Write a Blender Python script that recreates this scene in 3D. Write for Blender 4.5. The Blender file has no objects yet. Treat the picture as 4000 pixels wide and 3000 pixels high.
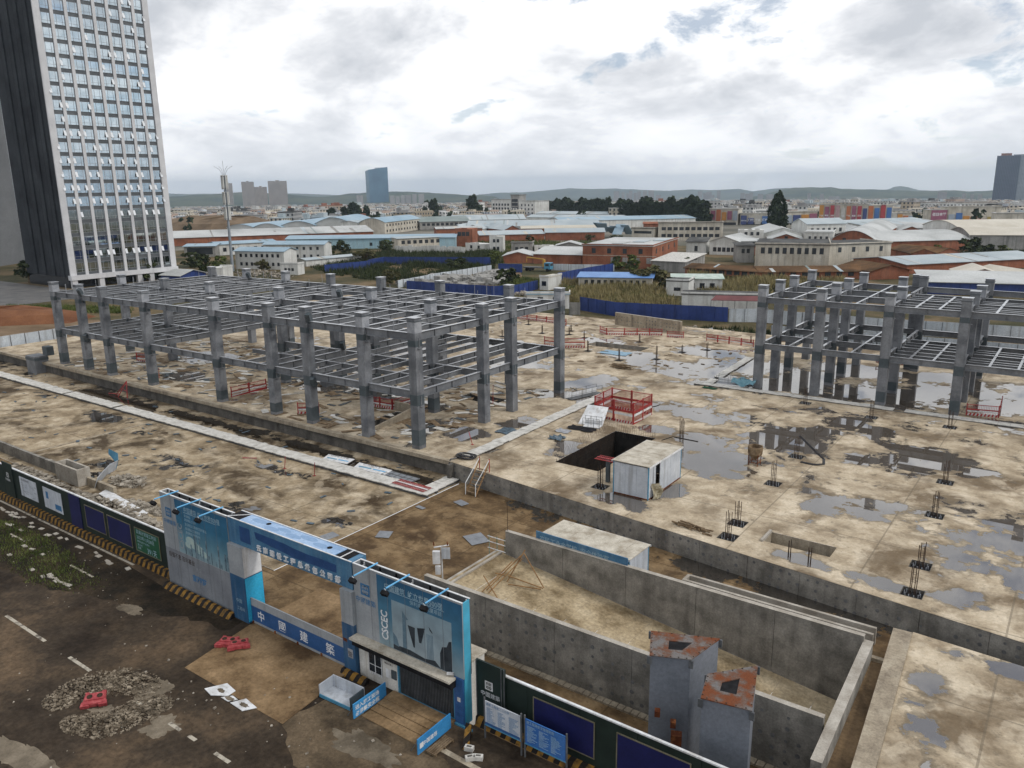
import bpy, bmesh, math, random
import numpy as np
from mathutils import Matrix, Vector, noise as mnoise
random.seed(7)
rng = np.random.default_rng(11)
scn = bpy.context.scene
COL = scn.collection
R = math.radians
# ------------------------------------------------------------------ camera
# world axes: X along the street hoarding (towards the near right), Y into the site, metres, z=0 is the concrete deck
cam_d = bpy.data.cameras.new('camera'); cam = bpy.data.objects.new('camera', cam_d); COL.objects.link(cam)
cam_d.sensor_width = 36.0; cam_d.lens = 28.18; cam_d.clip_start = 0.5; cam_d.clip_end = 40000
CAM_H = 24.5
_p, _r, _y = R(13.9), R(0.68), R(126.0)
_f = Vector((math.cos(_y)*math.cos(_p), math.sin(_y)*math.cos(_p), -math.sin(_p)))
_rt = Vector((math.sin(_y), -math.cos(_y), 0)); _dn = _f.cross(_rt)
_rx = math.cos(_r)*_rt + math.sin(_r)*_dn; _dx = -math.sin(_r)*_rt + math.cos(_r)*_dn
cam.matrix_world = Matrix(((_rx.x, -_dx.x, -_f.x, 0), (_rx.y, -_dx.y, -_f.y, 0), (_rx.z, -_dx.z, -_f.z, CAM_H), (0, 0, 0, 1)))
scn.camera = cam
# ------------------------------------------------------------------ sky, sun, exposure
SUN_AZ, SUN_EL = R(15), R(42)          # azimuth measured from +X towards +Y
w = bpy.data.worlds.new('World'); scn.world = w; w.use_nodes = True
nt = w.node_tree; nt.nodes.clear()
def _n(t, **k):
    n = nt.nodes.new(t)
    for a, b in k.items(): setattr(n, a, b)
    return n
out = _n('ShaderNodeOutputWorld'); bg = _n('ShaderNodeBackground'); bg.inputs['Strength'].default_value = 0.1
sky = _n('ShaderNodeTexSky', sky_type='NISHITA', sun_disc=False)
sky.sun_elevation = SUN_EL; sky.sun_rotation = R(90) - SUN_AZ; sky.altitude = 1900; sky.dust_density = 1.5
tc = _n('ShaderNodeTexCoord'); sep = _n('ShaderNodeSeparateXYZ'); nt.links.new(tc.outputs['Generated'], sep.inputs[0])
def mth(op, a, b=None, clamp=False):
    n = _n('ShaderNodeMath', operation=op, use_clamp=clamp)
    for i, v in enumerate((a, b)):
        if v is None: continue
        if isinstance(v, (int, float)): n.inputs[i].default_value = v
        else: nt.links.new(v, n.inputs[i])
    return n.outputs[0]
zc = mth('MAXIMUM', sep.outputs['Z'], 0.0)
den = mth('ADD', zc, 0.36)
cu = mth('DIVIDE', sep.outputs['X'], den); cv = mth('DIVIDE', sep.outputs['Y'], den)
cmb = _n('ShaderNodeCombineXYZ'); nt.links.new(cu, cmb.inputs[0]); nt.links.new(cv, cmb.inputs[1])
def wnoise(scale, detail, rough, off, dist=0.0):
    m = _n('ShaderNodeMapping'); m.inputs['Location'].default_value = off; nt.links.new(cmb.outputs[0], m.inputs[0])
    n = _n('ShaderNodeTexNoise'); n.inputs['Scale'].default_value = scale; n.inputs['Detail'].default_value = detail
    n.inputs['Roughness'].default_value = rough; n.inputs['Distortion'].default_value = dist
    nt.links.new(m.outputs[0], n.inputs['Vector']); return n.outputs['Fac']
def wramp(fac, stops):
    r = _n('ShaderNodeValToRGB'); e = r.color_ramp.elements
    while len(e) < len(stops): e.new(0.5)
    for q, (p, c) in zip(e, stops): q.position = p; q.color = (*c, 1)
    nt.links.new(fac, r.inputs[0]); return r.outputs[0]
n1 = wnoise(2.1, 11, 0.57, (3.1, 7.7, 0), 0.25); n2 = wnoise(5.0, 8, 0.62, (11.3, 2.2, 0.4), 0.3); n3 = wnoise(1.3, 5, 0.5, (5.2, 1.4, 0.9))
shade = mth('ADD', mth('MULTIPLY', n1, 0.75), mth('MULTIPLY', n2, 0.25))
# cloud radiance (x10 because the background strength is 0.1)
cl = wramp(shade, [(0.40, (12.6, 12.6, 12.6)), (0.485, (10.6, 10.7, 10.9)), (0.535, (8.4, 8.6, 9.0)), (0.61, (6.2, 6.5, 7.0))])
cover = wramp(mth('ADD', mth('MULTIPLY', n3, 0.5), mth('MULTIPLY', n2, 0.5)), [(0.425, (0.32, 0.32, 0.32)), (0.475, (1, 1, 1))])
mix = _n('ShaderNodeMix', data_type='RGBA'); nt.links.new(cover, mix.inputs['Factor'])
nt.links.new(sky.outputs[0], mix.inputs['A']); nt.links.new(cl, mix.inputs['B'])
# clouds thin into a pale veil close to the horizon
hz = wramp(sep.outputs['Z'], [(0.0, (1, 1, 1)), (0.13, (0, 0, 0))])
mix2 = _n('ShaderNodeMix', data_type='RGBA'); nt.links.new(mth('MULTIPLY', hz, 0.7), mix2.inputs['Factor'])
nt.links.new(mix.outputs['Result'], mix2.inputs['A']); mix2.inputs['B'].default_value = (9.8, 10.1, 10.6, 1)
nt.links.new(mix2.outputs['Result'], bg.inputs['Color']); nt.links.new(bg.outputs[0], out.inputs['Surface'])
sun_d = bpy.data.lights.new('sun', 'SUN'); sun_d.energy = 1.5; sun_d.angle = R(10); sun_d.color = (1, 0.96, 0.9)
sun = bpy.data.objects.new('sun', sun_d); COL.objects.link(sun)
sun.rotation_euler = Vector((-math.cos(SUN_AZ)*math.cos(SUN_EL), -math.sin(SUN_AZ)*math.cos(SUN_EL), -math.sin(SUN_EL))).to_track_quat('-Z', 'Y').to_euler()
sun.location = (0, 0, 200)
vs = scn.view_settings; vs.view_transform = 'Standard'; vs.look = 'None'; vs.exposure = 0.0; vs.gamma = 1.0; vs.use_curve_mapping = False
try:
    scn.cycles.use_denoising = True; scn.cycles.max_bounces = 6; scn.cycles.diffuse_bounces = 3; scn.cycles.glossy_bounces = 3
    scn.cycles.volume_bounces = 0; scn.cycles.caustics_reflective = False; scn.cycles.caustics_refractive = False
except Exception: pass

# ------------------------------------------------------------------ library
TM = {}                                   # python-side world matrices of the things
class MB:
    """collects faces in world (or local) coordinates, builds ONE mesh object"""
    def __init__(s): s.v = []; s.f = []; s.m = []
    def poly(s, pts, mi=0):
        b = len(s.v); s.v += [tuple(p) for p in pts]; s.f.append(tuple(range(b, b+len(pts)))); s.m.append(mi); return s
    def hexa(s, c, mi=0):                # 8 corners: bottom loop ccw, top loop ccw
        b = len(s.v); s.v += [tuple(p) for p in c]
        for q in ((3,2,1,0),(4,5,6,7),(0,1,5,4),(1,2,6,5),(2,3,7,6),(3,0,4,7)): s.f.append(tuple(b+i for i in q)); s.m.append(mi)
        return s
    def box(s, x0, y0, z0, x1, y1, z1, mi=0):
        x0, x1 = min(x0, x1), max(x0, x1); y0, y1 = min(y0, y1), max(y0, y1); z0, z1 = min(z0, z1), max(z0, z1)
        return s.hexa([(x0,y0,z0),(x1,y0,z0),(x1,y1,z0),(x0,y1,z0),(x0,y0,z1),(x1,y0,z1),(x1,y1,z1),(x0,y1,z1)], mi)
    def obox(s, c, size, rz=0, mi=0, tilt=0):
        hx, hy, hz = size[0]/2, size[1]/2, size[2]/2
        M_ = Matrix.Translation(c) @ Matrix.Rotation(rz, 4, 'Z') @ Matrix.Rotation(tilt, 4, 'X')
        return s.hexa([M_ @ Vector(p) for p in ((-hx,-hy,-hz),(hx,-hy,-hz),(hx,hy,-hz),(-hx,hy,-hz),(-hx,-hy,hz),(hx,-hy,hz),(hx,hy,hz),(-hx,hy,hz))], mi)
    def prism(s, pts, z0, z1, mi=0, top=None):
        n = len(pts); b = len(s.v)
        s.v += [(p[0], p[1], z0) for p in pts] + [(p[0], p[1], z1) for p in (top or pts)]
        s.f.append(tuple(b+i for i in reversed(range(n)))); s.m.append(mi); s.f.append(tuple(b+n+i for i in range(n))); s.m.append(mi)
        for i in range(n):
            j = (i+1) % n; s.f.append((b+i, b+j, b+n+j, b+n+i)); s.m.append(mi)
        return s
    def bar(s, p, q, r, n=4, r2=None, mi=0, caps=True):
        p = Vector(p); q = Vector(q); d = (q-p)
        if d.length < 1e-6: return s
        d.normalize(); a = d.cross(Vector((0,0,1)))
        if a.length < 1e-3: a = Vector((1,0,0))
        a.normalize(); c = d.cross(a); b = len(s.v); r2 = r if r2 is None else r2
        for k in range(n):
            t = 2*math.pi*(k+.5)/n; o = a*math.cos(t)+c*math.sin(t); s.v.append(tuple(p+o*r))
        for k in range(n):
            t = 2*math.pi*(k+.5)/n; o = a*math.cos(t)+c*math.sin(t); s.v.append(tuple(q+o*r2))
        for k in range(n):
            j = (k+1) % n; s.f.append((b+k, b+n+k, b+n+j, b+j)); s.m.append(mi)
        if caps:
            s.f.append(tuple(b+k for k in range(n))); s.m.append(mi); s.f.append(tuple(b+n+k for k in reversed(range(n)))); s.m.append(mi)
        return s
    def path(s, pts, r, n=5, mi=0):
        for a, b in zip(pts[:-1], pts[1:]): s.bar(a, b, r, n, mi=mi)
        return s
    def lathe(s, c, prof, n=12, mi=0):
        b = len(s.v)
        for r, z in prof:
            for k in range(n):
                t = 2*math.pi*k/n; s.v.append((c[0]+r*math.cos(t), c[1]+r*math.sin(t), c[2]+z))
        for i in range(len(prof)-1):
            for k in range(n):
                j = (k+1) % n; s.f.append((b+i*n+k, b+i*n+j, b+(i+1)*n+j, b+(i+1)*n+k)); s.m.append(mi)
        return s
    def ibeam(s, p, q, h, wd, tf=.05, tw=.04, mi=0):      # I-section, top of flange at p.z / q.z
        p = Vector(p); q = Vector(q); d = (q-p); d.z = 0; d.normalize(); a = Vector((-d.y, d.x, 0))
        def slab(z1, z0, hw, k=0):
            c = []
            for z in (z0, z1):
                c += [p+a*-hw+Vector((0,0,z)), q+a*-hw+Vector((0,0,z)), q+a*hw+Vector((0,0,z)), p+a*hw+Vector((0,0,z))]
            s.hexa(c, k)
        slab(0, -.012, wd/2, 1); slab(-.013, -tf, wd/2); slab(-tf, -h+tf, tw/2); slab(-h+tf, -h, wd/2)
        L = (q-p).length; k = max(1, int(L/2.2))              # stiffener ribs
        for i in range(1, k):
            c = p.lerp(q, i/k)
            s.hexa([c+d*u+a*v+Vector((0,0,z)) for z in (-h+tf, -tf) for u, v in ((-.015,-wd*.46),(.015,-wd*.46),(.015,wd*.46),(-.015,wd*.46))], mi)
        return s
    def build(s, name, mats, parent=None, local=False, smooth=False):
        me = bpy.data.meshes.new(name)
        v = s.v
        if parent is not None and not local:
            iv = TM[parent.name].inverted(); v = [tuple(iv @ Vector(p)) for p in v]
        me.from_pydata(v, [], s.f)
        for m in (mats if isinstance(mats, (list, tuple)) else [mats]): me.materials.append(m)
        if any(s.m): me.polygons.foreach_set('material_index', s.m)
        if smooth: me.polygons.foreach_set('use_smooth', [True]*len(s.f))
        me.update()
        o = bpy.data.objects.new(name, me); COL.objects.link(o)
        if parent is not None:
            o.parent = parent; TM[o.name] = TM[parent.name]
        else: TM[o.name] = Matrix()
        return o
def tag(o, label=None, cat=None, group=None, kind=None):
    if label: o['label'] = label
    if cat: o['category'] = cat
    if group: o['group'] = group
    if kind: o['kind'] = kind
    return o
def thing(name, label, cat, loc=(0,0,0), rz=0.0, group=None):
    o = bpy.data.objects.new(name, None); o.empty_display_size = 0.3; COL.objects.link(o)
    o.location = loc; o.rotation_euler = (0, 0, rz)
    TM[o.name] = Matrix.Translation(loc) @ Matrix.Rotation(rz, 4, 'Z')
    return tag(o, label, cat, group)
def struct(o): o['kind'] = 'structure'; return o
def clone(root, loc, rz=None, label=None, group=None, scale=None):
    c = root.copy(); COL.objects.link(c); c.location = loc
    if rz is not None: c.rotation_euler = (0, 0, rz)
    if scale: c.scale = scale
    if label: c['label'] = label
    if group: c['group'] = group
    TM[c.name] = Matrix.Translation(loc) @ Matrix.Rotation(c.rotation_euler.z, 4, 'Z')
    for ch in list(root.children):
        d = ch.copy(); COL.objects.link(d); d.parent = c
        for g in list(ch.children):
            e = g.copy(); COL.objects.link(e); e.parent = d
    return c
def inst(src, name, parent, loc=(0,0,0), rz=0.0, scale=None):
    """another piece sharing the mesh of src, placed in its parent's local space"""
    o = bpy.data.objects.new(name, src.data); COL.objects.link(o); o.parent = parent
    o.location = loc; o.rotation_euler = (0, 0, rz)
    if scale: o.scale = scale
    TM[o.name] = TM[parent.name]
    return o
_vf = {}
def text_mb(txt, size, origin, ux, uy, mb=None, mi=0, align='LEFT', thick=0.0, squeeze=1.0, bold=0.0):
    """flat lettering laid in the plane origin + ux*x + uy*y"""
    key = (txt, align, bold)
    if key not in _vf:
        cu = bpy.data.curves.new('lettering', 'FONT'); cu.body = txt; cu.align_x = align; cu.size = 1.0
        cu.resolution_u = 2; cu.offset = bold
        o = bpy.data.objects.new('lettering_tmp', cu); COL.objects.link(o)
        me = bpy.data.meshes.new_from_object(o.evaluated_get(bpy.context.evaluated_depsgraph_get()))
        _vf[key] = ([tuple(v.co) for v in me.vertices], [tuple(p.vertices) for p in me.polygons])
        bpy.data.objects.remove(o); bpy.data.curves.remove(cu); bpy.data.meshes.remove(me)
    vv, ff = _vf[key]
    mb = mb or MB(); o = Vector(origin); ux = Vector(ux).normalized(); uy = Vector(uy).normalized(); nn = ux.cross(uy)
    b = len(mb.v)
    for x, y, z in vv: mb.v.append(tuple(o + ux*x*size*squeeze + uy*y*size + nn*thick))
    for f in ff: mb.f.append(tuple(b+i for i in f)); mb.m.append(mi)
    if thick > 0.02:                        # raised letters get a body
        e = {}
        for f in ff:
            for a, c in zip(f, f[1:]+f[:1]): e[(a, c)] = e.get((a, c), 0)+1
        b2 = len(mb.v)
        for x, y, z in vv: mb.v.append(tuple(o + ux*x*size*squeeze + uy*y*size))
        for (a, c) in e:
            if (c, a) not in e: mb.f.append((b+c, b+a, b2+a, b2+c)); mb.m.append(mi)
    return mb
# ------------------------------------------------------------------ materials
def lin(c): return tuple((x/12.92 if x <= .04045 else ((x+.055)/1.055)**2.4) for x in c)
def mat(name, c1, c2=None, rough=.8, scale=.5, detail=5, bump=0.0, bscale=8.0, metal=0.0, c3=None, lo=.35, hi=.65, streak=None, spec=.4, fine=.12, coord='pos'):
    """two or three tones mixed by noise in world space, fine grain, optional vertical streaks and bump"""
    m = bpy.data.materials.new(name); m.use_nodes = True; t = m.node_tree; t.nodes.clear()
    N = lambda ty, **k: (lambda n: ([setattr(n, a, b) for a, b in k.items()], n)[1])(t.nodes.new(ty))
    o = N('ShaderNodeOutputMaterial'); p = N('ShaderNodeBsdfPrincipled'); t.links.new(p.outputs[0], o.inputs[0])
    p.inputs['Roughness'].default_value = rough; p.inputs['Metallic'].default_value = metal; p.inputs['Specular IOR Level'].default_value = min(spec, .12) if rough >= .7 else spec
    c2 = c2 or c1
    if coord == 'pos': pos = N('ShaderNodeNewGeometry').outputs['Position']
    else: pos = N('ShaderNodeTexCoord').outputs['Object']
    def noi(sc, det, vec=pos, ro=.6):
        n = N('ShaderNodeTexNoise'); n.inputs['Scale'].default_value = sc; n.inputs['Detail'].default_value = det; n.inputs['Roughness'].default_value = ro
        t.links.new(vec, n.inputs['Vector']); return n.outputs['Fac']
    rp = N('ShaderNodeValToRGB'); e = rp.color_ramp.elements
    e[0].position = lo; e[0].color = (*c1, 1); e[1].position = hi; e[1].color = (*c2, 1)
    if c3: q = e.new((lo+hi)/2); q.color = (*c3, 1)
    t.links.new(noi(scale, detail), rp.inputs[0]); col = rp.outputs[0]
    if streak:                               # (colour, amount, scale) rain streaks: noise stretched in z
        mp = N('ShaderNodeMapping'); mp.inputs['Scale'].default_value = (1, 1, .08); t.links.new(pos, mp.inputs[0])
        r2 = N('ShaderNodeValToRGB'); r2.color_ramp.elements[0].position = .5; r2.color_ramp.elements[1].position = .68
        t.links.new(noi(streak[2], 4, mp.outputs[0]), r2.inputs[0])
        ml = N('ShaderNodeMath', operation='MULTIPLY'); t.links.new(r2.outputs[0], ml.inputs[0]); ml.inputs[1].default_value = streak[1]
        mx = N('ShaderNodeMix', data_type='RGBA'); t.links.new(ml.outputs[0], mx.inputs['Factor']); t.links.new(col, mx.inputs['A'])
        mx.inputs['B'].default_value = (*streak[0], 1); col = mx.outputs['Result']
    if fine:
        hs = N('ShaderNodeHueSaturation'); mr = N('ShaderNodeMapRange'); t.links.new(noi(scale*9+2, 6, ro=.7), mr.inputs[0])
        mr.inputs['From Min'].default_value = .3; mr.inputs['From Max'].default_value = .7
        mr.inputs['To Min'].default_value = 1-fine*1.6; mr.inputs['To Max'].default_value = 1+fine*1.6
        t.links.new(mr.outputs[0], hs.inputs['Value']); t.links.new(col, hs.inputs['Color']); col = hs.outputs[0]
    t.links.new(col, p.inputs['Base Color'])
    if bump:
        b = N('ShaderNodeBump'); b.inputs['Strength'].default_value = bump; b.inputs['Distance'].default_value = .03
        t.links.new(noi(bscale, 6), b.inputs['Height']); t.links.new(b.outputs[0], p.inputs['Normal'])
    return m

# ------------------------------------------------------------------ shared materials
M = {}
M['conc_grey'] = mat('concrete_grey', (.15,.142,.125), (.30,.283,.25), .85, .9, 8, .25, 14, c3=(.228,.214,.19), streak=((.05,.045,.04), .45, .7), fine=.16)
M['conc_dark'] = mat('concrete_dark', (.075,.07,.063), (.155,.145,.13), .85, .8, 8, .25, 12, streak=((.04,.036,.03), .5, .8), fine=.16)
M['conc_tan'] = mat('concrete_tan', (.24,.2,.15), (.40,.35,.27), .85, .7, 7, .2, 12, c3=(.33,.28,.21), streak=((.08,.06,.045), .5, .9), fine=.16)
M['conc_top'] = mat('concrete_top', (.28,.25,.21), (.44,.41,.36), .85, .9, 6, .2, 12)
M['patch'] = mat('mortar_patch', (.10,.1,.1), (.17,.17,.17), .9, 3)
M['brown_mud'] = mat('brown_mud', (.055,.037,.022), (.20,.135,.075), .78, .28, 9, .35, 5, c3=(.13,.088,.05), lo=.36, hi=.62, fine=.2)
M['steel'] = mat('grey_primed_steel', (.125,.132,.143), (.195,.203,.215), .5, .5, 7, 0, c3=(.16,.167,.178), fine=.12, lo=.4, hi=.6, streak=((.09,.095,.1), .5, .8))
M['steel_col'] = mat('patched_primer_steel', (.105,.112,.124), (.20,.208,.222), .5, .5, 8, 0, c3=(.16,.167,.18), fine=.12, lo=.4, hi=.58, streak=((.07,.074,.08), .5, .9))
M['steel_dark'] = mat('dark_primer', (.045,.06,.068), (.075,.09,.1), .5, .9, 4)
M['steel_light'] = mat('light_primer', (.24,.25,.27), (.33,.34,.36), .5, 1.3, 5, lo=.42, hi=.58)
M['rust'] = mat('rust', (.16,.045,.015), (.32,.12,.04), .85, 2.2, 7, .3, 18, c3=(.09,.03,.015))
M['rebar'] = mat('rebar', (.03,.022,.018), (.075,.045,.03), .8, 4)
M['black'] = mat('black_paint', (.008,.008,.009), (.02,.02,.022), .8, 3)
M['red_paint'] = mat('red_paint', (.24,.018,.02), (.40,.04,.035), .5, 1.2, streak=((.12,.02,.02), .5, 2))
M['red_plastic'] = mat('red_plastic', (.24,.03,.035), (.40,.09,.09), .65, 3.5, 6, c3=(.32,.045,.05), fine=.2)
M['white_paint'] = mat('white_paint', (.55,.56,.57), (.74,.75,.76), .55, .8, streak=((.32,.29,.25), .6, 2.2), fine=.06)
M['offwhite'] = mat('offwhite_panel', (.50,.49,.45), (.68,.66,.61), .65, .9, streak=((.25,.2,.15), .55, 2.0), fine=.1)
M['grey_panel'] = mat('grey_white_panel', (.40,.43,.47), (.54,.57,.61), .6, .7, streak=((.22,.22,.22), .5, 2.5), fine=.06)
M['roof_dirty'] = mat('dirty_panel_roof', (.30,.26,.2), (.55,.51,.43), .75, 1.1, 7, c3=(.44,.4,.33), fine=.14)
M['blue_trim'] = mat('blue_trim', (.05,.2,.32), (.09,.28,.42), .5, 1)
M['blue_hoard'] = mat('blue_hoarding', (.014,.034,.14), (.026,.055,.22), .5, .35, streak=((.01,.018,.07), .5, 1.5), fine=.08)
M['green_dark'] = mat('dark_green_hoarding', (.006,.014,.011), (.014,.026,.02), .55, .8, fine=.1)
M['board'] = mat('pale_board', (.36,.345,.31), (.60,.585,.545), .8, 1.6, 6, .15, 20, c3=(.5,.485,.45), lo=.3, hi=.62, fine=.14)
M['rubble'] = mat('rubble_stone', (.13,.11,.085), (.40,.36,.3), .9, 1.6, 3, fine=.2)
M['timber'] = mat('old_timber', (.11,.075,.045), (.26,.19,.12), .85, 2.5, 5)
M['bamboo'] = mat('bamboo', (.18,.10,.045), (.34,.2,.09), .7, 2)
M['hose'] = mat('black_hose', (.01,.01,.012), (.025,.025,.03), .4, 3)
def wetmat(name, tones, stain, puddle_c, bias=0.0, stain_amt=.6, nscale=.2, rough=.75):
    """concrete with stains; standing water where the wet attribute plus noise passes a level"""
    m = bpy.data.materials.new(name); m.use_nodes = True; t = m.node_tree; t.nodes.clear()
    def N(ty, **k):
        n = t.nodes.new(ty)
        for a, b in k.items(): setattr(n, a, b)
        return n
    def L(a, b): t.links.new(a, b)
    def mt(op, a, b, clamp=False):
        n = N('ShaderNodeMath', operation=op, use_clamp=clamp)
        for i, v in enumerate((a, b)):
            if isinstance(v, (int, float)): n.inputs[i].default_value = v
            else: L(v, n.inputs[i])
        return n.outputs[0]
    pos = N('ShaderNodeNewGeometry').outputs['Position']
    def noi(sc, det, ro=.6, dist=0):
        n = N('ShaderNodeTexNoise'); n.inputs['Scale'].default_value = sc; n.inputs['Detail'].default_value = det
        n.inputs['Roughness'].default_value = ro; n.inputs['Distortion'].default_value = dist; L(pos, n.inputs['Vector']); return n.outputs['Fac']
    def ramp(f, st):
        r = N('ShaderNodeValToRGB'); e = r.color_ramp.elements
        while len(e) < len(st): e.new(.5)
        for q, (p, c) in zip(e, st): q.position = p; q.color = (*c, 1)
        L(f, r.inputs[0]); return r.outputs[0]
    def mixc(f, a, b):
        x = N('ShaderNodeMix', data_type='RGBA'); L(f, x.inputs['Factor'])
        for k, v in (('A', a), ('B', b)):
            if isinstance(v, tuple): x.inputs[k].default_value = (*v, 1)
            else: L(v, x.inputs[k])
        return x.outputs['Result']
    base = ramp(noi(.45, 8, .65), [(.3, tones[0]), (.5, tones[1]), (.68, tones[2])])
    st = ramp(noi(nscale*.9, 8, .62, .4), [(.48, (0,0,0)), (.62, (1,1,1))])
    base = mixc(mt('MULTIPLY', st, stain_amt), base, stain)
    cr = ramp(noi(nscale*3.1, 9, .68, .5), [(.535, (0,0,0)), (.565, (1,1,1))]); base = mixc(mt('MULTIPLY', cr, .22), base, tuple(x*.55 for x in tones[1]))
    sp_ = ramp(noi(nscale*11, 6, .7, .2), [(.60, (0,0,0)), (.63, (1,1,1))]); base = mixc(mt('MULTIPLY', sp_, .5), base, tuple(x*.35 for x in tones[1]))
    lt = ramp(noi(nscale*2.2, 8, .6, .3), [(.55, (0,0,0)), (.6, (1,1,1))]); base = mixc(mt('MULTIPLY', lt, .35), base, tones[2])
    at = N('ShaderNodeAttribute', attribute_name='wet')
    wf = mt('ADD', mt('ADD', at.outputs['Fac'], bias), mt('ADD', mt('MULTIPLY', mt('SUBTRACT', noi(nscale, 6, .55, .6), .5), 1.7), mt('MULTIPLY', mt('SUBTRACT', noi(nscale*4.2, 6, .6, .4), .5), 1.0)))
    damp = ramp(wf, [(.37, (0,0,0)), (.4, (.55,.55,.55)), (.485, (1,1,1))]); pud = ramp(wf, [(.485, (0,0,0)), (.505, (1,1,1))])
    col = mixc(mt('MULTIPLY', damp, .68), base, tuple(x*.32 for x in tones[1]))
    sx = N('ShaderNodeSeparateXYZ'); L(pos, sx.inputs[0])          # pour joints
    jt = mt('MAXIMUM', mt('LESS_THAN', mt('PINGPONG', mt('ADD', sx.outputs['X'], 1.3), 4.2), .055), mt('LESS_THAN', mt('PINGPONG', mt('ADD', sx.outputs['Y'], 2.1), 4.2), .055))
    col = mixc(mt('MULTIPLY', jt, .5), col, tuple(x*.3 for x in tones[1]))
    # grains and specks
    gr = N('ShaderNodeMapRange'); L(noi(5, 7, .75), gr.inputs[0]); gr.inputs['From Min'].default_value = .3; gr.inputs['From Max'].default_value = .7
    gr.inputs['To Min'].default_value = .78; gr.inputs['To Max'].default_value = 1.2
    hs = N('ShaderNodeHueSaturation'); L(gr.outputs[0], hs.inputs['Value']); L(col, hs.inputs['Color'])
    col = mixc(pud, hs.outputs[0], puddle_c)
    p = N('ShaderNodeBsdfPrincipled'); L(col, p.inputs['Base Color'])
    sl = N('ShaderNodeMapRange'); L(pud, sl.inputs[0]); sl.inputs['To Min'].default_value = .15; sl.inputs['To Max'].default_value = .5; L(sl.outputs[0], p.inputs['Specular IOR Level'])
    rr = N('ShaderNodeMapRange'); L(pud, rr.inputs[0]); rr.inputs['To Min'].default_value = rough; rr.inputs['To Max'].default_value = .02; L(rr.outputs[0], p.inputs['Roughness'])
    io = N('ShaderNodeMapRange'); L(pud, io.inputs[0]); io.inputs['To Min'].default_value = 1.4; io.inputs['To Max'].default_value = 3.0; L(io.outputs[0], p.inputs['IOR'])
    bp = N('ShaderNodeBump'); bp.inputs['Distance'].default_value = .03; L(noi(7, 6, .65), bp.inputs['Height']); L(mt('MULTIPLY', mt('SUBTRACT', 1.0, pud), .3), bp.inputs['Strength']); L(bp.outputs[0], p.inputs['Normal'])
    L(p.outputs[0], N('ShaderNodeOutputMaterial').inputs[0])
    return m
TAN = ((.24,.185,.122), (.44,.362,.258), (.62,.535,.41))
M['deck'] = wetmat('deck_concrete', TAN, (.105,.07,.038), (.085,.07,.056), bias=.02, stain_amt=.8)
M['yard'] = wetmat('yard_concrete', ((.13,.092,.055), (.33,.26,.17), (.54,.455,.335)), (.05,.033,.018), (.03,.024,.018), bias=-.16, stain_amt=.95, nscale=.23)
# ------------------------------------------------------------------ ground sheets
def grid_mesh(name, xs, ys, z, m, holes=(), wet=None, clip=None):
    bm = bmesh.new(); lay = bm.verts.layers.float.new('wet')
    vs = {}
    def vert(i, j):
        if (i, j) not in vs:
            v = bm.verts.new((xs[i], ys[j], z)); v[lay] = wet(xs[i], ys[j]) if wet else 0.0; vs[(i, j)] = v
        return vs[(i, j)]
    for i in range(len(xs)-1):
        cx = (xs[i]+xs[i+1])/2
        for j in range(len(ys)-1):
            cy = (ys[j]+ys[j+1])/2
            if any(h[0] < cx < h[2] and h[1] < cy < h[3] for h in holes): continue
            bm.faces.new((vert(i, j), vert(i+1, j), vert(i+1, j+1), vert(i, j+1)))
    if clip:
        for co, no in clip:
            bmesh.ops.bisect_plane(bm, geom=bm.verts[:]+bm.edges[:]+bm.faces[:], plane_co=co, plane_no=no, clear_outer=True)
    me = bpy.data.meshes.new(name); bm.to_mesh(me); bm.free(); me.materials.append(m)
    o = bpy.data.objects.new(name, me); COL.objects.link(o); TM[o.name] = Matrix(); return struct(o)
def lines(a, b, step, extra=()):
    s = set(np.round(np.linspace(a, b, max(2, int((b-a)/step)+1)), 3).tolist())
    for e in extra:
        if a < e < b:
            s = {q for q in s if abs(q-e) > step*.3 or q in (a, b)}
    s |= {round(e, 3) for e in extra if a < e < b}
    return sorted(s)
LOW = -1.65
PUD = [  # x, y, rx, ry  standing water on the deck
 (-31.5,80.5,6.5,3.4), (-26.5,69.5,5.0,4.2), (-24.0,64.5,3.2,2.4), (-22.2,76,3.6,5.0), (-44,101,8,3.0), (-37,106,6,5.0), (-55,104,5,3.0), (-45,112,4.5,3.4),
 (-42,97.5,6,2.2), (-50.5,84,2.4,6.0), (-46.5,79,2.6,3.6), (-60,66.5,2.6,1.6), (-54.5,60.2,1.6,2.4), (-49.5,60.5,2.2,2.0), (-47.4,66,1.8,3.2),
 (-13.6,62.3,2.8,2.6), (-11,64.2,2.2,1.2), (-4.2,57.8,2.4,3.4), (-1.2,55.6,1.6,2.4), (-3.6,51.2,1.4,1.4), (-12.6,74.0,3.2,2.2), (-7.5,77,2.8,2), (-1.5,63,2.6,3.0), (-18,84,3.0,3.0), (-10.6,79.6,3.4,2.0),
 (-15,102,3.4,7.0), (-26.5,99.5,3.0,6.0), (-31,97.5,3,4.0), (-21.5,98.5,3.0,4.5), (-5,104,4.0,8.0), (-24,110,5,4), (-29.2,103,2.6,5), (-14,112,5,3),
 (-28.2,53.3,2.4,1.2), (-26,57.5,1.2,2.4), (-36.5,93.5,2.6,2.0), (-70,68,4,3), (-78,66,5,2.2), (-90,72,5,3), (-98,60,4,2.4), (-106,68,5,3), (-65,90,5,3), (-62,112,4,2.4),
 (-13,51.2,2.4,.9), (-9,50.6,2.0,.9), (-34.5,72.4,1.8,1.2), (-39.5,62,2.4,2.2), (-44.6,57.4,.8,1.4), (-85,90,6,4), (-75,100,6,4)]
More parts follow.
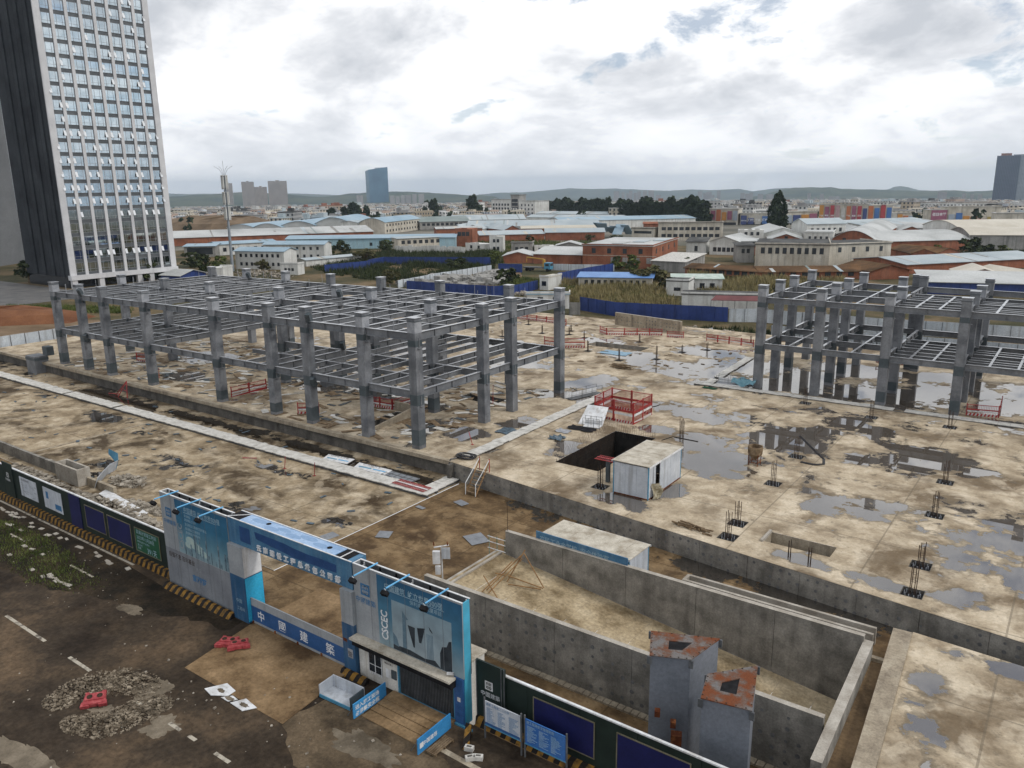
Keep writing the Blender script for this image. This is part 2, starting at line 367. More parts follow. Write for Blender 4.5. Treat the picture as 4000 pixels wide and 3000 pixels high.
def wet_deck(x, y):
    v = 0.0
    for px, py, rx, ry in PUD:
        d = ((x-px)/rx)**2+((y-py)/ry)**2
        if d < 4: v = max(v, 0.66*(1-d*.36))
    v = max(v, .1)
    if y > 84: v += .10
    if -121 < x < -50.5 and 54 < y < 80: v += .11  # higher value under the left frame darkens the deck there
    if x > -26 and 60 < y < 92: v += .10
    return v
YL = lambda x: 52.39-.1153*(x+40.44)          # line of the retaining wall face
STUBS = [(-30.9,70.9,2.2,0), (-20.0,71.9,2.1,1), (-19.5,63.9,2.0,1), (-31.1,55.2,1.9,1), (-19.0,54.4,1.9,1), (-18.7,51.75,1.9,1), (-7.8,72.2,1.9,1),
         (-7.35,64.1,1.9,1), (-6.7,54.6,1.7,1), (-6.45,50.35,1.9,1), (-24.8,91.1,1.9,1), (-17.3,89.1,1.9,1), (-9.9,89.7,1.9,1)]
PIT = (-37.6, 58.3, -33.1, 69.7)
OPEN2 = (-16.4, 52.5, -11.9, 54.3)
OPEN3 = (-61.5, 56.6, -58.8, 62.6)
OPEN4 = (-59.8, 71.0, -54.2, 73.6)
OPEN5 = (-63.5, 107.4, -54.0, 110.6)
holes = [PIT, OPEN2, OPEN3, OPEN4, OPEN5] + [(x-.62, y-.62, x+.62, y+.62) for x, y, h, p in STUBS if p]
HX = [v for h in holes for v in (h[0], h[2])]; HY = [v for h in holes for v in (h[1], h[3])]
clipn = Vector((-.1153, -1, 0)).normalized()
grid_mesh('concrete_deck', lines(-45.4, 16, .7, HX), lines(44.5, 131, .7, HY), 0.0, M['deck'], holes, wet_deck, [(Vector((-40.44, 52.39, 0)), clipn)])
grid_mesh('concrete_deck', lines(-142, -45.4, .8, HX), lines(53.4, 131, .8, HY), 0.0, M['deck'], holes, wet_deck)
# pit linings
def lining(name, label, h, depth, mt_, floor_m):
    t = thing(name, label, 'pit', ((h[0]+h[2])/2, (h[1]+h[3])/2, -depth))
    mb = MB(); x0, y0, x1, y1 = h; e = .004
    mb.poly([(x0,y0,-e),(x0,y0,-depth),(x1,y0,-depth),(x1,y0,-e)][::-1]); mb.poly([(x1,y1,-e),(x1,y1,-depth),(x0,y1,-depth),(x0,y1,-e)][::-1])
    mb.poly([(x0,y1,-e),(x0,y1,-depth),(x0,y0,-depth),(x0,y0,-e)][::-1]); mb.poly([(x1,y0,-e),(x1,y0,-depth),(x1,y1,-depth),(x1,y1,-e)][::-1])
    mb.build('side_wall', mt_, t)
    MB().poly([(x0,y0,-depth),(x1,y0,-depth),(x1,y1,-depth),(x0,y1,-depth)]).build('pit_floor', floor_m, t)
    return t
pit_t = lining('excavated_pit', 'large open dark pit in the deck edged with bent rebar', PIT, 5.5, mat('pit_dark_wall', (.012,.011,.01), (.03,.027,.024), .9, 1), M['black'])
def bent_rebar(mb, x, y, nx, ny, h=1.0):
    a = random.uniform(-.3, .3); l = random.uniform(.7, 1.15)*h
    mb.bar((x, y, -.6), (x+nx*.05, y+ny*.05, .35*l), .012, 3, caps=False); mb.bar((x+nx*.05, y+ny*.05, .35*l), (x+nx*.25*l+a*ny*.4, y+ny*.25*l+a*nx*.4, l), .012, 3, caps=False)
mb = MB()
for k in range(46):
    y = PIT[1]+.2+k*.245; bent_rebar(mb, PIT[0]+.04, y, -1, 0, 1.1); 
    if y > 61.5: bent_rebar(mb, PIT[2]-.04, y, .5, 0, .7)
for k in range(18):
    x = PIT[0]+.15+k*.25; bent_rebar(mb, x, PIT[3]-.04, 0, .8, .8)
    if k < 8: bent_rebar(mb, x, PIT[1]+.04, 0, -.3, .35)
tag(mb.build('rebar_fringe', M['rebar'], pit_t), kind='stuff')
mb = MB()
for k in range(44): mb.bar((PIT[0]+.05, PIT[1]+.2+k*.25, -4), (PIT[0]+.05, PIT[1]+.2+k*.25, -.02), .018, 3, caps=False)
for z in (-.7, -1.4, -2.1, -2.8, -3.5): mb.bar((PIT[0]+.06, PIT[1], z), (PIT[0]+.06, PIT[3], z), .015, 3, caps=False)
tag(mb.build('rebar_mesh', M['rebar'], pit_t), kind='stuff')
o2 = lining('deck_opening', 'shallow rectangular opening in the deck near the retaining wall edge', OPEN2, 1.5, M['conc_tan'], M['conc_dark'])
MB().box(OPEN2[0]-.18, OPEN2[1]-.2, .002, OPEN2[0], OPEN2[3]+.05, .16).build('rim', M['conc_top'], o2)
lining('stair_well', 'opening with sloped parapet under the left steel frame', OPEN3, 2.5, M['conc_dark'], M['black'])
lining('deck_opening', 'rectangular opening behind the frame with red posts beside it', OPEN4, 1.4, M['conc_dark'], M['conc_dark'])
o5 = lining('flooded_pit', 'flooded sunken pit before the long concrete wall', OPEN5, .9, M['conc_grey'], M['deck'])
t = thing('low_parapet', 'wedge shaped concrete parapet beside the stair well under the frame', 'parapet', (-58.6, 59.5, 0))
MB().hexa([(-58.8,56.2,0),(-58.5,56.2,0),(-58.5,63.0,0),(-58.8,63.0,0),(-58.8,56.2,.25),(-58.5,56.2,.25),(-58.5,63.0,1.1),(-58.8,63.0,1.1)]).build('wall_body', M['conc_tan'], t)
MB().box(-62,62.75,0,-58.82,63.05,1.05).build('end_wall', M['conc_tan'], t)
# retaining walls below the deck edge
def wall_strip(name, label, p, q, z0, z1, th, m, top=None, joints=4.0, holes_=True):
    p = Vector((*p, 0)); q = Vector((*q, 0)); d = (q-p); L = d.length; d.normalize(); n = Vector((-d.y, d.x, 0))   # n points to the far side
    t = thing(name, label, 'wall', (p.x, p.y, z0))
    k = max(1, round(L/joints))
    for i in range(k):
        a = p+d*(L*i/k+.012); b = p+d*(L*(i+1)/k-.012); off = random.uniform(-.012, .012)
        A, B = a+n*off, b+n*off
        MB().hexa([(A.x,A.y,z0),(B.x,B.y,z0),(b.x+n.x*th,b.y+n.y*th,z0),(a.x+n.x*th,a.y+n.y*th,z0),(A.x,A.y,z1),(B.x,B.y,z1),(b.x+n.x*th,b.y+n.y*th,z1),(a.x+n.x*th,a.y+n.y*th,z1)]).build('cast_panel', m, t)
    if holes_:
        mb = MB(); nn = 10
        for i in range(int(L/.62)):
            for j in range(max(1, int((z1-z0)/.62))):
                if random.random() < .35: continue
                c = p+d*(.4+i*.62+random.uniform(-.05, .05))-n*.016; zz = z0+.35+j*.6+random.uniform(-.04, .04)
                if zz > z1-.1: continue
                r = random.uniform(.08, .13)
                mb.poly([tuple(c+d*math.cos(2*math.pi*s/nn)*r+Vector((0,0,zz+math.sin(2*math.pi*s/nn)*r))) for s in range(nn)])
        tag(mb.build('tie_hole_plugs', M['patch'], t), kind='stuff')
    if top:
        a, b = p-n*.02, q-n*.02; e, f = q+n*(th+.02), p+n*(th+.02)
        MB().hexa([(a.x,a.y,z1+.003),(b.x,b.y,z1+.003),(e.x,e.y,z1+.003),(f.x,f.y,z1+.003),(a.x,a.y,z1+.02),(b.x,b.y,z1+.02),(e.x,e.y,z1+.02),(f.x,f.y,z1+.02)]).build('coping', top, t)
    return t
wall_strip('retaining_wall', 'long stained retaining wall under the deck edge beside the white hut', (-45.4, YL(-45.4)-.004), (16, YL(16)-.004), LOW-.25, -.03, .4, M['conc_grey'], joints=3.7)
wall_strip('plinth_wall', 'stained concrete plinth edge running below the left steel frame', (-142, 53.39), (-45.42, 53.39), LOW-.02, -.38, .4, M['conc_dark'], joints=5.2, holes_=False)
t = thing('plinth_kerb', 'mossy projecting kerb along the front of the left frame deck', 'kerb', (-86, 53.2, -.4))
for k in range(23):
    x0 = -140.4+k*4.13
    MB().box(x0+.01, 52.98+random.uniform(-.01,.01), -.36, x0+4.12, 53.5, .012+random.uniform(0,.02)).build('kerb_length', M['conc_tan'], t)
wall_strip('plinth_end_wall', 'short return wall at the end of the left deck edge', (-45.38, 53.4), (-45.36, 52.2), LOW, -.03, .3, M['conc_dark'], joints=3, holes_=False)
# lower yard
YARD_PUD = [(-83,45,5,1.4), (-70,41,6,2.2), (-60,45.5,5,1.0), (-66,38,4,1.5), (-78,37,4,1.6), (-56,37.5,4,1), (-100,51,8,.9), (-80,51.6,9,.9), (-62,51.5,8,.8), (-50,51,5,.6), (-100,42,5,1.4), (-92,45.5,5,1.3), (-47,40,2,1), (-63,33.5,4,1.2), (-72,34.6,5,1.3), (-110,47,5,1.2)]
def wet_yard(x, y):
    v = .1
    for px, py, rx, ry in YARD_PUD:
        d = ((x-px)/rx)**2+((y-py)/ry)**2
        if d < 4: v = max(v, .62*(1-d*.4))
    if y > 49.5: v += .36*min(1, (y-49.5)/.8)
    if x < -86: v += .1
    return v
grid_mesh('yard_slab', lines(-142, -44.1, .8), lines(31.9, 53.5, .7), LOW+.04, M['yard'], (), wet_yard)
MB().box(-142, 31.86, LOW-.3, -44.1, 31.9, LOW+.035).build('yard_slab_edge', M['conc_tan'])
struct(bpy.data.objects['yard_slab_edge'])
M['yard_brown'] = wetmat('yard_brown_ground', ((.06,.038,.02), (.17,.112,.058), (.29,.205,.115)), (.05,.03,.016), (.03,.025,.02), bias=-.42, stain_amt=.8, nscale=.3)
grid_mesh('yard_ground', lines(-142, 16, 1.5), lines(26.9, 31.9, 1.5), LOW, M['yard_brown'], [(-29.2, 26, 20, 60)])
grid_mesh('yard_ground', lines(-44.1, 16, 1.0, (-32.1, -7.6)), lines(31.9, 53.4, 1.0, (42.3, 46)), LOW, M['yard_brown'], [(-32.1, 20, 20, 42.3)], lambda x, y: max(0, .92-.22*abs(YL(x)-.6-y))*(1 if x > -38 else .6)+(.25 if x > -22 else 0))
# ramp to the basement between two walls
t = thing('ramp_floor', 'mottled concrete ramp floor sinking between two long walls', 'ramp', (-20, 38, -2)); struct(t); del t['category']
W2Y, W1Y = 33.85, 42.05
mb = MB()
for i in range(12):
    a = -32.0+i*2.05; b = a+2.04; za = -.86-.115*max(0, a+31.6); zb = -.86-.115*max(0, b+31.6)
    mb.poly([(a, W2Y+.28, za), (b, W2Y+.28, zb), (b, W1Y, zb), (a, W1Y, za)])
mb.build('ramp_slab', mat('ramp_concrete', (.17,.125,.07), (.47,.385,.26), .85, .32, 9, .3, 6, c3=(.36,.285,.18), lo=.36, hi=.6, fine=.22), t)
t = thing('ramp_kerb', 'low concrete kerb with drain at the head of the ramp', 'kerb', (-32.1, 38.3, LOW))
MB().box(-32.35, 34.2, LOW, -32.05, 42.3, -.98).build('kerb_front', M['conc_top'], t)
MB().box(-31.75, 34.2, LOW, -31.55, 42.0, -.80).build('kerb_back', M['conc_top'], t)
wall_strip('ramp_wall', 'far ramp wall in front of the blue signed hut', (-31.3, W1Y), (-7.42, W1Y), -4.4, .83, .28, M['conc_grey'], M['conc_top'], joints=4.7, holes_=False)
wall_strip('ramp_wall', 'near ramp wall with dotted form ties behind the grey steel columns', (-31.6, W2Y), (-7.3, W2Y), -4.4, .83, .28, M['conc_grey'], M['conc_top'], joints=4.8)
wall_strip('ramp_end_wall', 'short thick wall closing the right end of the ramp', (-7.45, W1Y+.3), (-7.1, 31.2), -4.4, .5, .45, M['conc_grey'], M['conc_top'], joints=5, holes_=False)
t = thing('cover_beam', 'broad flat concrete beam beside the channel at the right', 'beam', (-5.6, 39, -1))
MB().hexa([(-6.56,45.4,-2.5),(-5.6,31.0,-2.5),(-4.7,31.0,-2.5),(-5.58,45.45,-2.5),(-6.56,45.4,0.02),(-5.6,31.0,.02),(-4.7,31.0,.02),(-5.58,45.45,.02)]).build('beam_body', M['conc_tan'], t)
t = thing('channel_floor', 'sunken stained channel floor between end wall and beam', 'channel', (-6.5, 38, -1)); struct(t); del t['category']
MB().poly([(-7.3,42.3,-.55),(-6.9,31,-.55),(-5.5,31,-.55),(-6.4,42.3,-.55)]).build('channel_slab', M['brown_mud'], t)
MB().box(-7.3,42.2,-.6,-6.3,42.5,-.35).build('channel_end', M['conc_tan'], t)
grid_mesh('side_slab', lines(-5.6, 16, .7), lines(29.5, 46.3, .7), -.1, M['deck'], (), lambda x, y: .62*max(0, 1-(((x+3.9)/1.6)**2+((y-39)/4.2)**2)*.5)+.62*max(0, 1-(((x+1.4)/2.6)**2+((y-44.6)/1.2)**2)*.5), [(Vector((-5.58,45.45,0)), Vector((-1,-.062,0)).normalized()), (Vector((-5.5,45.75,0)), Vector((.07,1,0)).normalized())])
MB().poly([(-5.5,45.78,-.11),(-5.5,45.78,-2),(16,44.2,-2),(16,44.2,-.11)][::-1]).build('side_slab_edge', M['conc_dark']); struct(bpy.data.objects['side_slab_edge'])
# sunken lane behind the street hoarding
grid_mesh('sunken_lane', lines(-29.2, 16, 1.2), lines(27.42, 33.86, 1.1), -2.75, M['yard_brown'])
t = thing('lane_drain', 'ribbed drain strip along the foot of the near ramp wall', 'drain', (-18, 33.6, -2.75))
for k in range(52):
    MB().box(-29+k*.42, 33.42, -2.75, -29+k*.42+.38, 33.83, -2.63+random.uniform(-.01,.01)).build('drain_slab', M['conc_tan'], t)
# shallow cast channel box between hut and retaining wall
t = thing('cast_channel', 'open concrete channel box behind the far ramp wall', 'channel', (-14, 45.5, LOW))
for a in ((-19.2,45.05,-19.0,46.0), (-19.0,45.05,-7.5,45.25), (-19.0,45.85,-7.5,46.05)): MB().box(a[0], a[1], LOW, a[2], a[3], -.6).build('channel_side', M['conc_top'], t)
# ------------------------------------------------------------------ open ground beyond the site
GM = mat('waste_ground', (.045,.045,.02), (.16,.115,.065), .95, .06, 9, .4, 2, c3=(.085,.07,.035), lo=.38, hi=.6, fine=.25)
mb = MB()
def gq(x0, y0, x1, y1, z): mb.poly([(x0,y0,z),(x1,y0,z),(x1,y1,z),(x0,y1,z)])
FAR = 12000
gq(-330, -330, 330, 26.9, -1.72); gq(-330, 131, 330, 330, -1.72); gq(-330, 26.9, -142, 131, -1.72); gq(16, 26.9, 330, 131, -1.72)
struct(mb.build('ground', GM))
mb = MB(); mb.poly([(-142,131,-1.72),(-142,131,0),(16,131,0),(16,131,-1.72)]); mb.poly([(-142,53.4,-1.72),(-142,53.4,0),(-142,131,0),(-142,131,-1.72)])
struct(mb.build('deck_edge', M['conc_grey']))
# street
M['asphalt'] = mat('muddy_asphalt', (.023,.0165,.0115), (.125,.086,.053), .85, .2, 10, .4, 18, c3=(.051,.038,.0265), lo=.36, hi=.68, fine=.26, streak=((.075,.052,.032), .5, .35))
MB().poly([(-260,-60,LOW),(60,-60,LOW),(60,26.9,LOW),(-260,26.9,LOW)]).build('street', M['asphalt']); struct(bpy.data.objects['street'])

# ------------------------------------------------------------------ steel frames
def zs(x): return 1+.0009*(min(x, -50)+50)      # the far end sits slightly lower
def column(t, x, y, top, wd=.95, dark=0, face=None, drop=0):
    """box column: shaft, darker joint bands at the two floors, pale sleeve and cap plate at the head"""
    h = wd/2; s = zs(x)
    MB().box(x-h, y-h, drop, x+h, y+h, top*s).build('column', M['steel_col'], t)
    c = t.children[-1]
    e = .006
    def band(z0, z1, m, name):
        MB().box(x-h-e, y-h-e, z0*s, x+h+e, y+h+e, z1*s).build(name, m, c)
    band(4.3, 5.35, M['steel_dark'], 'joint_band'); band(10.0, 10.6, M['steel_dark'], 'joint_band')
    if random.random() < .6: band(.35, 1.35+random.random()*.6, M['steel_dark'], 'base_band')
    band(11.3, top-.35, M['steel_light'] if random.random() < .6 else M['steel'], 'sleeve')
    MB().box(x-h-.05, y-h-.05, (top-.34)*s, x+h+.05, y+h+.05, (top-.28)*s).build('cap_ring', M['steel_dark'], c)
    MB().box(x-h-.07, y-h-.07, (top)*s+.002, x+h+.07, y+h+.07, (top)*s+.05).build('cap_plate', M['steel_painted_sheen'], c)
    # bracket stubs
    mb = MB()
    for zz in (10.9, 5.3): mb.box(x+h+.002, y-.05, (zz-1.0)*s, x+h+.06, y+.05, (zz-.05)*s); mb.box(x+h+.002, y-.22, (zz-1.08)*s, x+h+.2, y+.22, (zz-1.02)*s)
    mb.build('bracket', M['steel'], c)
def beam(t, p, q, z, h=.75, wd=.34, name='beam'):
    zp, zq = z*zs(p[0]), z*zs(q[0])
    MB().ibeam((p[0], p[1], zp), (q[0], q[1], zq), h, wd).build(name, [M['steel'], M['steel_painted_sheen']], t)
M['steel_painted_sheen'] = mat('wet_steel_painted_sheen', (.30,.31,.33), (.42,.43,.45), .22, .9, 5, spec=.8, fine=.06)  # wet gloss, plus a paler base that paints sky sheen onto the tops
lf = thing('steel_skeleton', 'long grey two storey steel frame on the left of the deck', 'steel frame', (-85, 66, 0))
r1 = [-120.2, -113.2, -107.0, -96.9, -82.1, -72.1, -66.0, -57.6, -50.7]; y1 = 54.4
r2 = [-121.0, -109.2, -98.2, -83.4, -57.9, -50.8]; y2 = 64.8
r3 = [-78.5, -72.2, -50.9]; y3 = 70.0
r4 = [-119.8, -110.5, -100.8, -90.6, -80.3, -69.5, -58.3, -50.9]; y4 = 79.8
HL = 12.7
for x in r1: column(lf, x, y1, HL)
for x in r2: column(lf, x, y2, HL)
for x in r3: column(lf, x, y3, HL)
for x in r4: column(lf, x, y4, HL)
UZ, LZ = 11.25, 5.65
def run(t, xs, y, z, h=.75):
    for a, b in zip(xs[:-1], xs[1:]): beam(t, (a+.5, y), (b-.5, y), z, h)
run(lf, r1, y1, UZ); run(lf, [-121.0,-109.2,-98.2,-83.4,-72.2,-57.9,-50.8], y2, UZ); run(lf, r4, y4, UZ); run(lf, [-83.4,-78.5,-72.2,-58.0,-50.9], y3, UZ)
run(lf, r1[:5], y1, LZ); run(lf, r1[4:], y1, LZ); run(lf, r4, y4, LZ); run(lf, [-121,-109.2,-98.2], y2, LZ); run(lf, [-83.4,-72.2,-57.9,-50.8], y2, LZ)
# cross beams and the close secondary joists that carry the floor
def cross(x, ya, yb, z, h=.75, wd=.34): beam(lf, (x, ya), (x, yb), z, h, wd)
for x in (-120.2, -109.6, -98.0, -83.0, -72.2, -58.0, -50.8):
    for a, b in ((y1+.5, y2-.5), (y2+.5, y4-.5)): cross(x, a, b, UZ); 
for x in (-120.2, -109.6, -98.0, -72.2, -58.0, -50.8):
    for a, b in ((y1+.5, y2-.5), (y2+.5, y4-.5)): cross(x, a, b, LZ)
x = -117.0
while x < -52:
    if random.random() > .1 and min(abs(x-q) for q in (-120.2,-109.6,-98.0,-83.0,-72.2,-58.0,-50.8)) > 1.1:
        cross(x, y1+.2, y2-.2, UZ-.05, .5, .22); cross(x, y2+.2, y4-.2, UZ-.05, .5, .22)
        if x < -98 or x > -80:
            cross(x, y1+.2, y2-.2, LZ-.05, .5, .22)
        if x < -98 or x > -72 : cross(x, y2+.2, y4-.2, LZ-.05, .5, .22)
    x += 2.65
for x0, x1_ in ((-83,-72.2), (-72.2,-58), (-58,-50.8), (-109.6,-98), (-98,-83)):
    beam(lf, (x0+.3, 59.6), (x1_-.3, 59.6), UZ-.05, .5, .22); beam(lf, (x0+.3, 74.9), (x1_-.3, 74.9), UZ-.05, .5, .22)
    if x0 != -98: beam(lf, (x0+.3, 59.6), (x1_-.3, 59.6), LZ-.05, .5, .22)
# thin safety-line posts standing on the top flanges
mb = MB()
for k in range(60):
    x = random.uniform(-119, -52); y = random.choice((y1, y2, y4, 59.6, 74.9)); z = UZ*zs(x)
    mb.bar((x, y, z), (x, y, z+1.25), .025, 4)
tag(mb.build('line_posts', M['steel_light'], lf), kind='stuff')
# tilted tube-connector nodes on some columns
for x, y, s in ((-83.4,y2,-1), (-98.2,y2,-1), (-78.5,y3,1), (-72.2,y3,-1), (-113.2,y1,1), (-66,y1,1), (-110.5,y4,1)):
    for z in (11.6*zs(x), 4.6):
        MB().obox((x+s*.62, y-.1, z), (.5,.5,1.1), .4*s, tilt=.5).build('branch_stub', M['steel_dark'], lf)
for x, y in ((-66.2,63.0), (-77.5,66.5), (-90,70)):                      # short stub columns inside the frame
    MB().box(x-.6, y-.6, 0, x+.6, y+.6, 3.4).build('short_column', M['steel'], lf)
rf = thing('steel_skeleton', 'smaller grey two storey steel frame at the right edge', 'steel frame', (-18, 104, 0))
RX = [-31.8, -25.0, -17.7, -10.3, -2.9]; RY = [95.2, 101.5, 107.2, 115.2]
for i, x in enumerate(RX):
    for j, y in enumerate(RY):
        if i == 2 and j == 2: continue
        column(rf, x, y, 12.6, .95)
column(rf, -18.6, 115.9, 12.6); column(rf, -19.6, 112.2, 12.6)
for z in (11.2, 5.6):
    for y in RY:
        for a, b in zip(RX[:-1], RX[1:]): beam(rf, (a+.5, y), (b-.5, y), z, .7, .32)
        beam(rf, (-2.4, y), (6, y), z, .7, .32)
    for x in RX:
        for a, b in zip(RY[:-1], RY[1:]): beam(rf, (x, a+.5), (x, b-.5), z, .7, .32)
    for x in (-28.4, -21.3): beam(rf, (x, RY[0]+.2), (x, RY[3]-.2), z-.03, .5, .24)
    for x in (-15.2, -12.9, -7.6, -5.0): beam(rf, (x, RY[0]+.2), (x, RY[2]-.2), z-.03, .5, .24)
    for y in (97.4, 99.4, 103.5, 105.2): beam(rf, (-17.2, y), (-10.8, y), z-.06, .45, .2)
    for y in (97.0, 98.2, 99.6, 103.2, 104.4): beam(rf, (-9.8, y), (-3.4, y), z-.06, .45, .2)

# ------------------------------------------------------------------ gate, hoarding and street side
def gradmat(name, stops, z0, z1, rough=.5, fine=.05):
    """print that fades with height (z0..z1 in metres)"""
    m = mat(name, (.5,.5,.5), rough=rough, fine=0); t = m.node_tree; p = next(n for n in t.nodes if n.type == 'BSDF_PRINCIPLED')
    g = t.nodes.new('ShaderNodeNewGeometry'); s = t.nodes.new('ShaderNodeSeparateXYZ'); mr = t.nodes.new('ShaderNodeMapRange'); r = t.nodes.new('ShaderNodeValToRGB')
    t.links.new(g.outputs['Position'], s.inputs[0]); t.links.new(s.outputs['Z'], mr.inputs[0]); mr.inputs['From Min'].default_value = z0; mr.inputs['From Max'].default_value = z1
    e = r.color_ramp.elements
    while len(e) < len(stops): e.new(.5)
    for q, (a, c) in zip(e, stops): q.position = a; q.color = (*c, 1)
    t.links.new(mr.outputs[0], r.inputs[0])
    n = t.nodes.new('ShaderNodeTexNoise'); n.inputs['Scale'].default_value = 1.3; n.inputs['Detail'].default_value = 7; t.links.new(g.outputs['Position'], n.inputs['Vector'])
    m2 = t.nodes.new('ShaderNodeMapRange'); t.links.new(n.outputs['Fac'], m2.inputs[0]); m2.inputs['From Min'].default_value = .3; m2.inputs['From Max'].default_value = .7; m2.inputs['To Min'].default_value = .8; m2.inputs['To Max'].default_value = 1.15
    h = t.nodes.new('ShaderNodeHueSaturation'); t.links.new(m2.outputs[0], h.inputs['Value']); t.links.new(r.outputs[0], h.inputs['Color']); t.links.new(h.outputs[0], p.inputs['Base Color'])
    return m
B1 = (.035,.17,.33); B2 = (.06,.27,.45)
M['print_blue'] = gradmat('faded_blue_print', [(0, (.22,.31,.34)), (.3, (.11,.24,.31)), (.6, (.03,.14,.24)), (1, (.022,.11,.21))], 1.2, 5.1)
M['print_blue2'] = gradmat('blue_print_right', [(0, (.25,.33,.36)), (.45, (.06,.18,.27)), (1, (.02,.10,.20))], .9, 5.1)
M['cyan_side'] = gradmat('cyan_side_panel', [(0, (.03,.2,.3)), (.35, (.06,.36,.5)), (1, (.08,.4,.58))], -1.6, 5.1)
M['pillar_blue'] = mat('pillar_blue', (.016,.07,.155), (.03,.10,.2), .5, .9, streak=((.2,.25,.28), .4, 2.5))
M['leaf_blue'] = mat('leaf_blue', (.02,.075,.2), (.03,.1,.26), .5, .8)
M['lintel_top'] = mat('lintel_top_lit_blue', (.2,.33,.53), (.34,.47,.65), .35, .5, 5)  # paler than the face: light falling on the top is painted in
M['lintel_face'] = mat('lintel_face_blue', (.035,.12,.23), (.07,.19,.31), .5, .7, 6, streak=((.14,.24,.33), .5, 2))  # darkened blue, shade of the gate front is in the colour
M['paint_over'] = mat('painted_over_navy', (.012,.05,.15), (.02,.07,.2), .5, 1.5)
M['white_letter'] = mat('white_lettering', (.6,.62,.63), (.75,.76,.77), .5, 2, fine=.04)
M['pale_letter'] = mat('faded_lettering', (.26,.4,.48), (.38,.5,.56), .5, 2, fine=.04)
M['blue_letter'] = mat('blue_lettering', (.03,.13,.28), (.05,.17,.33), .5, 2)
M['dark_letter'] = mat('dark_lettering', (.03,.02,.018), (.05,.035,.03), .6, 2)
M['grey_board'] = mat('weathered_grey_board', (.17,.18,.2), (.23,.245,.265), .6, .6, 6, streak=((.12,.125,.13), .5, 2.4), fine=.06)
M['grey_board_light'] = mat('light_grey_board', (.25,.27,.285), (.33,.35,.365), .6, .6, 6, streak=((.18,.185,.19), .5, 2.4), fine=.06)  # grey lowered so the colour carries the shade of the street side
M['dark_steel'] = mat('inner_dark_steel', (.06,.065,.07), (.12,.125,.13), .6, 1.5)
M['arm_blue'] = mat('arm_blue', (.1,.35,.6), (.16,.42,.68), .4, 2)
M['glass_dark'] = mat('dark_glass', (.012,.014,.017), (.03,.034,.04), .12, 1, spec=.6)
M['yellow_black'] = None
def stripes(name, period=.62):
    m = mat(name, (.3,.3,.3), rough=.7, fine=0); t = m.node_tree; p = next(n for n in t.nodes if n.type == 'BSDF_PRINCIPLED')
    g = t.nodes.new('ShaderNodeNewGeometry'); s = t.nodes.new('ShaderNodeSeparateXYZ'); t.links.new(g.outputs['Position'], s.inputs[0])
    a = t.nodes.new('ShaderNodeMath'); a.operation = 'ADD'; t.links.new(s.outputs['X'], a.inputs[0])
    b = t.nodes.new('ShaderNodeMath'); b.operation = 'MULTIPLY'; t.links.new(s.outputs['Z'], b.inputs[0]); b.inputs[1].default_value = -.35; t.links.new(b.outputs[0], a.inputs[1])
    w_ = t.nodes.new('ShaderNodeMath'); w_.operation = 'PINGPONG'; t.links.new(a.outputs[0], w_.inputs[0]); w_.inputs[1].default_value = period/2
    c = t.nodes.new('ShaderNodeMath'); c.operation = 'GREATER_THAN'; t.links.new(w_.outputs[0], c.inputs[0]); c.inputs[1].default_value = period/4
    n = t.nodes.new('ShaderNodeTexNoise'); n.inputs['Scale'].default_value = 3; n.inputs['Detail'].default_value = 6; t.links.new(g.outputs['Position'], n.inputs['Vector'])
    r = t.nodes.new('ShaderNodeValToRGB'); e = r.color_ramp.elements; e[0].position = .38; e[0].color = (.10,.06,.025,1); e[1].position = .55; e[1].color = (.27,.145,.03,1); t.links.new(n.outputs['Fac'], r.inputs[0])
    x = t.nodes.new('ShaderNodeMix'); x.data_type = 'RGBA'; t.links.new(c.outputs[0], x.inputs['Factor']); x.inputs['A'].default_value = (.02,.017,.015,1); t.links.new(r.outputs[0], x.inputs['B']); t.links.new(x.outputs['Result'], p.inputs['Base Color'])
    return m
M['hazard'] = stripes('hazard_stripes')
UX, UZV = (1,0,0), (0,0,1)
def rect(name, m, par, x0, z0, x1, z1, y, th=.004):
    return MB().box(x0, y-th, z0, x1, y-.0005, z1).build(name, m, par)
def emblem(par, x0, z0, s, y, m_bg, m_fg, name='emblem'):
    e = rect(name, m_bg, par, x0, z0, x0+s, z0+s, y); mb = MB(); u = s/12
    def r(a, b, c, d): mb.box(x0+a*u, y-.008, z0+b*u, x0+c*u, y-.005, z0+d*u)
    for a in (2, 6.4): r(a, 6.6, a+1, 10.2); r(a+2.6, 6.6, a+3.6, 10.2); r(a, 9.2, a+3.6, 10.2); r(a+1.4, 7.6, a+2.2, 8.4)
    for a in (2, 6.4): r(a, 1.8, a+1, 5.4); r(a+2.6, 1.8, a+3.6, 5.4); r(a, 1.8, a+3.6, 2.8); r(a+1.4, 3.6, a+2.2, 5.4)
    mb.build('emblem_mark', m_fg, e); return e
gate = thing('site_gate', 'blue and white site gate with billboards and open gateway', 'gate', (-35.2, 27, LOW))
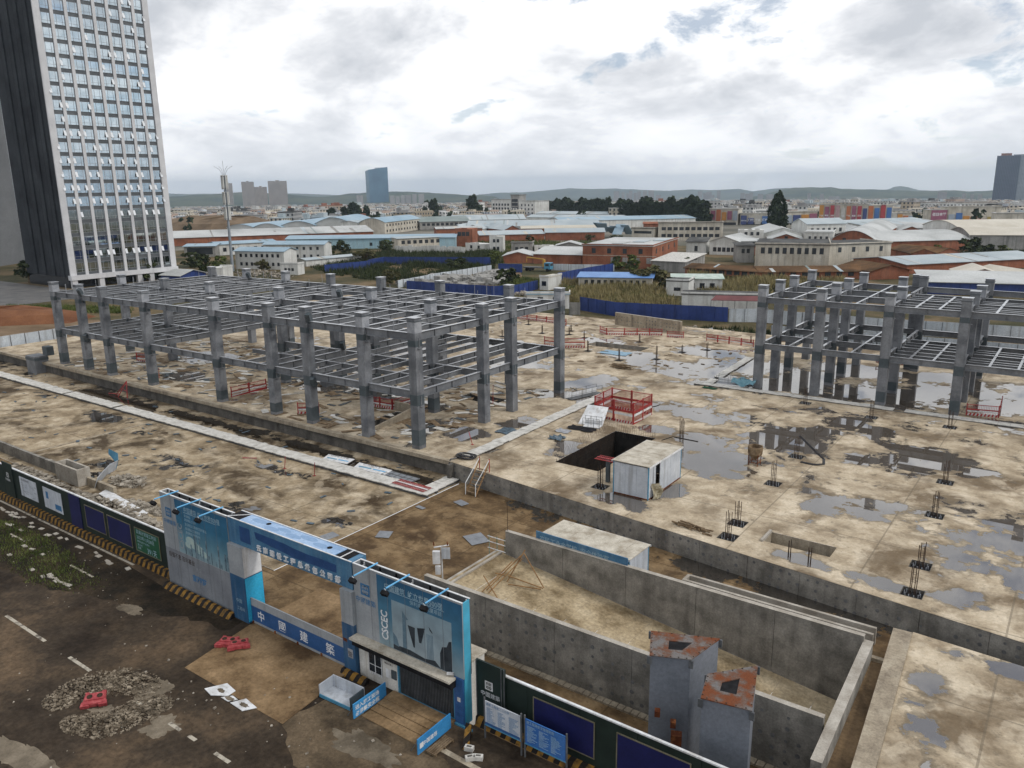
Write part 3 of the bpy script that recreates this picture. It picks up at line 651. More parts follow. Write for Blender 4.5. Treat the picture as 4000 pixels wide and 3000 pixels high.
def billboard(x0, x1, zb):
    """hollow board seen from above: front and back skins, end skin, white rims, inner braces"""
    MB().box(x0, 26.6, zb, x1, 26.66, 5.1).build('front_board', M['grey_board_light'], gate); fr = gate.children[-1]
    MB().box(x0, 27.16, zb, x1, 27.22, 5.1).build('back_board', M['dark_steel'], gate)
    MB().box(x0, 26.662, zb, x0+.05, 27.158, 5.06).build('end_board', M['grey_board_light'], gate)
    for k in range(1, 6): x = x0+k*(x1-x0)/6; MB().box(x-.008, 26.5785, zb+.02, x+.008, 26.5825, 5.05).build('sheet_seam', M['grey_board'], fr)
    mb = MB(); mb.box(x0-.01, 26.58, 5.102, x1+.01, 26.68, 5.13); mb.box(x0-.01, 27.14, 5.102, x1+.01, 27.24, 5.13); mb.box(x0-.01, 26.682, 5.102, x0+.06, 27.138, 5.13)
    mb.build('top_rim', M['white_paint'], gate)
    for k in range(7):
        x = x0+.35+k*(x1-x0-.5)/6
        mb = MB(); mb.box(x-.03, 27.09, 2.6, x+.03, 27.155, 5.06); mb.box(x-.03, 26.67, 4.86, x+.03, 27.085, 4.92) if k % 3 == 0 else None
        mb.build('brace', M['white_paint'] if k % 3 == 0 else M['black'], gate)
    return fr
fl = billboard(-48.36, -41.02, LOW+.05)
rect('blue_print', M['print_blue'], fl, -46.66, 1.24, -41.04, 4.98, 26.598)
rect('lower_print', M['grey_board'], fl, -48.34, LOW+.08, -41.04, 1.2, 26.597)
emblem(fl, -47.85, 3.5, .64, 26.596, M['blue_letter'], M['grey_board_light'])
def letters(par, txt, size, x, z, y, m, ux=UX, uy=UZV, sq=1.0, thick=.001, bold=0.0, name='lettering', align='LEFT'):
    return text_mb(txt, size, (x, y, z), ux, uy, thick=thick, squeeze=sq, bold=bold, align=align).build(name, m, par)
letters(fl, '中國建築', .36, -48.2, 3.0, 26.594, M['blue_letter'], bold=.01)
letters(fl, 'CSCEC', .68, -46.12, 1.5, 26.592, M['grey_board_light'], ux=(0,0,1), uy=(-1,0,0), sq=.86, bold=.02)
letters(fl, '中国建筑 屹立世界500强', .42, -45.7, 4.3, 26.592, M['pale_letter'], sq=.86)
for k, (z, n, s) in enumerate(((3.95, 4, .2), (3.68, 7, .2), (3.36, 12, .22), (3.06, 9, .2), (2.78, 9, .2))):
    letters(fl, '建设精品工程铸就百年基业'[:n], s, -45.7, z, 26.592, M['pale_letter'], sq=.9)
rect('print_rule', M['pale_letter'], fl, -45.75, 4.22, -42.2, 4.25, 26.593)
mb = MB()                                           # printed skyline along the foot of the blue field
for k in range(15):
    x = -45.9+k*.32+random.uniform(-.08,.08); h = random.choice((.3,.5,.8,1.1,1.5)); wd = random.uniform(.05,.2); mb.box(x, 26.588, 1.26, x+wd, 26.592, 1.3+h)
tag(mb.build('printed_skyline', mat('skyline_ink', (.05,.09,.12), (.2,.29,.34), .6, 3), fl), kind='stuff')
mb = MB()
for cx, cz, r in ((-45.3,2.35,.45), (-44.9,2.15,.5), (-44.4,1.95,.5), (-45.5,2.0,.4), (-43.9,1.75,.4)): mb.poly([(cx+r*math.cos(a)*1.1, 26.5905+.0003*r*10+cz*.0002, cz+r*.6*math.sin(a)) for a in [2*math.pi*q/14 for q in range(14)]])
mb.build('printed_cloud', mat('cloud_ink', (.28,.42,.44), (.42,.5,.45), .6, 3), fl)
letters(fl, '自强不息 百年基业', .40, -48.05, .62, 26.592, M['dark_letter'], sq=.9, bold=.02)
letters(fl, '责任', .3, -45.0, .3, 26.592, M['grey_board_light'], sq=.9)
letters(fl, '家园梦', .52, -45.5, -.5, 26.592, M['blue_letter'], bold=.03, sq=1.0)
mb = MB()                                           # torn white paper along the bottom
for k in range(34):
    x = -48.2+k*.21; h = random.choice((.05,.1,.14,.2,.42)); mb.poly([(x, 26.594, LOW+.1), (x+.22, 26.594, LOW+.1), (x+.16, 26.594, LOW+.1+h), (x+.06, 26.594, LOW+.12+h*.6)])
mb.build('torn_paper', M['white_paint'], fl)
MB().box(-48.6, 26.45, LOW+.002, -40.95, 26.598, LOW+.11).build('foot_rail', M['blue_trim'], gate)
# pillars and lintel
def pillar(x0, x1, name='pillar'):
    MB().box(x0, 26.4, LOW+.05, x1, 27.7, 3.44).build(name, M['grey_board_light'], gate); p = gate.children[-1]
    e = .006
    MB().box(x0-e, 26.4-e, LOW+.06, x1+e, 27.7+e, 1.45).build('blue_base', M['pillar_blue'], p)
    return p
pl = pillar(-40.95, -39.5)
MB().box(-39.493, 26.42, -1.5, -39.485, 27.68, 1.4).build('cyan_face', mat('bright_cyan', (.03,.36,.6), (.04,.42,.66), .4, 1), pl)
MB().box(-39.499, 26.42, 1.47, -39.489, 27.68, 3.42).build('white_face', M['white_paint'], pl)
letters(pl, '中国', .3, -40.55, -.35, 26.385, M['pale_letter']); letters(pl, '工程处', .26, -40.5, -.85, 26.385, M['pale_letter'])
pr = pillar(-30.9, -29.98)
rect('painted_shield', M['steel_light'], pr, -30.55, -.6, -30.15, -.05, 26.392); rect('rust_patch', M['rust'], pr, -30.86, .3, -30.55, .5, 26.392)
letters(pr, '警', .36, -30.55, -.5, 26.384, M['dark_letter'])
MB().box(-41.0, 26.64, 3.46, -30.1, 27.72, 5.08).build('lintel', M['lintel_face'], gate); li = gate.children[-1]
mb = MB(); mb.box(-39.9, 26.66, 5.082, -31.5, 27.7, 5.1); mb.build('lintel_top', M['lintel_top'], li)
mb = MB(); mb.box(-41.0, 26.62, 5.09, -30.1, 26.69, 5.125); mb.box(-41.0, 27.66, 5.11, -30.1, 27.74, 5.14); mb.build('top_rim', M['white_paint'], li)
mb = MB(); mb.box(-41.0, 26.7, 5.084, -39.92, 27.65, 5.09); mb.box(-31.45, 26.7, 5.084, -30.5, 27.65, 5.09); mb.build('open_hatch', M['black'], li)
mb = MB(); mb.bar((-41,26.7,5.11), (-39.95,27.65,5.11), .03); mb.bar((-31.0,26.7,5.11), (-31.0,27.65,5.11), .03); mb.build('hatch_brace', M['white_paint'], li)
for x, y in ((-37.9, 27.35), (-32.4, 27.2)): MB().lathe((x, y, 5.102), [(.16,0),(.16,.01),(.09,.012),(.0,.012)], 10).build('drain_hole', M['black'], li)
mb = MB()
for x, y, r in ((-37.2,27.0,.5), (-36.4,27.3,.45), (-35.3,27.05,.5), (-34.3,27.35,.55), (-33.0,27.1,.5), (-38.7,27.3,.5), (-32.0,27.4,.4)): mb.poly([(x+r*1.3*math.cos(a), y+r*.42*math.sin(a), 5.1025) for a in [2*math.pi*q/18 for q in range(18)]])
mb.build('dried_water_marks', mat('water_mark', (.17,.29,.47), (.22,.34,.52), .4, 3), li)
rect('painted_out_emblem', M['paint_over'], li, -39.86, 3.76, -38.86, 4.76, 26.638)
mb = MB(); top = [(-38.4,4.74),(-37.0,4.72),(-35.6,4.7),(-34.9,4.62),(-33.6,4.58),(-32.4,4.62),(-31.3,4.6)]; bot = [(-38.3,4.3),(-37.0,4.18),(-35.6,4.1),(-34.9,4.02),(-33.6,4.05),(-32.4,4.08),(-31.32,4.12)]
for i in range(6): mb.poly([(bot[i][0],26.634,bot[i][1]),(bot[i+1][0],26.634,bot[i+1][1]),(top[i+1][0],26.634,top[i+1][1]),(top[i][0],26.634,top[i][1])])
mb.build('painted_out_title', M['paint_over'], li)
for k, ch in enumerate('云南建设工程总承包公司'[:11]+'部'):
    letters(li, ch, .42, -38.25+k*.62, 3.62, 26.638, M['white_letter'], thick=.07, bold=.02, name='raised_letter')
# gate leaf: sliding panel with four characters
MB().box(-39.45, 26.66, LOW+.06, -31.0, 26.74, .08).build('gate_leaf', M['grey_board_light'], gate); gl = gate.children[-1]
mb = MB(); mb.box(-39.44, 26.652, -1.42, -31.02, 26.656, -.42); mb.build('blue_band', M['leaf_blue'], gl)
for x, ch in ((-38.9,'中'), (-36.9,'國'), (-34.95,'建'), (-32.7,'築')): letters(gl, ch, .72, x, -1.18, 26.65, M['white_letter'], bold=.012)
for k in range(5): MB().box(-39.4+k*2.08, 26.6, LOW+.02, -39.3+k*2.08, 26.8, LOW+.2).build('wheel_box', M['rust'], gl)
# right billboard
fr = billboard(-29.96, -22.45, .98)
MB().box(-22.498, 26.662, LOW+.02, -22.44, 27.158, 5.08).build('cyan_end', M['cyan_side'], gate)
rect('blue_print', M['print_blue2'], fr, -28.2, 1.0, -22.46, 5.0, 26.598)
emblem(fr, -29.45, 3.45, .68, 26.596, M['blue_letter'], M['grey_board_light'])
letters(fr, '中國建築', .38, -29.88, 2.98, 26.594, M['blue_letter'], bold=.01)
letters(fr, 'CSCEC', .66, -27.55, 1.32, 26.592, M['white_letter'], ux=(0,0,1), uy=(-1,0,0), sq=.84, bold=.025)
letters(fr, '中国建筑  屹立世界500强', .40, -27.65, 4.36, 26.592, M['pale_letter'], sq=.9, bold=.01)
letters(fr, '保利南亚大厦项目', .27, -25.9, 4.0, 26.592, M['pale_letter'], sq=1.0)
rect('print_rule', M['pale_letter'], fr, -27.4, 4.28, -23.6, 4.31, 26.593)
ph = rect('printed_picture', gradmat('picture_sky', [(0, (.30,.36,.39)), (1, (.22,.31,.36))], 1.0, 3.9), fr, -27.2, 1.02, -23.15, 3.84, 26.594)
ink = mat('picture_ink', (.012,.018,.025), (.03,.04,.05), .6, 2); ink2 = mat('picture_mid', (.08,.15,.2), (.13,.2,.25), .6, 2)
def pp(pts, m, name, y=26.588): MB().poly([(a, y, b) for a, b in pts]).build(name, m, ph)
pp([(-26.5,1.2),(-26.2,1.2),(-26.2,3.0),(-26.05,3.05),(-26.45,3.45)], ink2, 'picture_tower')
pp([(-26.1,2.75),(-25.75,1.6),(-25.65,1.6),(-25.6,2.75)], ink, 'picture_tower', 26.587); pp([(-25.45,2.8),(-25.35,2.0),(-25.2,2.0),(-24.9,2.95)], ink, 'picture_tower', 26.587)
for k in range(5): pp([(-24.8+k*.09,1.15),(-24.76+k*.09,1.15),(-24.76+k*.09,2.7),(-24.8+k*.09,2.7)], ink2, 'picture_tower', 26.586)
pp([(-24.6,2.95),(-24.4,2.8),(-24.42,2.9),(-24.65,3.15)], ink, 'picture_tower')
pp([(-23.95,1.03),(-23.18,1.03),(-23.18,2.8),(-23.35,2.75),(-23.5,2.4),(-23.8,2.3),(-23.95,1.9)], ink, 'picture_tree', 26.585); pp([(-27.18,1.03),(-23.9,1.03),(-24.3,1.35),(-25,1.22),(-26,1.35),(-27.18,1.3)], ink, 'picture_trees', 26.584)
pp([(-27.18,1.3),(-26.75,1.25),(-26.9,1.75),(-27.18,2.0)], ink2, 'picture_trees', 26.5835)
# guard room front under the right board
MB().box(-29.9, 26.62, LOW+.05, -26.95, 27.15, .9).build('guard_wall', M['offwhite'], gate); gw = gate.children[-1]
MB().box(-29.96, 26.0, .86, -22.9, 26.6, .97).build('awning', M['roof_dirty'], gate); aw = gate.children[-1]
MB().box(-29.94, 26.18, .45, -22.92, 26.59, .858).build('painted_awning_shade', M['black'], aw)  # black block standing in for the shade under the awning
MB().box(-29.15, 26.59, -1.02, -28.15, 26.618, .18).build('window', M['glass_dark'], gw); wn = gw.children[-1]
mb = MB()
for x in (-29.15,-28.67,-28.19): mb.box(x, 26.57, -1.02, x+.045, 26.588, .18)
for z in (-1.02,-.55,.14): mb.box(-29.15, 26.565, z, -28.15, 26.572, z+.035)
for k in range(6): mb.box(-29.08+k*.17, 26.555, -1.12, -29.0+k*.17, 26.564, -1.0)
mb.build('window_bars', M['white_paint'], wn)
for k, s in enumerate(('外来人员及车辆', '请登记进入')): letters(gw, s, .13, -27.98, .02-.17*k, 26.614, M['dark_letter'], bold=.02)
rect('notice_sheet', M['white_paint'], gw, -27.9, -.95, -27.55, -.42, 26.617); rect('machine_box', M['steel_dark'], gw, -27.45, -.85, -27.1, -.35, 26.617, .06)
MB().box(-26.94, 26.72, LOW+.03, -23.15, 26.78, .9).build('grille_backing', mat('grille_dark', (.008,.009,.01), (.02,.02,.022), .5, 2), gate); gb = gate.children[-1]
for k in range(36): MB().box(-26.88+k*.105, 26.66, LOW+.05, -26.85+k*.105, 26.7, .72).build('grille_bar', M['dark_steel'], gb)
mb = MB(); mb.box(-27.0, 26.58, LOW+.03, -26.92, 26.715, .9); mb.box(-23.15, 26.58, LOW+.03, -23.05, 26.715, .9); mb.box(-26.92, 26.58, LOW+.03, -23.15, 26.65, LOW+.12); mb.build('grille_frame', M['blue_trim'], gate)
MB().box(-23.05, 26.52, LOW+.02, -22.5, 27.158, .978).build('right_post', M['leaf_blue'], gate); rp = gate.children[-1]
letters(rp, '安全', .3, -22.95, -.75, 26.51, M['paint_over']); letters(rp, '第一', .26, -22.95, -1.15, 26.51, M['paint_over']); rect('torn_sticker', M['white_paint'], rp, -22.85, -.32, -22.65, -.08, 26.515)
MB().box(-24.0, 26.4, LOW+.002, -21.9, 26.515, LOW+.1).build('foot_rail', M['blue_trim'], gate)
for x, y, z in ((-23.2,26.5,1.02),): MB().obox((x,26.45,z+.1),(.34,.12,.1),.5).build('camera_box', M['white_paint'], gate)
# guard cabin behind the board
t = thing('guard_cabin', 'low white guard cabin with dirty roof behind the right gate board', 'cabin', (-25, 28.2, LOW))
MB().box(-28.5, 27.3, -2.7, -23.05, 29.0, 1.05).build('cabin_wall', M['offwhite'], t); MB().box(-28.6, 27.26, 1.055, -22.95, 29.1, 1.15).build('cabin_roof', M['roof_dirty'], t); MB().box(-23.06, 27.26, -2.7, -22.94, 27.38, 1.05).build('corner_post', M['blue_trim'], t)
# floodlights
for i, (x, lab) in enumerate(((-47.14,'floodlight on blue arm at the far left end of the gate'), (-44.61,'middle floodlight over the left gate board'), (-42.26,'floodlight nearest the lintel over the left gate board'), (-28.74,'floodlight over the emblem of the right gate board'), (-26.45,'middle floodlight over the right gate board'), (-23.85,'floodlight nearest the cyan end of the right gate board'))):
    t = thing('floodlight', lab, 'floodlight', (x, 26.6, 5.14), 0, 'floodlights over the gate boards')
    mb = MB(); mb.bar((x, 27.25, 5.19), (x, 25.55, 5.17), .045, 6); mb.build('arm', M['arm_blue'], t)
    MB().obox((x, 25.45, 4.93), (.36,.22,.26), .15, tilt=.6).build('lamp_head', M['black'], t); lh = t.children[-1]
    mb = MB(); mb.path([(x-.13,25.55,5.12),(x+.02,25.52,5.06),(x+.12,25.5,4.98)], .018, 4); mb.build('lamp_bracket', M['white_paint'], lh)
# street hoarding
def hoarding(x0, x1, name, label, skip=()):
    t = thing(name, label, 'hoarding', ((x0+x1)/2, 27.35, LOW)); n = round((x1-x0)/2.9); w_ = (x1-x0)/n
    for k in range(n):
        a = x0+k*w_
        MB().box(a+.012, 27.3+random.uniform(-.012,.012), LOW+.3, a+w_-.012, 27.36, 1.52).build('panel', M['green_dark'], t)
        MB().box(a+w_-.06, 27.365, LOW, a+w_+.06, 27.43, 1.5).build('post', M['dark_steel'], t)
    MB().box(x0, 27.27, 1.525, x1, 27.4, 1.6).build('top_rail', M['white_paint'], t)
    mb = MB(); mb.hexa([(x0,26.93,LOW),(x1,26.93,LOW),(x1,27.29,LOW),(x0,27.29,LOW),(x0,27.02,LOW+.5),(x1,27.02,LOW+.5),(x1,27.29,LOW+.5),(x0,27.29,LOW+.5)]); mb.build('hazard_kerb', M['hazard'], t)
    return t
h1 = hoarding(-142, -48.4, 'hoarding', 'dark green street hoarding with posters left of the gate')
h2 = hoarding(-22.1, 10, 'hoarding', 'dark green street hoarding with blue framed boards right of the gate')
MB().box(-48.36, 26.7, LOW, -40.95, 26.99, LOW+.048).build('hazard_kerb', M['hazard'], gate)
mb = MB(); mb.hexa([(-48.36,26.0,LOW+.002),(-40.9,26.0,LOW+.002),(-40.9,26.44,LOW+.002),(-48.36,26.44,LOW+.002),(-48.36,26.25,LOW+.34),(-40.9,26.25,LOW+.34),(-40.9,26.44,LOW+.34),(-48.36,26.44,LOW+.34)]); mb.build('hazard_kerb', M['hazard'], gate)
mb = MB(); mb.hexa([(-30.95,26.0,LOW+.002),(-29.0,26.0,LOW+.002),(-29.0,26.38,LOW+.002),(-30.95,26.38,LOW+.002),(-30.95,26.2,LOW+.3),(-29.0,26.2,LOW+.3),(-29.0,26.38,LOW+.3),(-30.95,26.38,LOW+.3)]); mb.build('hazard_kerb', M['hazard'], gate)
M['board_navy'] = mat('navy_board', (.006,.008,.055), (.012,.014,.085), .5, .8)
M['board_green'] = mat('green_notice', (.01,.07,.035), (.02,.1,.05), .5, 1)
M['gilt'] = mat('board_frame', (.12,.11,.07), (.2,.18,.12), .5, 2)
def board(par, x0, z0, x1, z1, m, frame=True, y=27.285, name='poster'):
    o = MB().box(x0, y-.03, z0, x1, y, z1).build(name, m, par)
    if frame:
        f = .05; mb = MB()
        for a in ((x0-f,z0-f,x1+f,z0),(x0-f,z1,x1+f,z1+f),(x0-f,z0,x0,z1),(x1,z0,x1+f,z1)): mb.box(a[0], y-.045, a[1], a[2], y, a[3])
        mb.build('poster_frame', M['gilt'], o)
    return o
MB().box(-74.45, 27.2, LOW+.3, -72.65, 27.28, 1.93).build('pier_panel', M['green_dark'], h1); pp_ = h1.children[-1]
emblem(pp_, -73.75, .62, .42, 27.19, M['white_paint'], M['green_dark']); letters(pp_, '中國建築', .24, -74.1, .3, 27.185, M['white_letter'])
po = board(h1, -71.5, -.58, -68.5, 1.14, M['grey_panel'], False); letters(po, '施工现场平面图', .2, -71.2, .85, 27.25, M['dark_letter'])
mb = MB()
for k in range(30): x = random.uniform(-71.3,-68.9); z = random.uniform(-.45,.7); mb.box(x, 27.248, z, x+random.uniform(.1,.5), 27.252, z+.025)
mb.build('print_lines', M['grey_board'], po)
po = board(h1, -67.35, -.66, -64.3, 1.12, M['grey_panel'], False); rect('print_block', M['blue_letter'], po, -66.9, .2, -66.5, .8, 27.252); rect('print_block', M['blue_letter'], po, -65.5, -.45, -64.5, 0, 27.252)
MB().box(-63.0, 27.24, LOW+.25, -61.3, 27.285, 1.52).build('pier_panel', M['board_navy'], h1)
board(h1, -60.55, -.68, -57.75, 1.06, M['board_navy']); board(h1, -57.25, -.74, -54.1, 1.02, M['board_navy'])
po = board(h1, -53.5, -.74, -50.4, .98, M['board_green'])
for s, z, sz in (('距离计划竣工时间', .62, .34), ('2023年12月30日', .22, .34), ('保障安全生产文明施工', -.05, .17), ('倒计时', -.35, .22), ('还有', -.58, .22)): letters(po, s, sz, -53.3, z, 27.25, M['pale_letter'], sq=.95)
letters(po, '391天', .56, -52.1, -.66, 27.25, M['pale_letter'], sq=.9)
for a in ((-90,-87),(-86,-83),(-81,-78)): board(h1, a[0], -.7, a[1], 1.1, M['board_navy'])
MB().box(-22.15, 27.18, LOW+.2, -20.4, 27.28, 1.95).build('pier_panel', M['green_dark'], h2); pp_ = h2.children[-1]
emblem(pp_, -21.6, .5, .48, 27.17, M['white_paint'], M['green_dark']); letters(pp_, '中國建築', .3, -21.88, .12, 27.165, M['white_letter'])
for x in (-22.15, -20.62, -20.45): MB().box(x, 27.15, LOW+.2, x+.05, 27.178, 1.95).build('pier_edge', M['dark_steel'], pp_)
board(h2, -18.75, -.72, -15.5, 1.1, M['board_navy']); board(h2, -14.3, -.72, -10.9, 1.1, M['board_navy']); board(h2, -9.7, -.72, -6.3, 1.1, M['board_navy'])
# notice boards on posts
def notice(x0, x1, m, label, title, header):
    t = thing('notice_board', label, 'notice board', ((x0+x1)/2, 26.5, LOW))
    o = MB().box(x0+.05, 26.47, -.84, x1-.05, 26.52, .46).build('board', m, t)
    for x in (x0, x1): MB().bar((x, 26.5, LOW), (x, 26.5, .62), .045, 6).build('post', M['dark_steel'], t)
    MB().box(x0, 26.46, -.9, x1, 26.53, -.842).build('rail', M['blue_trim'], t)
    letters(o, title, .17, x0+.12, .26, 26.465, header, sq=.9)
    mb = MB()
    for k in range(16):
        z = .12-.055*k
        for c in range(3):
            a = x0+.15+c*.66; mb.box(a, 26.462, z, a+random.uniform(.2,.6), 26.466, z+.018)
    mb.build('print_lines', header, o)
    mb = MB()
    if m is M['grey_panel']: mb.box(x0+.06, 26.461, -.83, x1-.06, 26.466, -.7); mb.build('blue_band', M['leaf_blue'], o)
notice(-21.12, -18.95, M['grey_panel'], 'white printed notice board on posts beside the emblem panel', '建筑工程施工公示牌', M['blue_letter'])
notice(-18.75, -16.45, mat('notice_blue', (.03,.12,.36), (.05,.16,.42), .4, 1), 'blue printed notice board on posts before the hoarding', '施工现场安全管理制度', M['pale_letter'])

# ------------------------------------------------------------------ huts on the site
def hut(name, label, loc, L_, W_, H_, rz, nl, nw, roof_n, roof_dir='x', door=None):
    """panel hut: local x = length, y = width; panels, corner posts, base frame and roof sheets are parts"""
    t = thing(name, label, 'site hut', loc, rz)
    def P(mb, nm, m): return mb.build(nm, m, t, local=True)
    hx, hy = L_/2, W_/2
    for k in range(nl):
        a = -hx+.06+k*(L_-.12)/nl; b = -hx+.06+(k+1)*(L_-.12)/nl
        for s in (-1, 1):
            if door and s == door[0] and k == door[1]:
                P(MB().box(a+.02, s*(hy-.35), .12, b-.02, s*(hy-.3), H_-.12), 'dark_interior', M['black'])
                P(MB().box(a-.25, s*(hy+.01), .12, a+.12, s*(hy+.045), H_-.2), 'sliding_door', M['grey_panel']); continue
            P(MB().box(a+.008, s*(hy-.05), .1, b-.008, s*hy+random.uniform(-.006,.006), H_-.1), 'wall_panel', M['grey_panel'])
    for k in range(nw):
        a = -hy+.06+k*(W_-.12)/nw; b = -hy+.06+(k+1)*(W_-.12)/nw
        for s in (-1, 1): P(MB().box(s*(hx-.05), a+.008, .1, s*hx, b-.008, H_-.1), 'wall_panel', M['grey_panel'])
    for sx in (-1, 1):
        for sy in (-1, 1): P(MB().box(sx*(hx+.02), sy*(hy+.02), 0, sx*(hx-.06), sy*(hy-.06), H_), 'corner_post', M['blue_trim'])
    mb = MB(); mb.box(-hx-.01,-hy-.01,0,hx+.01,-hy+.04,.098); mb.box(-hx-.01,hy-.04,0,hx+.01,hy+.01,.098); mb.box(-hx-.01,-hy+.042,0,-hx+.04,hy-.042,.098); mb.box(hx-.04,-hy+.042,0,hx+.01,hy-.042,.098); P(mb, 'base_frame', M['rust'])
    for k in range(roof_n):
        if roof_dir == 'x': a = -hx-.1+k*(L_+.2)/roof_n; P(MB().box(a+.01, -hy-.1, H_+.003, a+(L_+.2)/roof_n-.01, hy+.1, H_+.06+random.uniform(-.01,.01)), 'roof_sheet', M['roof_dirty'])
    P(MB().box(-hx-.12,-hy-.13,H_-.1,hx+.12,-hy-.102,H_+.05), 'roof_edge', M['white_paint']); P(MB().box(-hx-.12,hy+.102,H_-.1,hx+.12,hy+.13,H_+.05), 'roof_edge', M['white_paint'])
    return t
hut('panel_hut', 'white panel hut with stained roof standing beside the dark pit', (-28.0, 57.65, .03), 6.1, 3.15, 2.78, R(90)-.0, 6, 3, 6, door=(-1, 1))
t = thing('plastic_sheet', 'crumpled dirty sheet leaning at the hut door', 'sheet', (-26.1, 55.6, 0))
mb = MB(); nx, ny = 6, 7
P_ = [[(-26.25+.5*math.sin(j*.9+i)*.25+i*.09, 55.0+i*.16+.05*math.sin(j*2+i), j*.22+.02) for j in range(ny)] for i in range(nx)]
for i in range(nx-1):
    for j in range(ny-1):
        if j > 3 and (i+j) > 7: continue
        mb.poly([P_[i][j], P_[i+1][j], P_[i+1][j+1], P_[i][j+1]])
mb.build('sheet_fold', mat('dirty_sheet', (.2,.17,.1), (.45,.42,.33), .7, 3), t)
h = hut('panel_hut', 'white panel hut with blue sign fascia behind the far ramp wall', (-25.15, 44.0, LOW), 6.8, 2.6, 2.72, -.03, 7, 3, 7)
MB().box(-3.7, -1.72, 2.15, 3.5, -1.65, 3.0).build('sign_fascia', M['lintel_face'], h, local=True)
sf = h.children[-1]
text_mb('农民工业余学校  安全体验室', .44, (-3.4, -1.73, 2.38), UX, UZV, None, squeeze=1.0).build('lettering', M['pale_letter'], sf, local=True)
MB().box(-3.4, -1.45, .5, 3.4, -1.32, 2.04).build('open_front', M['black'], h, local=True)
# ------------------------------------------------------------------ plank walkways
def planks(name, label, p, q, wd, z, step, m, joints=True):
    p = Vector((*p, z)); q = Vector((*q, z)); d = q-p; L_ = d.length; d.normalize(); n = Vector((-d.y, d.x, 0))
    t = thing(name, label, 'walkway', tuple(p)); ang = math.atan2(d.y, d.x); TM[t.name] = Matrix.Translation(p) @ Matrix.Rotation(ang, 4, 'Z'); t.rotation_euler = (0, 0, ang)
    base = [MB().box(.01, 0, 0, step-.012, wd, .07).build('plank', m, t, local=True) for _ in range(1)]
    k = int(L_/step)
    for i in range(1, k):
        if random.random() < .02: continue
        inst(base[0], 'plank', t, (i*step, random.uniform(-.06,.06), random.uniform(-.02,.025)), random.uniform(-.008,.008), (1, random.uniform(.95,1.03), 1))
    MB().box(0, .1, -.2, L_, .25, -.03).build('bearer', M['dark_steel'], t, local=True); MB().box(0, wd-.25, -.2, L_, wd-.1, -.03).build('bearer', M['dark_steel'], t, local=True)
    return t
planks('plank_walkway', 'long pale plank walkway crossing the lower yard', (-141, 47.75), (-44.1, 48.0), 1.55, -1.4, .56, M['board'])
planks('plank_walkway', 'short plank landing at the end of the long walkway', (-44.3, 49.6), (-44.3, 52.9), 1.5, -1.4, .6, M['board'])
planks('plank_walkway', 'pale plank walkway leading across the deck to the red enclosure', (-44.4, 54.9), (-44.9, 84.5), 1.35, .1, .95, M['board'])
planks('plank_walkway', 'plank strip running in front of the right steel frame', (-39.0, 92.5), (10, 93.2), 1.2, .08, 1.1, M['board'])
planks('plank_walkway', 'plank strip going back along the left side of the right frame', (-37.0, 94.0), (-38.0, 112), 1.1, .08, 1.1, M['board'])
t = thing('slab_joint_kerb', 'raised strip dividing the left yard slab', 'kerb', (-86, 42, LOW)); 
for k in range(8): MB().box(-86.3, 32.2+k*1.95, LOW+.03, -85.95, 34.1+k*1.95, LOW+.1).build('kerb_piece', M['conc_tan'], t)
# ------------------------------------------------------------------ rebar stubs in bolt pits
SLAB = ['standing beside the dark pit in the puddle', 'with drooping black hose near the deck centre', 'just behind the cast hopper foot on the deck', 'under a red lying panel near the white hut', 'the farther of two beside the timber pile', 'nearest the retaining wall beside the timber pile', 'farthest back along the right edge row', 'second from the back along the right edge row', 'third from the back along the right edge row', 'nearest of the right edge row by the wall', 'left one along the plank strip before the right frame', 'middle one along the plank strip before the right frame', 'right one along the plank strip before the right frame']
for (x, y, h_, pit), lb in zip(STUBS, SLAB):
    t = thing('rebar_stub', 'rusty rebar stub column '+lb, 'rebar stub', (x, y, 0), 0, 'rebar stub columns on the deck')
    if pit:
        MB().box(-.62,-.62,-.22,.62,.62,-.2).build('pit_base', M['black'], t, local=True)
        mb = MB()
        for a in ((-.63,-.62,-.6,.62),(.6,-.62,.63,.62),(-.6,-.63,.6,-.6),(-.6,.6,.6,.63)): mb.box(a[0],a[1],-.2,a[2],a[3],.01)
        mb.build('pit_rim', M['conc_dark'], t, local=True)
        for k in range(10):
            a = 2*math.pi*k/10; b = MB().bar((.45*math.cos(a), .45*math.sin(a), -.2), (.45*math.cos(a), .45*math.sin(a), .06), .03, 5).build('anchor_bolt', M['steel_light'], t, local=True)
    nb = 6 if not pit else 4
    for k in range(nb):
        a = 2*math.pi*k/nb+.6; r = .2
        MB().bar((r*math.cos(a), r*math.sin(a), -.2 if pit else 0), (r*math.cos(a)+random.uniform(-.03,.03), r*math.sin(a), h_*random.uniform(.85,1.05)), .026, 5).build('bar', M['rebar'], t, local=True)
    mb = MB()
    for z in (.3,.8,1.3): 
        for k in range(nb):
            a = 2*math.pi*k/nb+.6; b = 2*math.pi*(k+1)/nb+.6; mb.bar((.21*math.cos(a),.21*math.sin(a),z), (.21*math.cos(b),.21*math.sin(b),z), .012, 3)
    mb.build('tie', M['rebar'], t, local=True)
t = thing('steel_angle', 'bent black steel angle lying around the rebar in the puddle', 'steel angle', (-30.9, 70.2, 0))
mb = MB(); mb.bar((-32.3,69.4,.03),(-31.9,71.1,.03),.04); mb.bar((-31.9,71.1,.03),(-29.2,71.0,.03),.04); mb.build('angle_bar', M['black'], t)
t = thing('black_hose', 'drooping black hose hanging from the rebar near the deck centre', 'hose', (-19.5, 71.6, 0))
mb = MB()
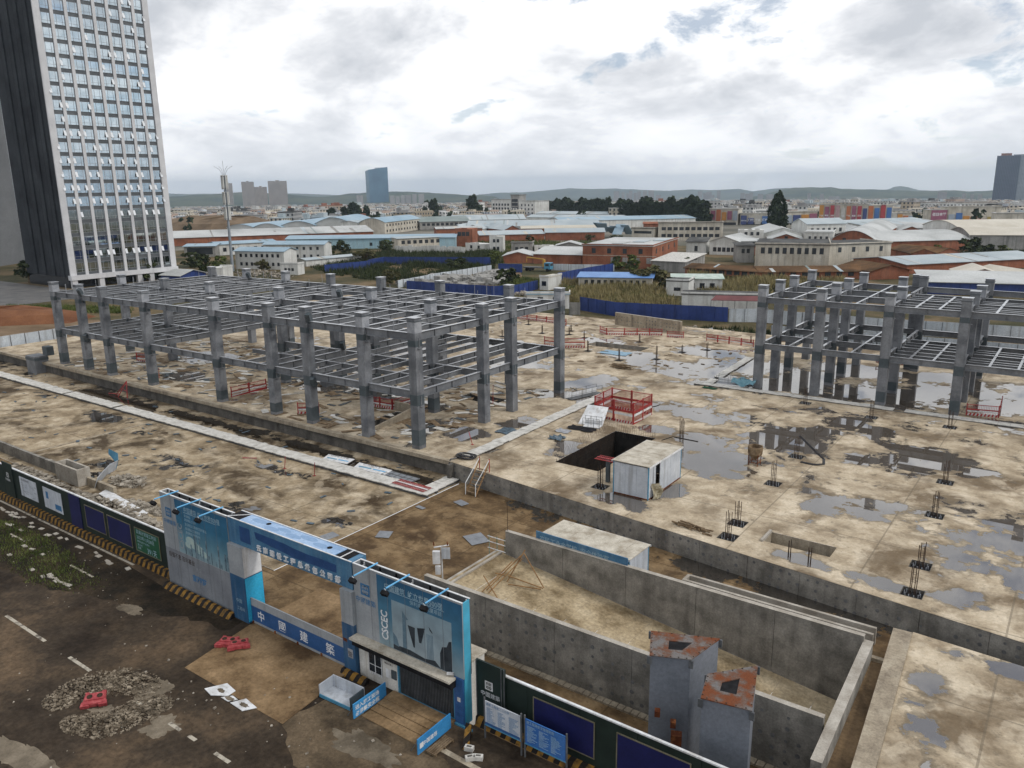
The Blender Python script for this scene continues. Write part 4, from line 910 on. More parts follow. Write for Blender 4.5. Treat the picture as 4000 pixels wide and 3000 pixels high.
for o in (0, .08, .16): mb.path([(-19.9+o,71.9,2.0),(-19.2+o,71.6,1.6),(-18.2+o,71.2,1.0),(-17.4+o,70.9,.55),(-17.3+o,70.6,.2),(-18,70.5-o,.06),(-19.2,70.6-o,.05)], .05, 6)
mb.build('hose_run', M['hose'], t)
t = thing('red_lying_panel', 'red railing panel lying flat on a rebar stub', 'railing panel', (-31.3, 56.6, 1.9))
mb = MB(); mb.box(-32.3,56.2,1.93,-29.9,56.26,1.98); mb.box(-32.3,57.2,1.93,-29.9,57.26,1.98); mb.build('rail', M['red_paint'], t)
for k in range(14): MB().box(-32.25+k*.175, 56.27, 1.94, -32.22+k*.175, 57.19, 1.97).build('baluster', M['red_paint'], t)
MB().box(-32.3,56.65,1.981,-29.9,56.8,2.0).build('band', M['red_plastic'], t)
MB().box(-31.3,56.4,.0,-31.0,56.7,1.925).build('prop', M['steel_dark'], t)
# cast hopper on legs
t = thing('concrete_hopper', 'rusty round concrete hopper on four legs on the deck', 'hopper', (-22.4, 67.6, 0))
mb = MB(); mb.lathe((-22.4,67.6,0), [(.18,.55),(.62,1.05),(.66,1.5),(.66,1.75),(.6,1.75),(.58,1.1),(.15,.6)], 16); mb.build('bucket', M['timber'], t)
for a in range(4): MB().bar((-22.4+.55*math.cos(a*1.571+.78),67.6+.55*math.sin(a*1.571+.78),0),(-22.4+.6*math.cos(a*1.571+.78),67.6+.6*math.sin(a*1.571+.78),1.2),.04,4).build('leg', M['rust'], t)
mb = MB(); 
for a in range(4):
    p = lambda q: (-22.4+.56*math.cos(q*1.571+.78),67.6+.56*math.sin(q*1.571+.78),.3)
    mb.bar(p(a), p(a+1), .03)
mb.build('brace_ring', M['rust'], t)
# timber and rebar piles
t = thing('timber_pile', 'small heap of sawn timber near the retaining wall edge', 'timber pile', (-21.3, 51.6, 0))
for k in range(16):
    a = random.uniform(-.5,.6); c = (-22.6+k*.16+random.uniform(-.2,.2), 51.85-k*.03+random.uniform(-.3,.3), .07+.11*(k % 3))
    MB().obox(c, (random.uniform(.6,1.2),.1,.1), a-.2).build('timber', M['timber'], t)
t = thing('rebar_bundle', 'tangled bundle of bamboo and bars lying on the deck', 'bundle', (-50.9, 95.6, 0))
for k in range(26):
    c = Vector((-50.9+random.uniform(-.5,.5), 95.6+random.uniform(-.5,.5), random.uniform(.06,.5))); d = Vector((1, random.uniform(-.35,.35), random.uniform(-.08,.08)))*random.uniform(.8,1.7)
    MB().bar(c-d, c+d, .045, 5).build('pole', M['timber'], t)
# ------------------------------------------------------------------ red railings
def rail_panel(t, p, q, h_=1.9, band=True, kick=True):
    p = Vector(p); q = Vector(q); d = q-p; L_ = d.length; d.normalize(); n = Vector((-d.y, d.x, 0))
    def bx(u0, u1, z0, z1, th, nm, m):
        a, b = p+d*u0, p+d*u1
        MB().hexa([a-n*th+Vector((0,0,z0)), b-n*th+Vector((0,0,z0)), b+n*th+Vector((0,0,z0)), a+n*th+Vector((0,0,z0)), a-n*th+Vector((0,0,z1)), b-n*th+Vector((0,0,z1)), b+n*th+Vector((0,0,z1)), a+n*th+Vector((0,0,z1))]).build(nm, m, t)
    bx(0, .09, 0, h_+.08, .045, 'post', M['red_paint']); bx(L_-.09, L_, 0, h_+.08, .045, 'post', M['red_paint'])
    bx(.09, L_-.09, h_-.06, h_, .03, 'top_rail', M['red_paint'])
    bx(.09, L_-.09, h_*.52, h_*.62, .022, 'mid_rail', M['red_paint'])
    if band: bx(.09, L_-.09, h_*.36, h_*.46, .026, 'white_band', M['white_paint'])
    if kick: bx(.09, L_-.09, .02, .28, .022, 'kick_board', M['kick'])
    k = max(3, int(L_/.15))
    for i in range(1, k): bx(L_*i/k-.016, L_*i/k+.016, .28 if kick else .05, h_-.06, .012, 'baluster', M['red_paint'])
def redwhite():
    m = stripes('red_white_stripes', .34); t = m.node_tree
    x = next(n for n in t.nodes if n.type == 'MIX'); x.inputs['A'].default_value = (.33,.03,.03,1)
    for l in list(t.links):
        if l.to_socket == x.inputs['B']: t.links.remove(l)
    x.inputs['B'].default_value = (.5,.46,.44,1); return m
M['kick'] = redwhite()
def enclosure(name, label, pts, h_=1.9, close=True, grp='red safety railings', **k):
    cx = sum(p[0] for p in pts)/len(pts); cy = sum(p[1] for p in pts)/len(pts)
    t = thing(name, label, 'railing', (cx, cy, 0), 0, grp)
    seq = list(pts)+([pts[0]] if close else [])
    for a, b in zip(seq[:-1], seq[1:]):
        L_ = math.dist(a, b); n = max(1, round(L_/2.4))
        for i in range(n):
            pa = (a[0]+(b[0]-a[0])*i/n, a[1]+(b[1]-a[1])*i/n, .004); pb = (a[0]+(b[0]-a[0])*(i+1)/n, a[1]+(b[1]-a[1])*(i+1)/n, .004); rail_panel(t, pa, pb, h_, **k)
    return t
enclosure('red_railing', 'tall red railing enclosure in the middle of the deck', [(-42.0,73.0), (-37.1,72.6), (-37.2,77.1), (-42.2,77.2)], 2.3)
enclosure('red_railing', 'red railing beside the first big column of the right frame', [(-9.2,95.5), (-6.2,96.2), (-6.4,101.0)], 1.25, False)
enclosure('red_railing', 'low red railing pair at the far edge beside the right frame', [(-49.0,120.6), (-45,120.0), (-40.9,119.5)], 1.1, False, kick=False)
enclosure('red_railing', 'angled red railing before the left end of the long concrete wall', [(-67,117.9), (-65,116.6), (-62.4,118.1), (-56.9,121.0)], 1.1, False)
enclosure('red_railing', 'short red railing before the right end of the long concrete wall', [(-55.6,120.0), (-53.0,120.9)], 1.0, False)
enclosure('red_railing', 'red railing edging the flooded pit', [(-68.5,103.0), (-65.3,103.4), (-62.4,105.2)], 1.5, False)
enclosure('red_railing', 'leaning red railing between columns inside the left frame', [(-82.7,56.0), (-82.6,61.1)], 1.25, False)
enclosure('red_railing', 'short red railing near the third column from the frame corner', [(-70.0,55.6), (-68.0,57.0)], 1.3, False)
enclosure('red_railing', 'red railing stretched behind the frame by the blue roofed hut', [(-87.5,122.5), (-80.6,122.0), (-76,121.5)], 1.0, False)
enclosure('red_railing', 'red railing round a pit deep inside the left frame', [(-66,62.5), (-62.4,62.8), (-62.2,66)], 1.2, False)
enclosure('red_railing', 'red railing at the foot of a far left frame column', [(-112.5,61.0), (-110,61.8)], 1.3, False)
enclosure('red_railing', 'red railing far back under the right frame', [(-23,118.0), (-18,118.4)], 1.0, False)
def flatrail(label, loc, L_, W_, rz, n):
    t = thing('red_railing', label, 'railing', loc, rz, 'red safety railings')
    MB().box(0,0,0,L_,.06,.05).build('rail', M['red_paint'], t, local=True); MB().box(0,W_-.06,0,L_,W_,.05).build('rail', M['red_paint'], t, local=True)
    MB().box(0,W_*.42,.02,L_,W_*.56,.06).build('white_band', M['white_paint'], t, local=True)
    for k in range(n): MB().box(k*(L_-.04)/(n-1), .062, 0, k*(L_-.04)/(n-1)+.035, W_-.062, .04).build('baluster', M['red_paint'], t, local=True)
flatrail('red railing panel lying flat on the end of the long walkway', (-48.6, 48.4, -1.27), 3.8, 1.1, -.02, 22)
flatrail('small red railing panel standing alone by the long walkway', (-66.5, 45.6, -1.6), 1.5, .1, .4, 4)
bpy.data.objects[[o.name for o in bpy.data.objects if o.get('label') == 'small red railing panel standing alone by the long walkway'][0]].rotation_euler = (R(80), 0, .5)
# loose red posts
for i, (x, y, z, h_, dx, lb) in enumerate(((-47.0,58.0,0,1.2,-.5,'leaning red post beside the plank walkway on the deck'), (-60.5,46.0,-1.6,1.2,.1,'thin red post standing near the middle of the long walkway'), (-56.6,46.3,-1.6,1.3,.08,'thin red post standing toward the right end of the long walkway'), (-100,57,0,1.3,0,'thin red post left of the sixth frame column'), (-54.5,71.2,0,2.2,0,'red post beside the opening behind the frame'), (-57.0,73.8,0,2.0,0,'red post at the far side of the opening behind the frame'))):
    t = thing('red_post', lb, 'post', (x, y, z), 0, 'loose red posts'); MB().bar((0,0,0),(dx,.1,h_),.035,5).build('tube', M['red_paint'], t, local=True); MB().box(-.12,-.12,0,.12,.12,.03).build('foot', M['red_paint'], t, local=True)
t = thing('red_tripod', 'crumpled red frame fallen into the trench below the plinth', 'frame', (-100.5, 52.2, LOW))
for a, b in (((-102,51.9,-1.6),(-100.2,52.6,.4)), ((-100.2,52.6,.4),(-99.4,52,-1.6)), ((-101.2,52.3,-.7),(-99.8,52.2,-.8)), ((-103.4,51.7,-1.5),(-101,51.9,-1.3)), ((-100.9,51.6,-1.6),(-100.2,52.6,.3))): MB().bar(a, b, .06, 5).build('strut', M['red_paint'], t)
# ------------------------------------------------------------------ white and grey bits on the deck
def slab_sign(label, pts, m, extra=None, name='fallen_sign', th=.05):
    t = thing(name, label, 'sign board', pts[0]); a = [Vector(p) for p in pts]; u = Vector((0,0,th))
    o = MB().hexa([*a, *[p+u for p in a]]).build('board', m, t)
    if extra: extra(t, o, a, u)
    return t
def signprint(t, o, a, u):
    ex = (a[1]-a[0]); ey = (a[3]-a[0]); up = u+Vector((0,0,.003))
    def q(s0, t0, s1, t1, m):
        MB().poly([a[0]+ex*s+ey*v+up for s, v in ((s0,t0),(s1,t0),(s1,t1),(s0,t1))]).build('printed_band', m, o)
    q(.1,.34,.5,.5,M['blue_trim']); q(.55,.34,.95,.5,M['arm_blue'])
    text_mb('必须戴安全帽', ex.length*.12, tuple(a[0]+ex*.14+ey*.8+up), ex, ey).build('lettering', M['dark_letter'], o)
slab_sign('white printed sign board propped against the red enclosure', [(-42.0,69.6,.02), (-39.4,70.1,.02), (-39.9,72.3,1.5), (-42.3,72.1,1.5)], M['white_paint'], signprint)
def trolley(label, loc, L_, W_, rz, m):
    t = thing('steel_cradle', label, 'steel cradle', loc, rz)
    MB().box(0,0,.04,L_,W_,.08).build('floor_plate', m, t, local=True); MB().box(0,W_-.03,.082,L_,W_,.6).build('side_plate', M['white_paint'], t, local=True)
    for x in (0, L_*.33, L_*.66, L_):
        MB().bar((x,0,0),(x,0,1.0),.025,4).build('upright', M['dark_steel'], t, local=True); MB().bar((x,W_,.0),(x,W_,1.05),.025,4).build('upright', M['dark_steel'], t, local=True)
    for z in (.55, 1.0): MB().bar((0,0,z),(L_,0,z),.022,4).build('rail', M['dark_steel'], t, local=True); MB().bar((0,W_,z),(L_,W_,z),.022,4).build('rail', M['dark_steel'], t, local=True)
    return t
trolley('grey steel cradle lying beside the deck walkway', (-47.6,77.4,0), 5.0, 1.0, R(75), M['dark_steel'])
trolley('grey steel cradle with blue tarp at the plank strip corner', (-36.6,93.9,.18), 4.6, .9, R(2), M['steel_light'])
trolley('small white cradle lying before the propped sign', (-41.1,69.0,0), 1.8, .9, .2, M['white_paint'])
t = thing('tarpaulin', 'crumpled blue tarpaulin draped on the grey cradle', 'tarpaulin', (-34, 94.4, .6)); mb = MB()
Z = [[.95+.15*math.sin(i*1.3+j)+.12*math.cos(j*2.1-i) - (.5 if j in (0, 5) else 0) for j in range(6)] for i in range(8)]
for i in range(7):
    for j in range(5): mb.poly([(-34.6+i*.4,93.6+j*.3,Z[i][j]),(-34.2+i*.4,93.6+j*.3,Z[i+1][j]),(-34.2+i*.4,93.9+j*.3,Z[i+1][j+1]),(-34.6+i*.4,93.9+j*.3,Z[i][j+1])])
mb.build('tarp_fold', mat('blue_tarp', (.08,.2,.26), (.16,.32,.38), .5, 3), t)
def sheetpile(label, c, w_, d_, m, name='crumpled_sheet', hz=.16, cat='sheet'):
    t = thing(name, label, cat, c); mb = MB(); n = 7; s = random.random()*9
    z = [[c[2]+.03+hz*abs(mnoise.noise((i*.8+s, j*.8, s))) for j in range(n)] for i in range(n)]
    f = lambda i, j: (c[0]-w_/2+w_*i/(n-1)+.1*math.sin(j*2+s), c[1]-d_/2+d_*j/(n-1)+.1*math.cos(i*2+s), z[i][j])
    for i in range(n-1):
        for j in range(n-1): mb.poly([f(i,j), f(i+1,j), f(i+1,j+1), f(i,j+1)])
    mb.build('fold', m, t); return t
M['dark_sheet'] = mat('dark_blue_sheet', (.03,.05,.07), (.10,.15,.19), .4, 3)
sheetpile('dark plastic sheet lying on the deck beside the walkway', (-46.6,63.4,0), 2.2, 2.0, M['dark_sheet'])
sheetpile('dark sheet heap between the walkway and the pit', (-41.2,64.2,0), 1.5, 1.3, M['dark_sheet'], hz=.5)
sheetpile('grey crumpled sheet behind the dark heap', (-42.0,66.6,0), 1.6, 1.2, M['steel_light'])
sheetpile('black flat frame under the white cradle', (-40.8,68.3,0), 3.0, 1.4, M['black'])
sheetpile('white crumpled film at the far edge beyond the long wall', (-55.0,132.5,-1.6), 4.5, 2.5, M['white_paint'], hz=1.8)
sheetpile('blue flat sheet lying in the far puddle', (-56.5,104.2,0), 4.5, 2.6, mat('sky_sheet', (.14,.26,.36), (.22,.36,.46), .5, 2), hz=.08)
sheetpile('green net scrap at the plank strip corner', (-36.5,91.6,0), 1.8, .8, mat('green_net', (.005,.04,.02), (.01,.07,.035), .7, 3))
# signs lying on the lower yard
slab_sign('blue and white sign board lying farther left beyond the long walkway', [(-59.3,49.6,-1.5), (-56.2,50.0,-1.5), (-56.5,51.3,-1.45), (-59.8,50.9,-1.45)], M['white_paint'], signprint)
slab_sign('blue and white sign board lying nearer the fallen railing', [(-54.9,49.6,-1.5), (-51.0,49.9,-1.5), (-51.2,51.1,-1.45), (-55.4,50.9,-1.45)], M['white_paint'], signprint)
t = thing('gridded_panel', 'dark gridded panel lying by the long walkway end', 'panel', (-49.8, 49.8, -1.5))
MB().box(-51.4,49.75,-1.5,-47.6,51.0,-1.45).build('sheet', M['grey_board'], t)
mb = MB()
for k in range(6): mb.box(-51.4+k*.75,49.75,-1.448,-51.35+k*.75,51.0,-1.42)
for k in range(3): mb.box(-51.4,49.75+k*.6,-1.449,-47.6,49.8+k*.6,-1.421)
mb.build('frame_grid', M['dark_steel'], t)
for i, (x, y, w_, d_, lb) in enumerate(((-41.0,48.9,1.2,.8,'nearest the long walkway end'), (-41.9,40.6,1.1,1.2,'below the lintel corner on the brown yard'), (-35.5,44.0,1.8,1.5,'in the middle of the brown yard'), (-45.2,38.0,1.0,1.2,'on the yard slab edge'), (-43.2,46.2,.9,.4,'on the tan and brown boundary'))):
    t = thing('loose_sheet', 'pale thin sheet lying '+lb, 'sheet', (x, y, LOW), 0, 'pale sheets on the yard'); MB().obox((0,0,.06),(w_,d_,.02),random.uniform(-.5,.9)).build('sheet', M['grey_board'], t, local=True)
# ladder stair and hose coil at the deck edge
t = thing('ladder_stair', 'rough bamboo ladder stair up to the deck edge', 'ladder', (-41.3, 51.6, LOW))
for x in (-42.0, -40.9): MB().bar((x, 50.7, LOW), (x, 52.7, .9), .05, 5).build('stringer', M['bamboo'], t); MB().bar((x, 50.7, LOW), (x, 50.75, -.6), .04, 5).build('rail_post', M['white_paint'], t); MB().bar((x, 50.72, -.6), (x, 52.7, 1.1), .035, 5).build('handrail', M['white_paint'], t); MB().bar((x, 52.75, .0), (x, 52.75, 1.25), .04, 5).build('red_post', M['red_paint'], t)
for k in range(7): MB().box(-42.0, 50.8+k*.26, LOW+.25+k*.27, -40.9, 51.0+k*.26, LOW+.29+k*.27).build('tread', M['timber'], t)
t = thing('hose_coil', 'coil of black hose dumped at the corner of the deck edge', 'hose', (-45.2, 54.6, 0)); mb = MB()
for k in range(6):
    r = .45+.12*(k % 4); z = .08+.09*(k//2); pts = [(-45.1+r*1.3*math.cos(a), 54.7+r*math.sin(a), z+.03*math.sin(3*a)) for a in [2*math.pi*q/16 for q in range(17)]]; mb.path(pts, .055, 5)
mb.path([(-45.5,54.1,.1),(-45.8,53.3,.12),(-45.6,52.7,-.3),(-45.4,52.6,-1.2)], .06, 5); mb.build('coil', M['hose'], t)
for a, b, lb in (((-51,82.5),(-46.2,79.5),'black cable lying across the deck behind the corner columns'), ((-39,76.5),(-38.4,81.5),'black hose loop behind the red enclosure')):
    t = thing('cable', lb, 'cable', (*a, 0)); mb = MB(); mb.path([(a[0]+(b[0]-a[0])*s+.2*math.sin(s*9), a[1]+(b[1]-a[1])*s, .03) for s in np.linspace(0,1,12)], .035, 5); mb.build('run', M['hose'], t)
# bamboo trestle in the ramp, green rail, monitor post
t = thing('bamboo_trestle', 'rusty pole trestle leaning inside the ramp', 'trestle', (-27.6, 38, -1.3))
q = lambda u, v, s: (-29.2+u, 39.6-v, -1.1-.115*u*.6+s)
for a, b in ((q(0,0,0),q(.9,-.6,2.1)), (q(.2,.5,0),q(.9,-.6,2.1)), (q(-.2,2.2,0),q(.7,-.4,1.7)), (q(.1,2.4,0),q(.9,-.3,1.6)), (q(-.3,2.6,0),q(.5,.3,1.5)), (q(.2,.4,.4),q(2.6,-.2,.1)), (q(.9,-.5,1.9),q(2.6,-.3,.1)), (q(.5,.8,.05),q(2.5,-.1,.05)), (q(-.6,2.0,.8),q(1.4,2.9,.05)), (q(-.1,1.4,.9),q(.5,1.2,.9))): MB().bar(a, b, .04, 5).build('pole', M['bamboo'], t)
t = thing('green_railing', 'green and white scaffold railing at the end of the far ramp wall', 'railing', (-32.1, 42.2, LOW))
for x in (-32.9, -32.2, -31.5): MB().bar((x, 42.25, LOW), (x, 42.25, .1), .035, 5).build('post', mat('green_tube', (.03,.1,.05), (.3,.35,.3), .5, 3, lo=.45, hi=.55), t)
for z in (-.9, -.4, .0): MB().bar((-33.0, 42.2, z), (-31.3, 42.2, z), .03, 5).build('rail', M['white_paint'], t)
MB().bar((-31.2, 42.2, .84), (-31.2, 42.2, 3.1), .02, 5).build('aerial', M['rebar'], t)
t = thing('monitor_post', 'white dust monitor post with box and speakers behind the gate', 'monitor post', (-33.3, 37.5, LOW))
MB().bar((-33.3,37.5,LOW),(-33.3,37.5,.9),.05,6).build('pole', M['white_paint'], t); MB().bar((-33.7,37.2,.85),(-32.9,37.8,1.0),.05,6).build('crossbar', M['white_paint'], t)
MB().obox((-33.55,37.25,.15),(.5,.28,.9),.6).build('control_box', M['white_paint'], t); MB().obox((-33.0,37.6,.45),(.55,.08,.8),.6).build('screen', M['grey_panel'], t); MB().obox((-33.5,37.3,-.8),(.35,.2,.6),.6).build('battery_box', M['white_paint'], t)
for x, y in ((-33.7,37.2), (-32.95,37.75)): MB().bar((x,y,1.0),(x-.05,y,1.25),.06,6,.03).build('speaker', M['rust'], t)
# trapezoid steel column sections standing in the lane
def trap(label, top, zt):
    t = thing('steel_section', label, 'steel section', (sum(p[0] for p in top)/4, sum(p[1] for p in top)/4, -2.75), 0, 'steel sections in the lane')
    MB().prism(top, -2.74, zt).build('shaft', mat('blue_grey_steel', (.13,.145,.17), (.19,.205,.235), .45, .5, 5), t)
    cx, cy = sum(p[0] for p in top)/4, sum(p[1] for p in top)/4
    big = [(cx+(p[0]-cx)*1.04, cy+(p[1]-cy)*1.04) for p in top]
    hole = [(cx+(p[0]-cx)*.34, cy+(p[1]-cy)*.38) for p in top]
    mb = MB()
    for i in range(4):
        j = (i+1) % 4; mb.hexa([(*big[i],zt+.003),(*big[j],zt+.003),(*hole[j],zt+.003),(*hole[i],zt+.003),(*big[i],zt+.05),(*big[j],zt+.05),(*hole[j],zt+.05),(*hole[i],zt+.05)])
    mb.build('top_plate', M['rusty_plate'], t); tp = t.children[-1]
    MB().poly([(*p, zt+.006) for p in hole]).build('hole', M['black'], t)
    for i in range(4):
        p = Vector((*big[i], zt)); MB().box(p.x-.1, p.y-.04, zt-.4, p.x+.1, p.y+.04, zt-.01).build('ear', M['dark_steel'], t)
    mb = MB()
    for i in range(4):
        for k in range(5):
            s = (k+.5)/5; x = (big[i][0]*(1-s)+big[(i+1)%4][0]*s)*.95+cx*.05; y = (big[i][1]*(1-s)+big[(i+1)%4][1]*s)*.95+cy*.05; mb.bar((x,y,zt+.05),(x,y,zt+.07),.035,6)
    mb.build('bolt_holes', M['rebar'], tp)
    return t
M['rusty_plate'] = mat('rusty_plate', (.15,.05,.022), (.15,.14,.135), .8, 1.3, 9, .2, 12, c3=(.13,.08,.06), lo=.4, hi=.56, fine=.15)
def sc_(pts, z, z0=3.5): return [(x*(24.5-z)/(24.5-z0), y*(24.5-z)/(24.5-z0)) for x, y in pts]
ts = trap('grey steel section with rusty top plate, the farther left one', sc_([(-14.19,30.09),(-12.54,30.81),(-12.14,33.13),(-15.03,31.94)], 3.2), 3.2)
for x, z in ((-13.8,.6), (-13.0,.35), (-13.3,-1.4)): MB().obox((x,30.2,z),(.25,.3,.3),.4).build('lug', M['rust'], ts)
MB().obox((-12.9,30.4,-.6),(.5,.4,.7),.4).build('cleat', M['rust'], ts)
trap('grey steel section with rusty top plate, the nearer right one', sc_([(-11.02,28.46),(-9.03,28.83),(-9.9,31.98),(-11.44,30.15)], 3.3), 3.3)
# ------------------------------------------------------------------ left yard edge: low wall, planter, fallen cladding
wall_strip('low_wall', 'low concrete wall along the left yard edge', (-130, 32.75), (-76.3, 32.75), LOW, -.5, .25, M['conc_grey'], joints=3.6, holes_=False)
t = thing('concrete_planter', 'open concrete box standing at the low wall end', 'planter', (-74.2, 32.9, LOW))
for a in ((-76.2,32.2,-72.1,32.4), (-76.2,33.2,-72.1,33.4), (-76.2,32.402,-76.0,33.198), (-72.3,32.402,-72.1,33.198)): MB().box(a[0],a[1],LOW,a[2],a[3],0).build('side', M['conc_top'], t)
MB().box(-76.0,32.4,LOW,-72.3,33.2,-.6).build('inner_floor', M['conc_dark'], t)
MB().box(-72.09,33.0,LOW,-67.5,33.3,-.9).build('stub_wall', M['conc_tan'], t)
t = thing('fallen_cladding', 'bent strip of blue and white cladding fallen over the rubble', 'cladding', (-68, 33.5, LOW))
def ribbon(name, pts, wd, m, up=(0,0,0)):
    mb = MB(); P2 = [Vector(p) for p in pts]
    for i, (a, b) in enumerate(zip(P2[:-1], P2[1:])):
        w1, w2 = Vector(wd[i]), Vector(wd[i+1]); MB().hexa([a, b, b+w2, a+w1, a+Vector((.0,-.03,.04)), b+Vector((0,-.03,.04)), b+w2+Vector((0,-.03,.04)), a+w1+Vector((0,-.03,.04))]).build(name, m, t)
ribbon('cladding_panel', [(-70.4,32.8,-1.5),(-71.2,33.8,-1.3),(-71.8,34.7,-1.1),(-72.0,35.6,-1.0)], [(.4,.2,1.0)]*4, M['grey_panel'])
ribbon('curled_panel', [(-72.0,35.7,-1.0),(-73.2,36.4,-.7),(-74.8,36.6,-.2)], [(.3,.2,1.0),(.2,.2,.9),(0,.1,.5)], M['blue_trim'])
ribbon('cladding_panel', [(-69.0+k*1.0, 33.2-.1*k, -1.42-.01*k) for k in range(9)], [(.5,-1.0,-.02)]*9, M['white_paint'])
# ------------------------------------------------------------------ rubble (loose stones, uncountable)
M['gravel'] = mat('dirty_gravel', (.075,.06,.043), (.32,.27,.205), .9, 2.5, 4, c3=(.155,.125,.09), fine=.25)
def rubble(name, label, spots, n, smin, smax, m):
    mb = MB()
    for _ in range(n):
        cx, cy, rx, ry, hz, z0 = random.choice(spots)
        a = random.random()*6.283; r = math.sqrt(random.random()); x = cx+rx*r*math.cos(a); y = cy+ry*r*math.sin(a); s = random.uniform(smin, smax)*random.choice((.5,.7,1,1.3))
        z = z0+hz*(1-r)*random.random()+s*.2
        mb.obox((x, y, z), (s*random.uniform(.7,1.5), s, s*random.uniform(.3,.8)), random.random()*3.1, tilt=random.uniform(-.5,.5))
    return tag(mb.build(name, m), label, 'rubble', kind='stuff')
rubble('rubble', 'broken concrete rubble strewn behind the left hoarding', [(-79,31.6,5,.6,.3,LOW), (-72,31.2,5,.7,.4,LOW), (-65,31.7,5,.9,.5,LOW), (-59.5,31.2,5,.9,.4,LOW), (-69.8,35.6,2.4,1.2,.5,LOW), (-62.5,33.0,3,.6,.3,LOW), (-80,33.8,3,.6,.15,LOW)], 2200, .08, .3, M['rubble'])
rubble('rubble', 'curved rubble heap on the street around a red barrier', [(-41.3,15.9,1.0,.8,.2,LOW), (-41.4,16.8,1.3,1.0,.3,LOW), (-41.1,17.8,1.5,1.1,.35,LOW), (-40.2,18.7,1.4,1.2,.3,LOW), (-39.2,19.1,1.4,1.0,.2,LOW), (-40.6,18.3,.8,.6,.5,LOW)], 2200, .03, .11, M['gravel'])
rubble('rubble', 'long rubble heap on the street nearer the camera', [(-38.6,15.4,1.1,.6,.25,LOW), (-37.7,16.0,1.4,.9,.3,LOW), (-37.2,16.9,1.3,1.0,.35,LOW), (-37.0,17.8,1.3,1.1,.25,LOW), (-37.2,17.0,.7,.7,.5,LOW), (-36.8,18.7,.9,.8,.25,LOW)], 2200, .03, .11, M['gravel'])
rubble('rubble', 'scattered stones lying over the street', [(-40,17,6,5,.02,LOW), (-55,23,12,3,.02,LOW), (-30,22,8,3,.02,LOW)], 160, .03, .1, M['rubble'])
# ------------------------------------------------------------------ street furniture and markings
def flat(name, pts, m, z, kind='structure'):
    o = MB().poly([(x, y, z) for x, y in pts]).build(name, m); o['kind'] = kind; return o
M['road_white'] = mat('worn_road_paint', (.10,.085,.07), (.42,.38,.31), .8, 2.2, 7, lo=.36, hi=.5, fine=.15)
for a, b in ((-53.2,-48.0), (-45.1,-42.7), (-37.9,-36.6), (-34.9,-33.9), (-31.05,-29.9), (-60.5,-56.0), (-27,-22), (-33.2,-32.6)): flat('road_marking', [(a,18.12),(b,18.12),(b,18.32),(a,18.32)], M['road_white'], LOW+.004)
flat('kerb_line', [(-142,26.62),(-53.2,26.62),(-53.2,26.8),(-142,26.8)], M['road_white'], LOW+.005)
for a, b in ((-57.0,-53.8), (-66.5,-64.0)): flat('road_marking', [(a,24.0),(b,24.0),(b,24.16),(a,24.16)], M['road_white'], LOW+.004)
M['apron'] = mat('gate_apron', (.09,.055,.028), (.28,.19,.105), .8, .35, 9, .35, 9, c3=(.19,.125,.066), lo=.36, hi=.62, fine=.2)
o = MB().hexa([(-38.6,21.45,LOW),(-30.1,21.45,LOW),(-30.6,26.35,LOW),(-39.3,26.35,LOW),(-38.6,21.45,LOW+.02),(-30.1,21.45,LOW+.02),(-30.6,26.35,LOW+.1),(-39.3,26.35,LOW+.1)]).build('gate_apron', M['apron']); struct(o)
M['verge'] = mat('dark_verge_soil', (.014,.012,.009), (.05,.036,.022), .95, .5, 9, .5, 8, c3=(.028,.021,.014), fine=.3)
def rag(pts, n=6, amp=.35, seed=1):
    o = []
    for (a, b) in zip(pts, pts[1:]+pts[:1]):
        for k in range(n): s = k/n; x = a[0]+(b[0]-a[0])*s; y = a[1]+(b[1]-a[1])*s; o.append((x+amp*mnoise.noise((x*.7, y*.7, seed)), y+amp*mnoise.noise((x*.7, y*.7, seed+3))))
    return o
flat('verge_soil', rag([(-142,20.5),(-75,22.0),(-62,21.2),(-55,21.4),(-50,22.8),(-44,24.2),(-40,25.6),(-40,26.3),(-142,26.4)], 14, .8), M['verge'], LOW+.0025)
flat('forecourt_pad', rag([(-30.2,21.2),(-29.9,24.2),(-22.2,24.3),(-19.5,23.4),(-19.8,21),(-23,19.6),(-27.5,19.9)], 10, .6, 7), mat('brown_pad', (.05,.037,.024), (.15,.11,.07), .85, .5, 9, .35, 9, c3=(.1,.074,.047), fine=.2), LOW+.0028)
flat('gateway_floor', [(-39.4,26.36),(-31,26.36),(-31,32),(-39.4,32)], M['apron'], LOW+.03)
M['mud_patch'] = mat('dried_mud', (.09,.073,.052), (.21,.175,.13), .9, .8, 8, .3, 10)
def blob(cx, cy, rx, ry, seed, n=60): return [(cx+rx*(1+.55*mnoise.noise((math.cos(a)*1.6, math.sin(a)*1.6, seed))+.3*mnoise.noise((math.cos(a)*6, math.sin(a)*6, seed)))*math.cos(a), cy+ry*(1+.55*mnoise.noise((math.cos(a)*1.6, math.sin(a)*1.6, seed+5))+.3*mnoise.noise((math.cos(a)*6, math.sin(a)*6, seed)))*math.sin(a)) for a in [2*math.pi*q/n for q in range(n)]]
for i, (x, y, rx, ry) in enumerate(((-38.0,19.2,1.1,.9), (-37.4,18.6,1.2,.7), (-35.0,17.9,.9,.9), (-39.0,12.6,2.2,.5), (-36.8,13.0,2.0,.5), (-38.4,16.7,.9,.5), (-25.5,22.6,2.2,.8), (-47.5,23.2,1.1,.4))): flat('mud_patch', blob(x, y, rx, ry, i*3.1), M['mud_patch'], LOW+.003+.0004*i)
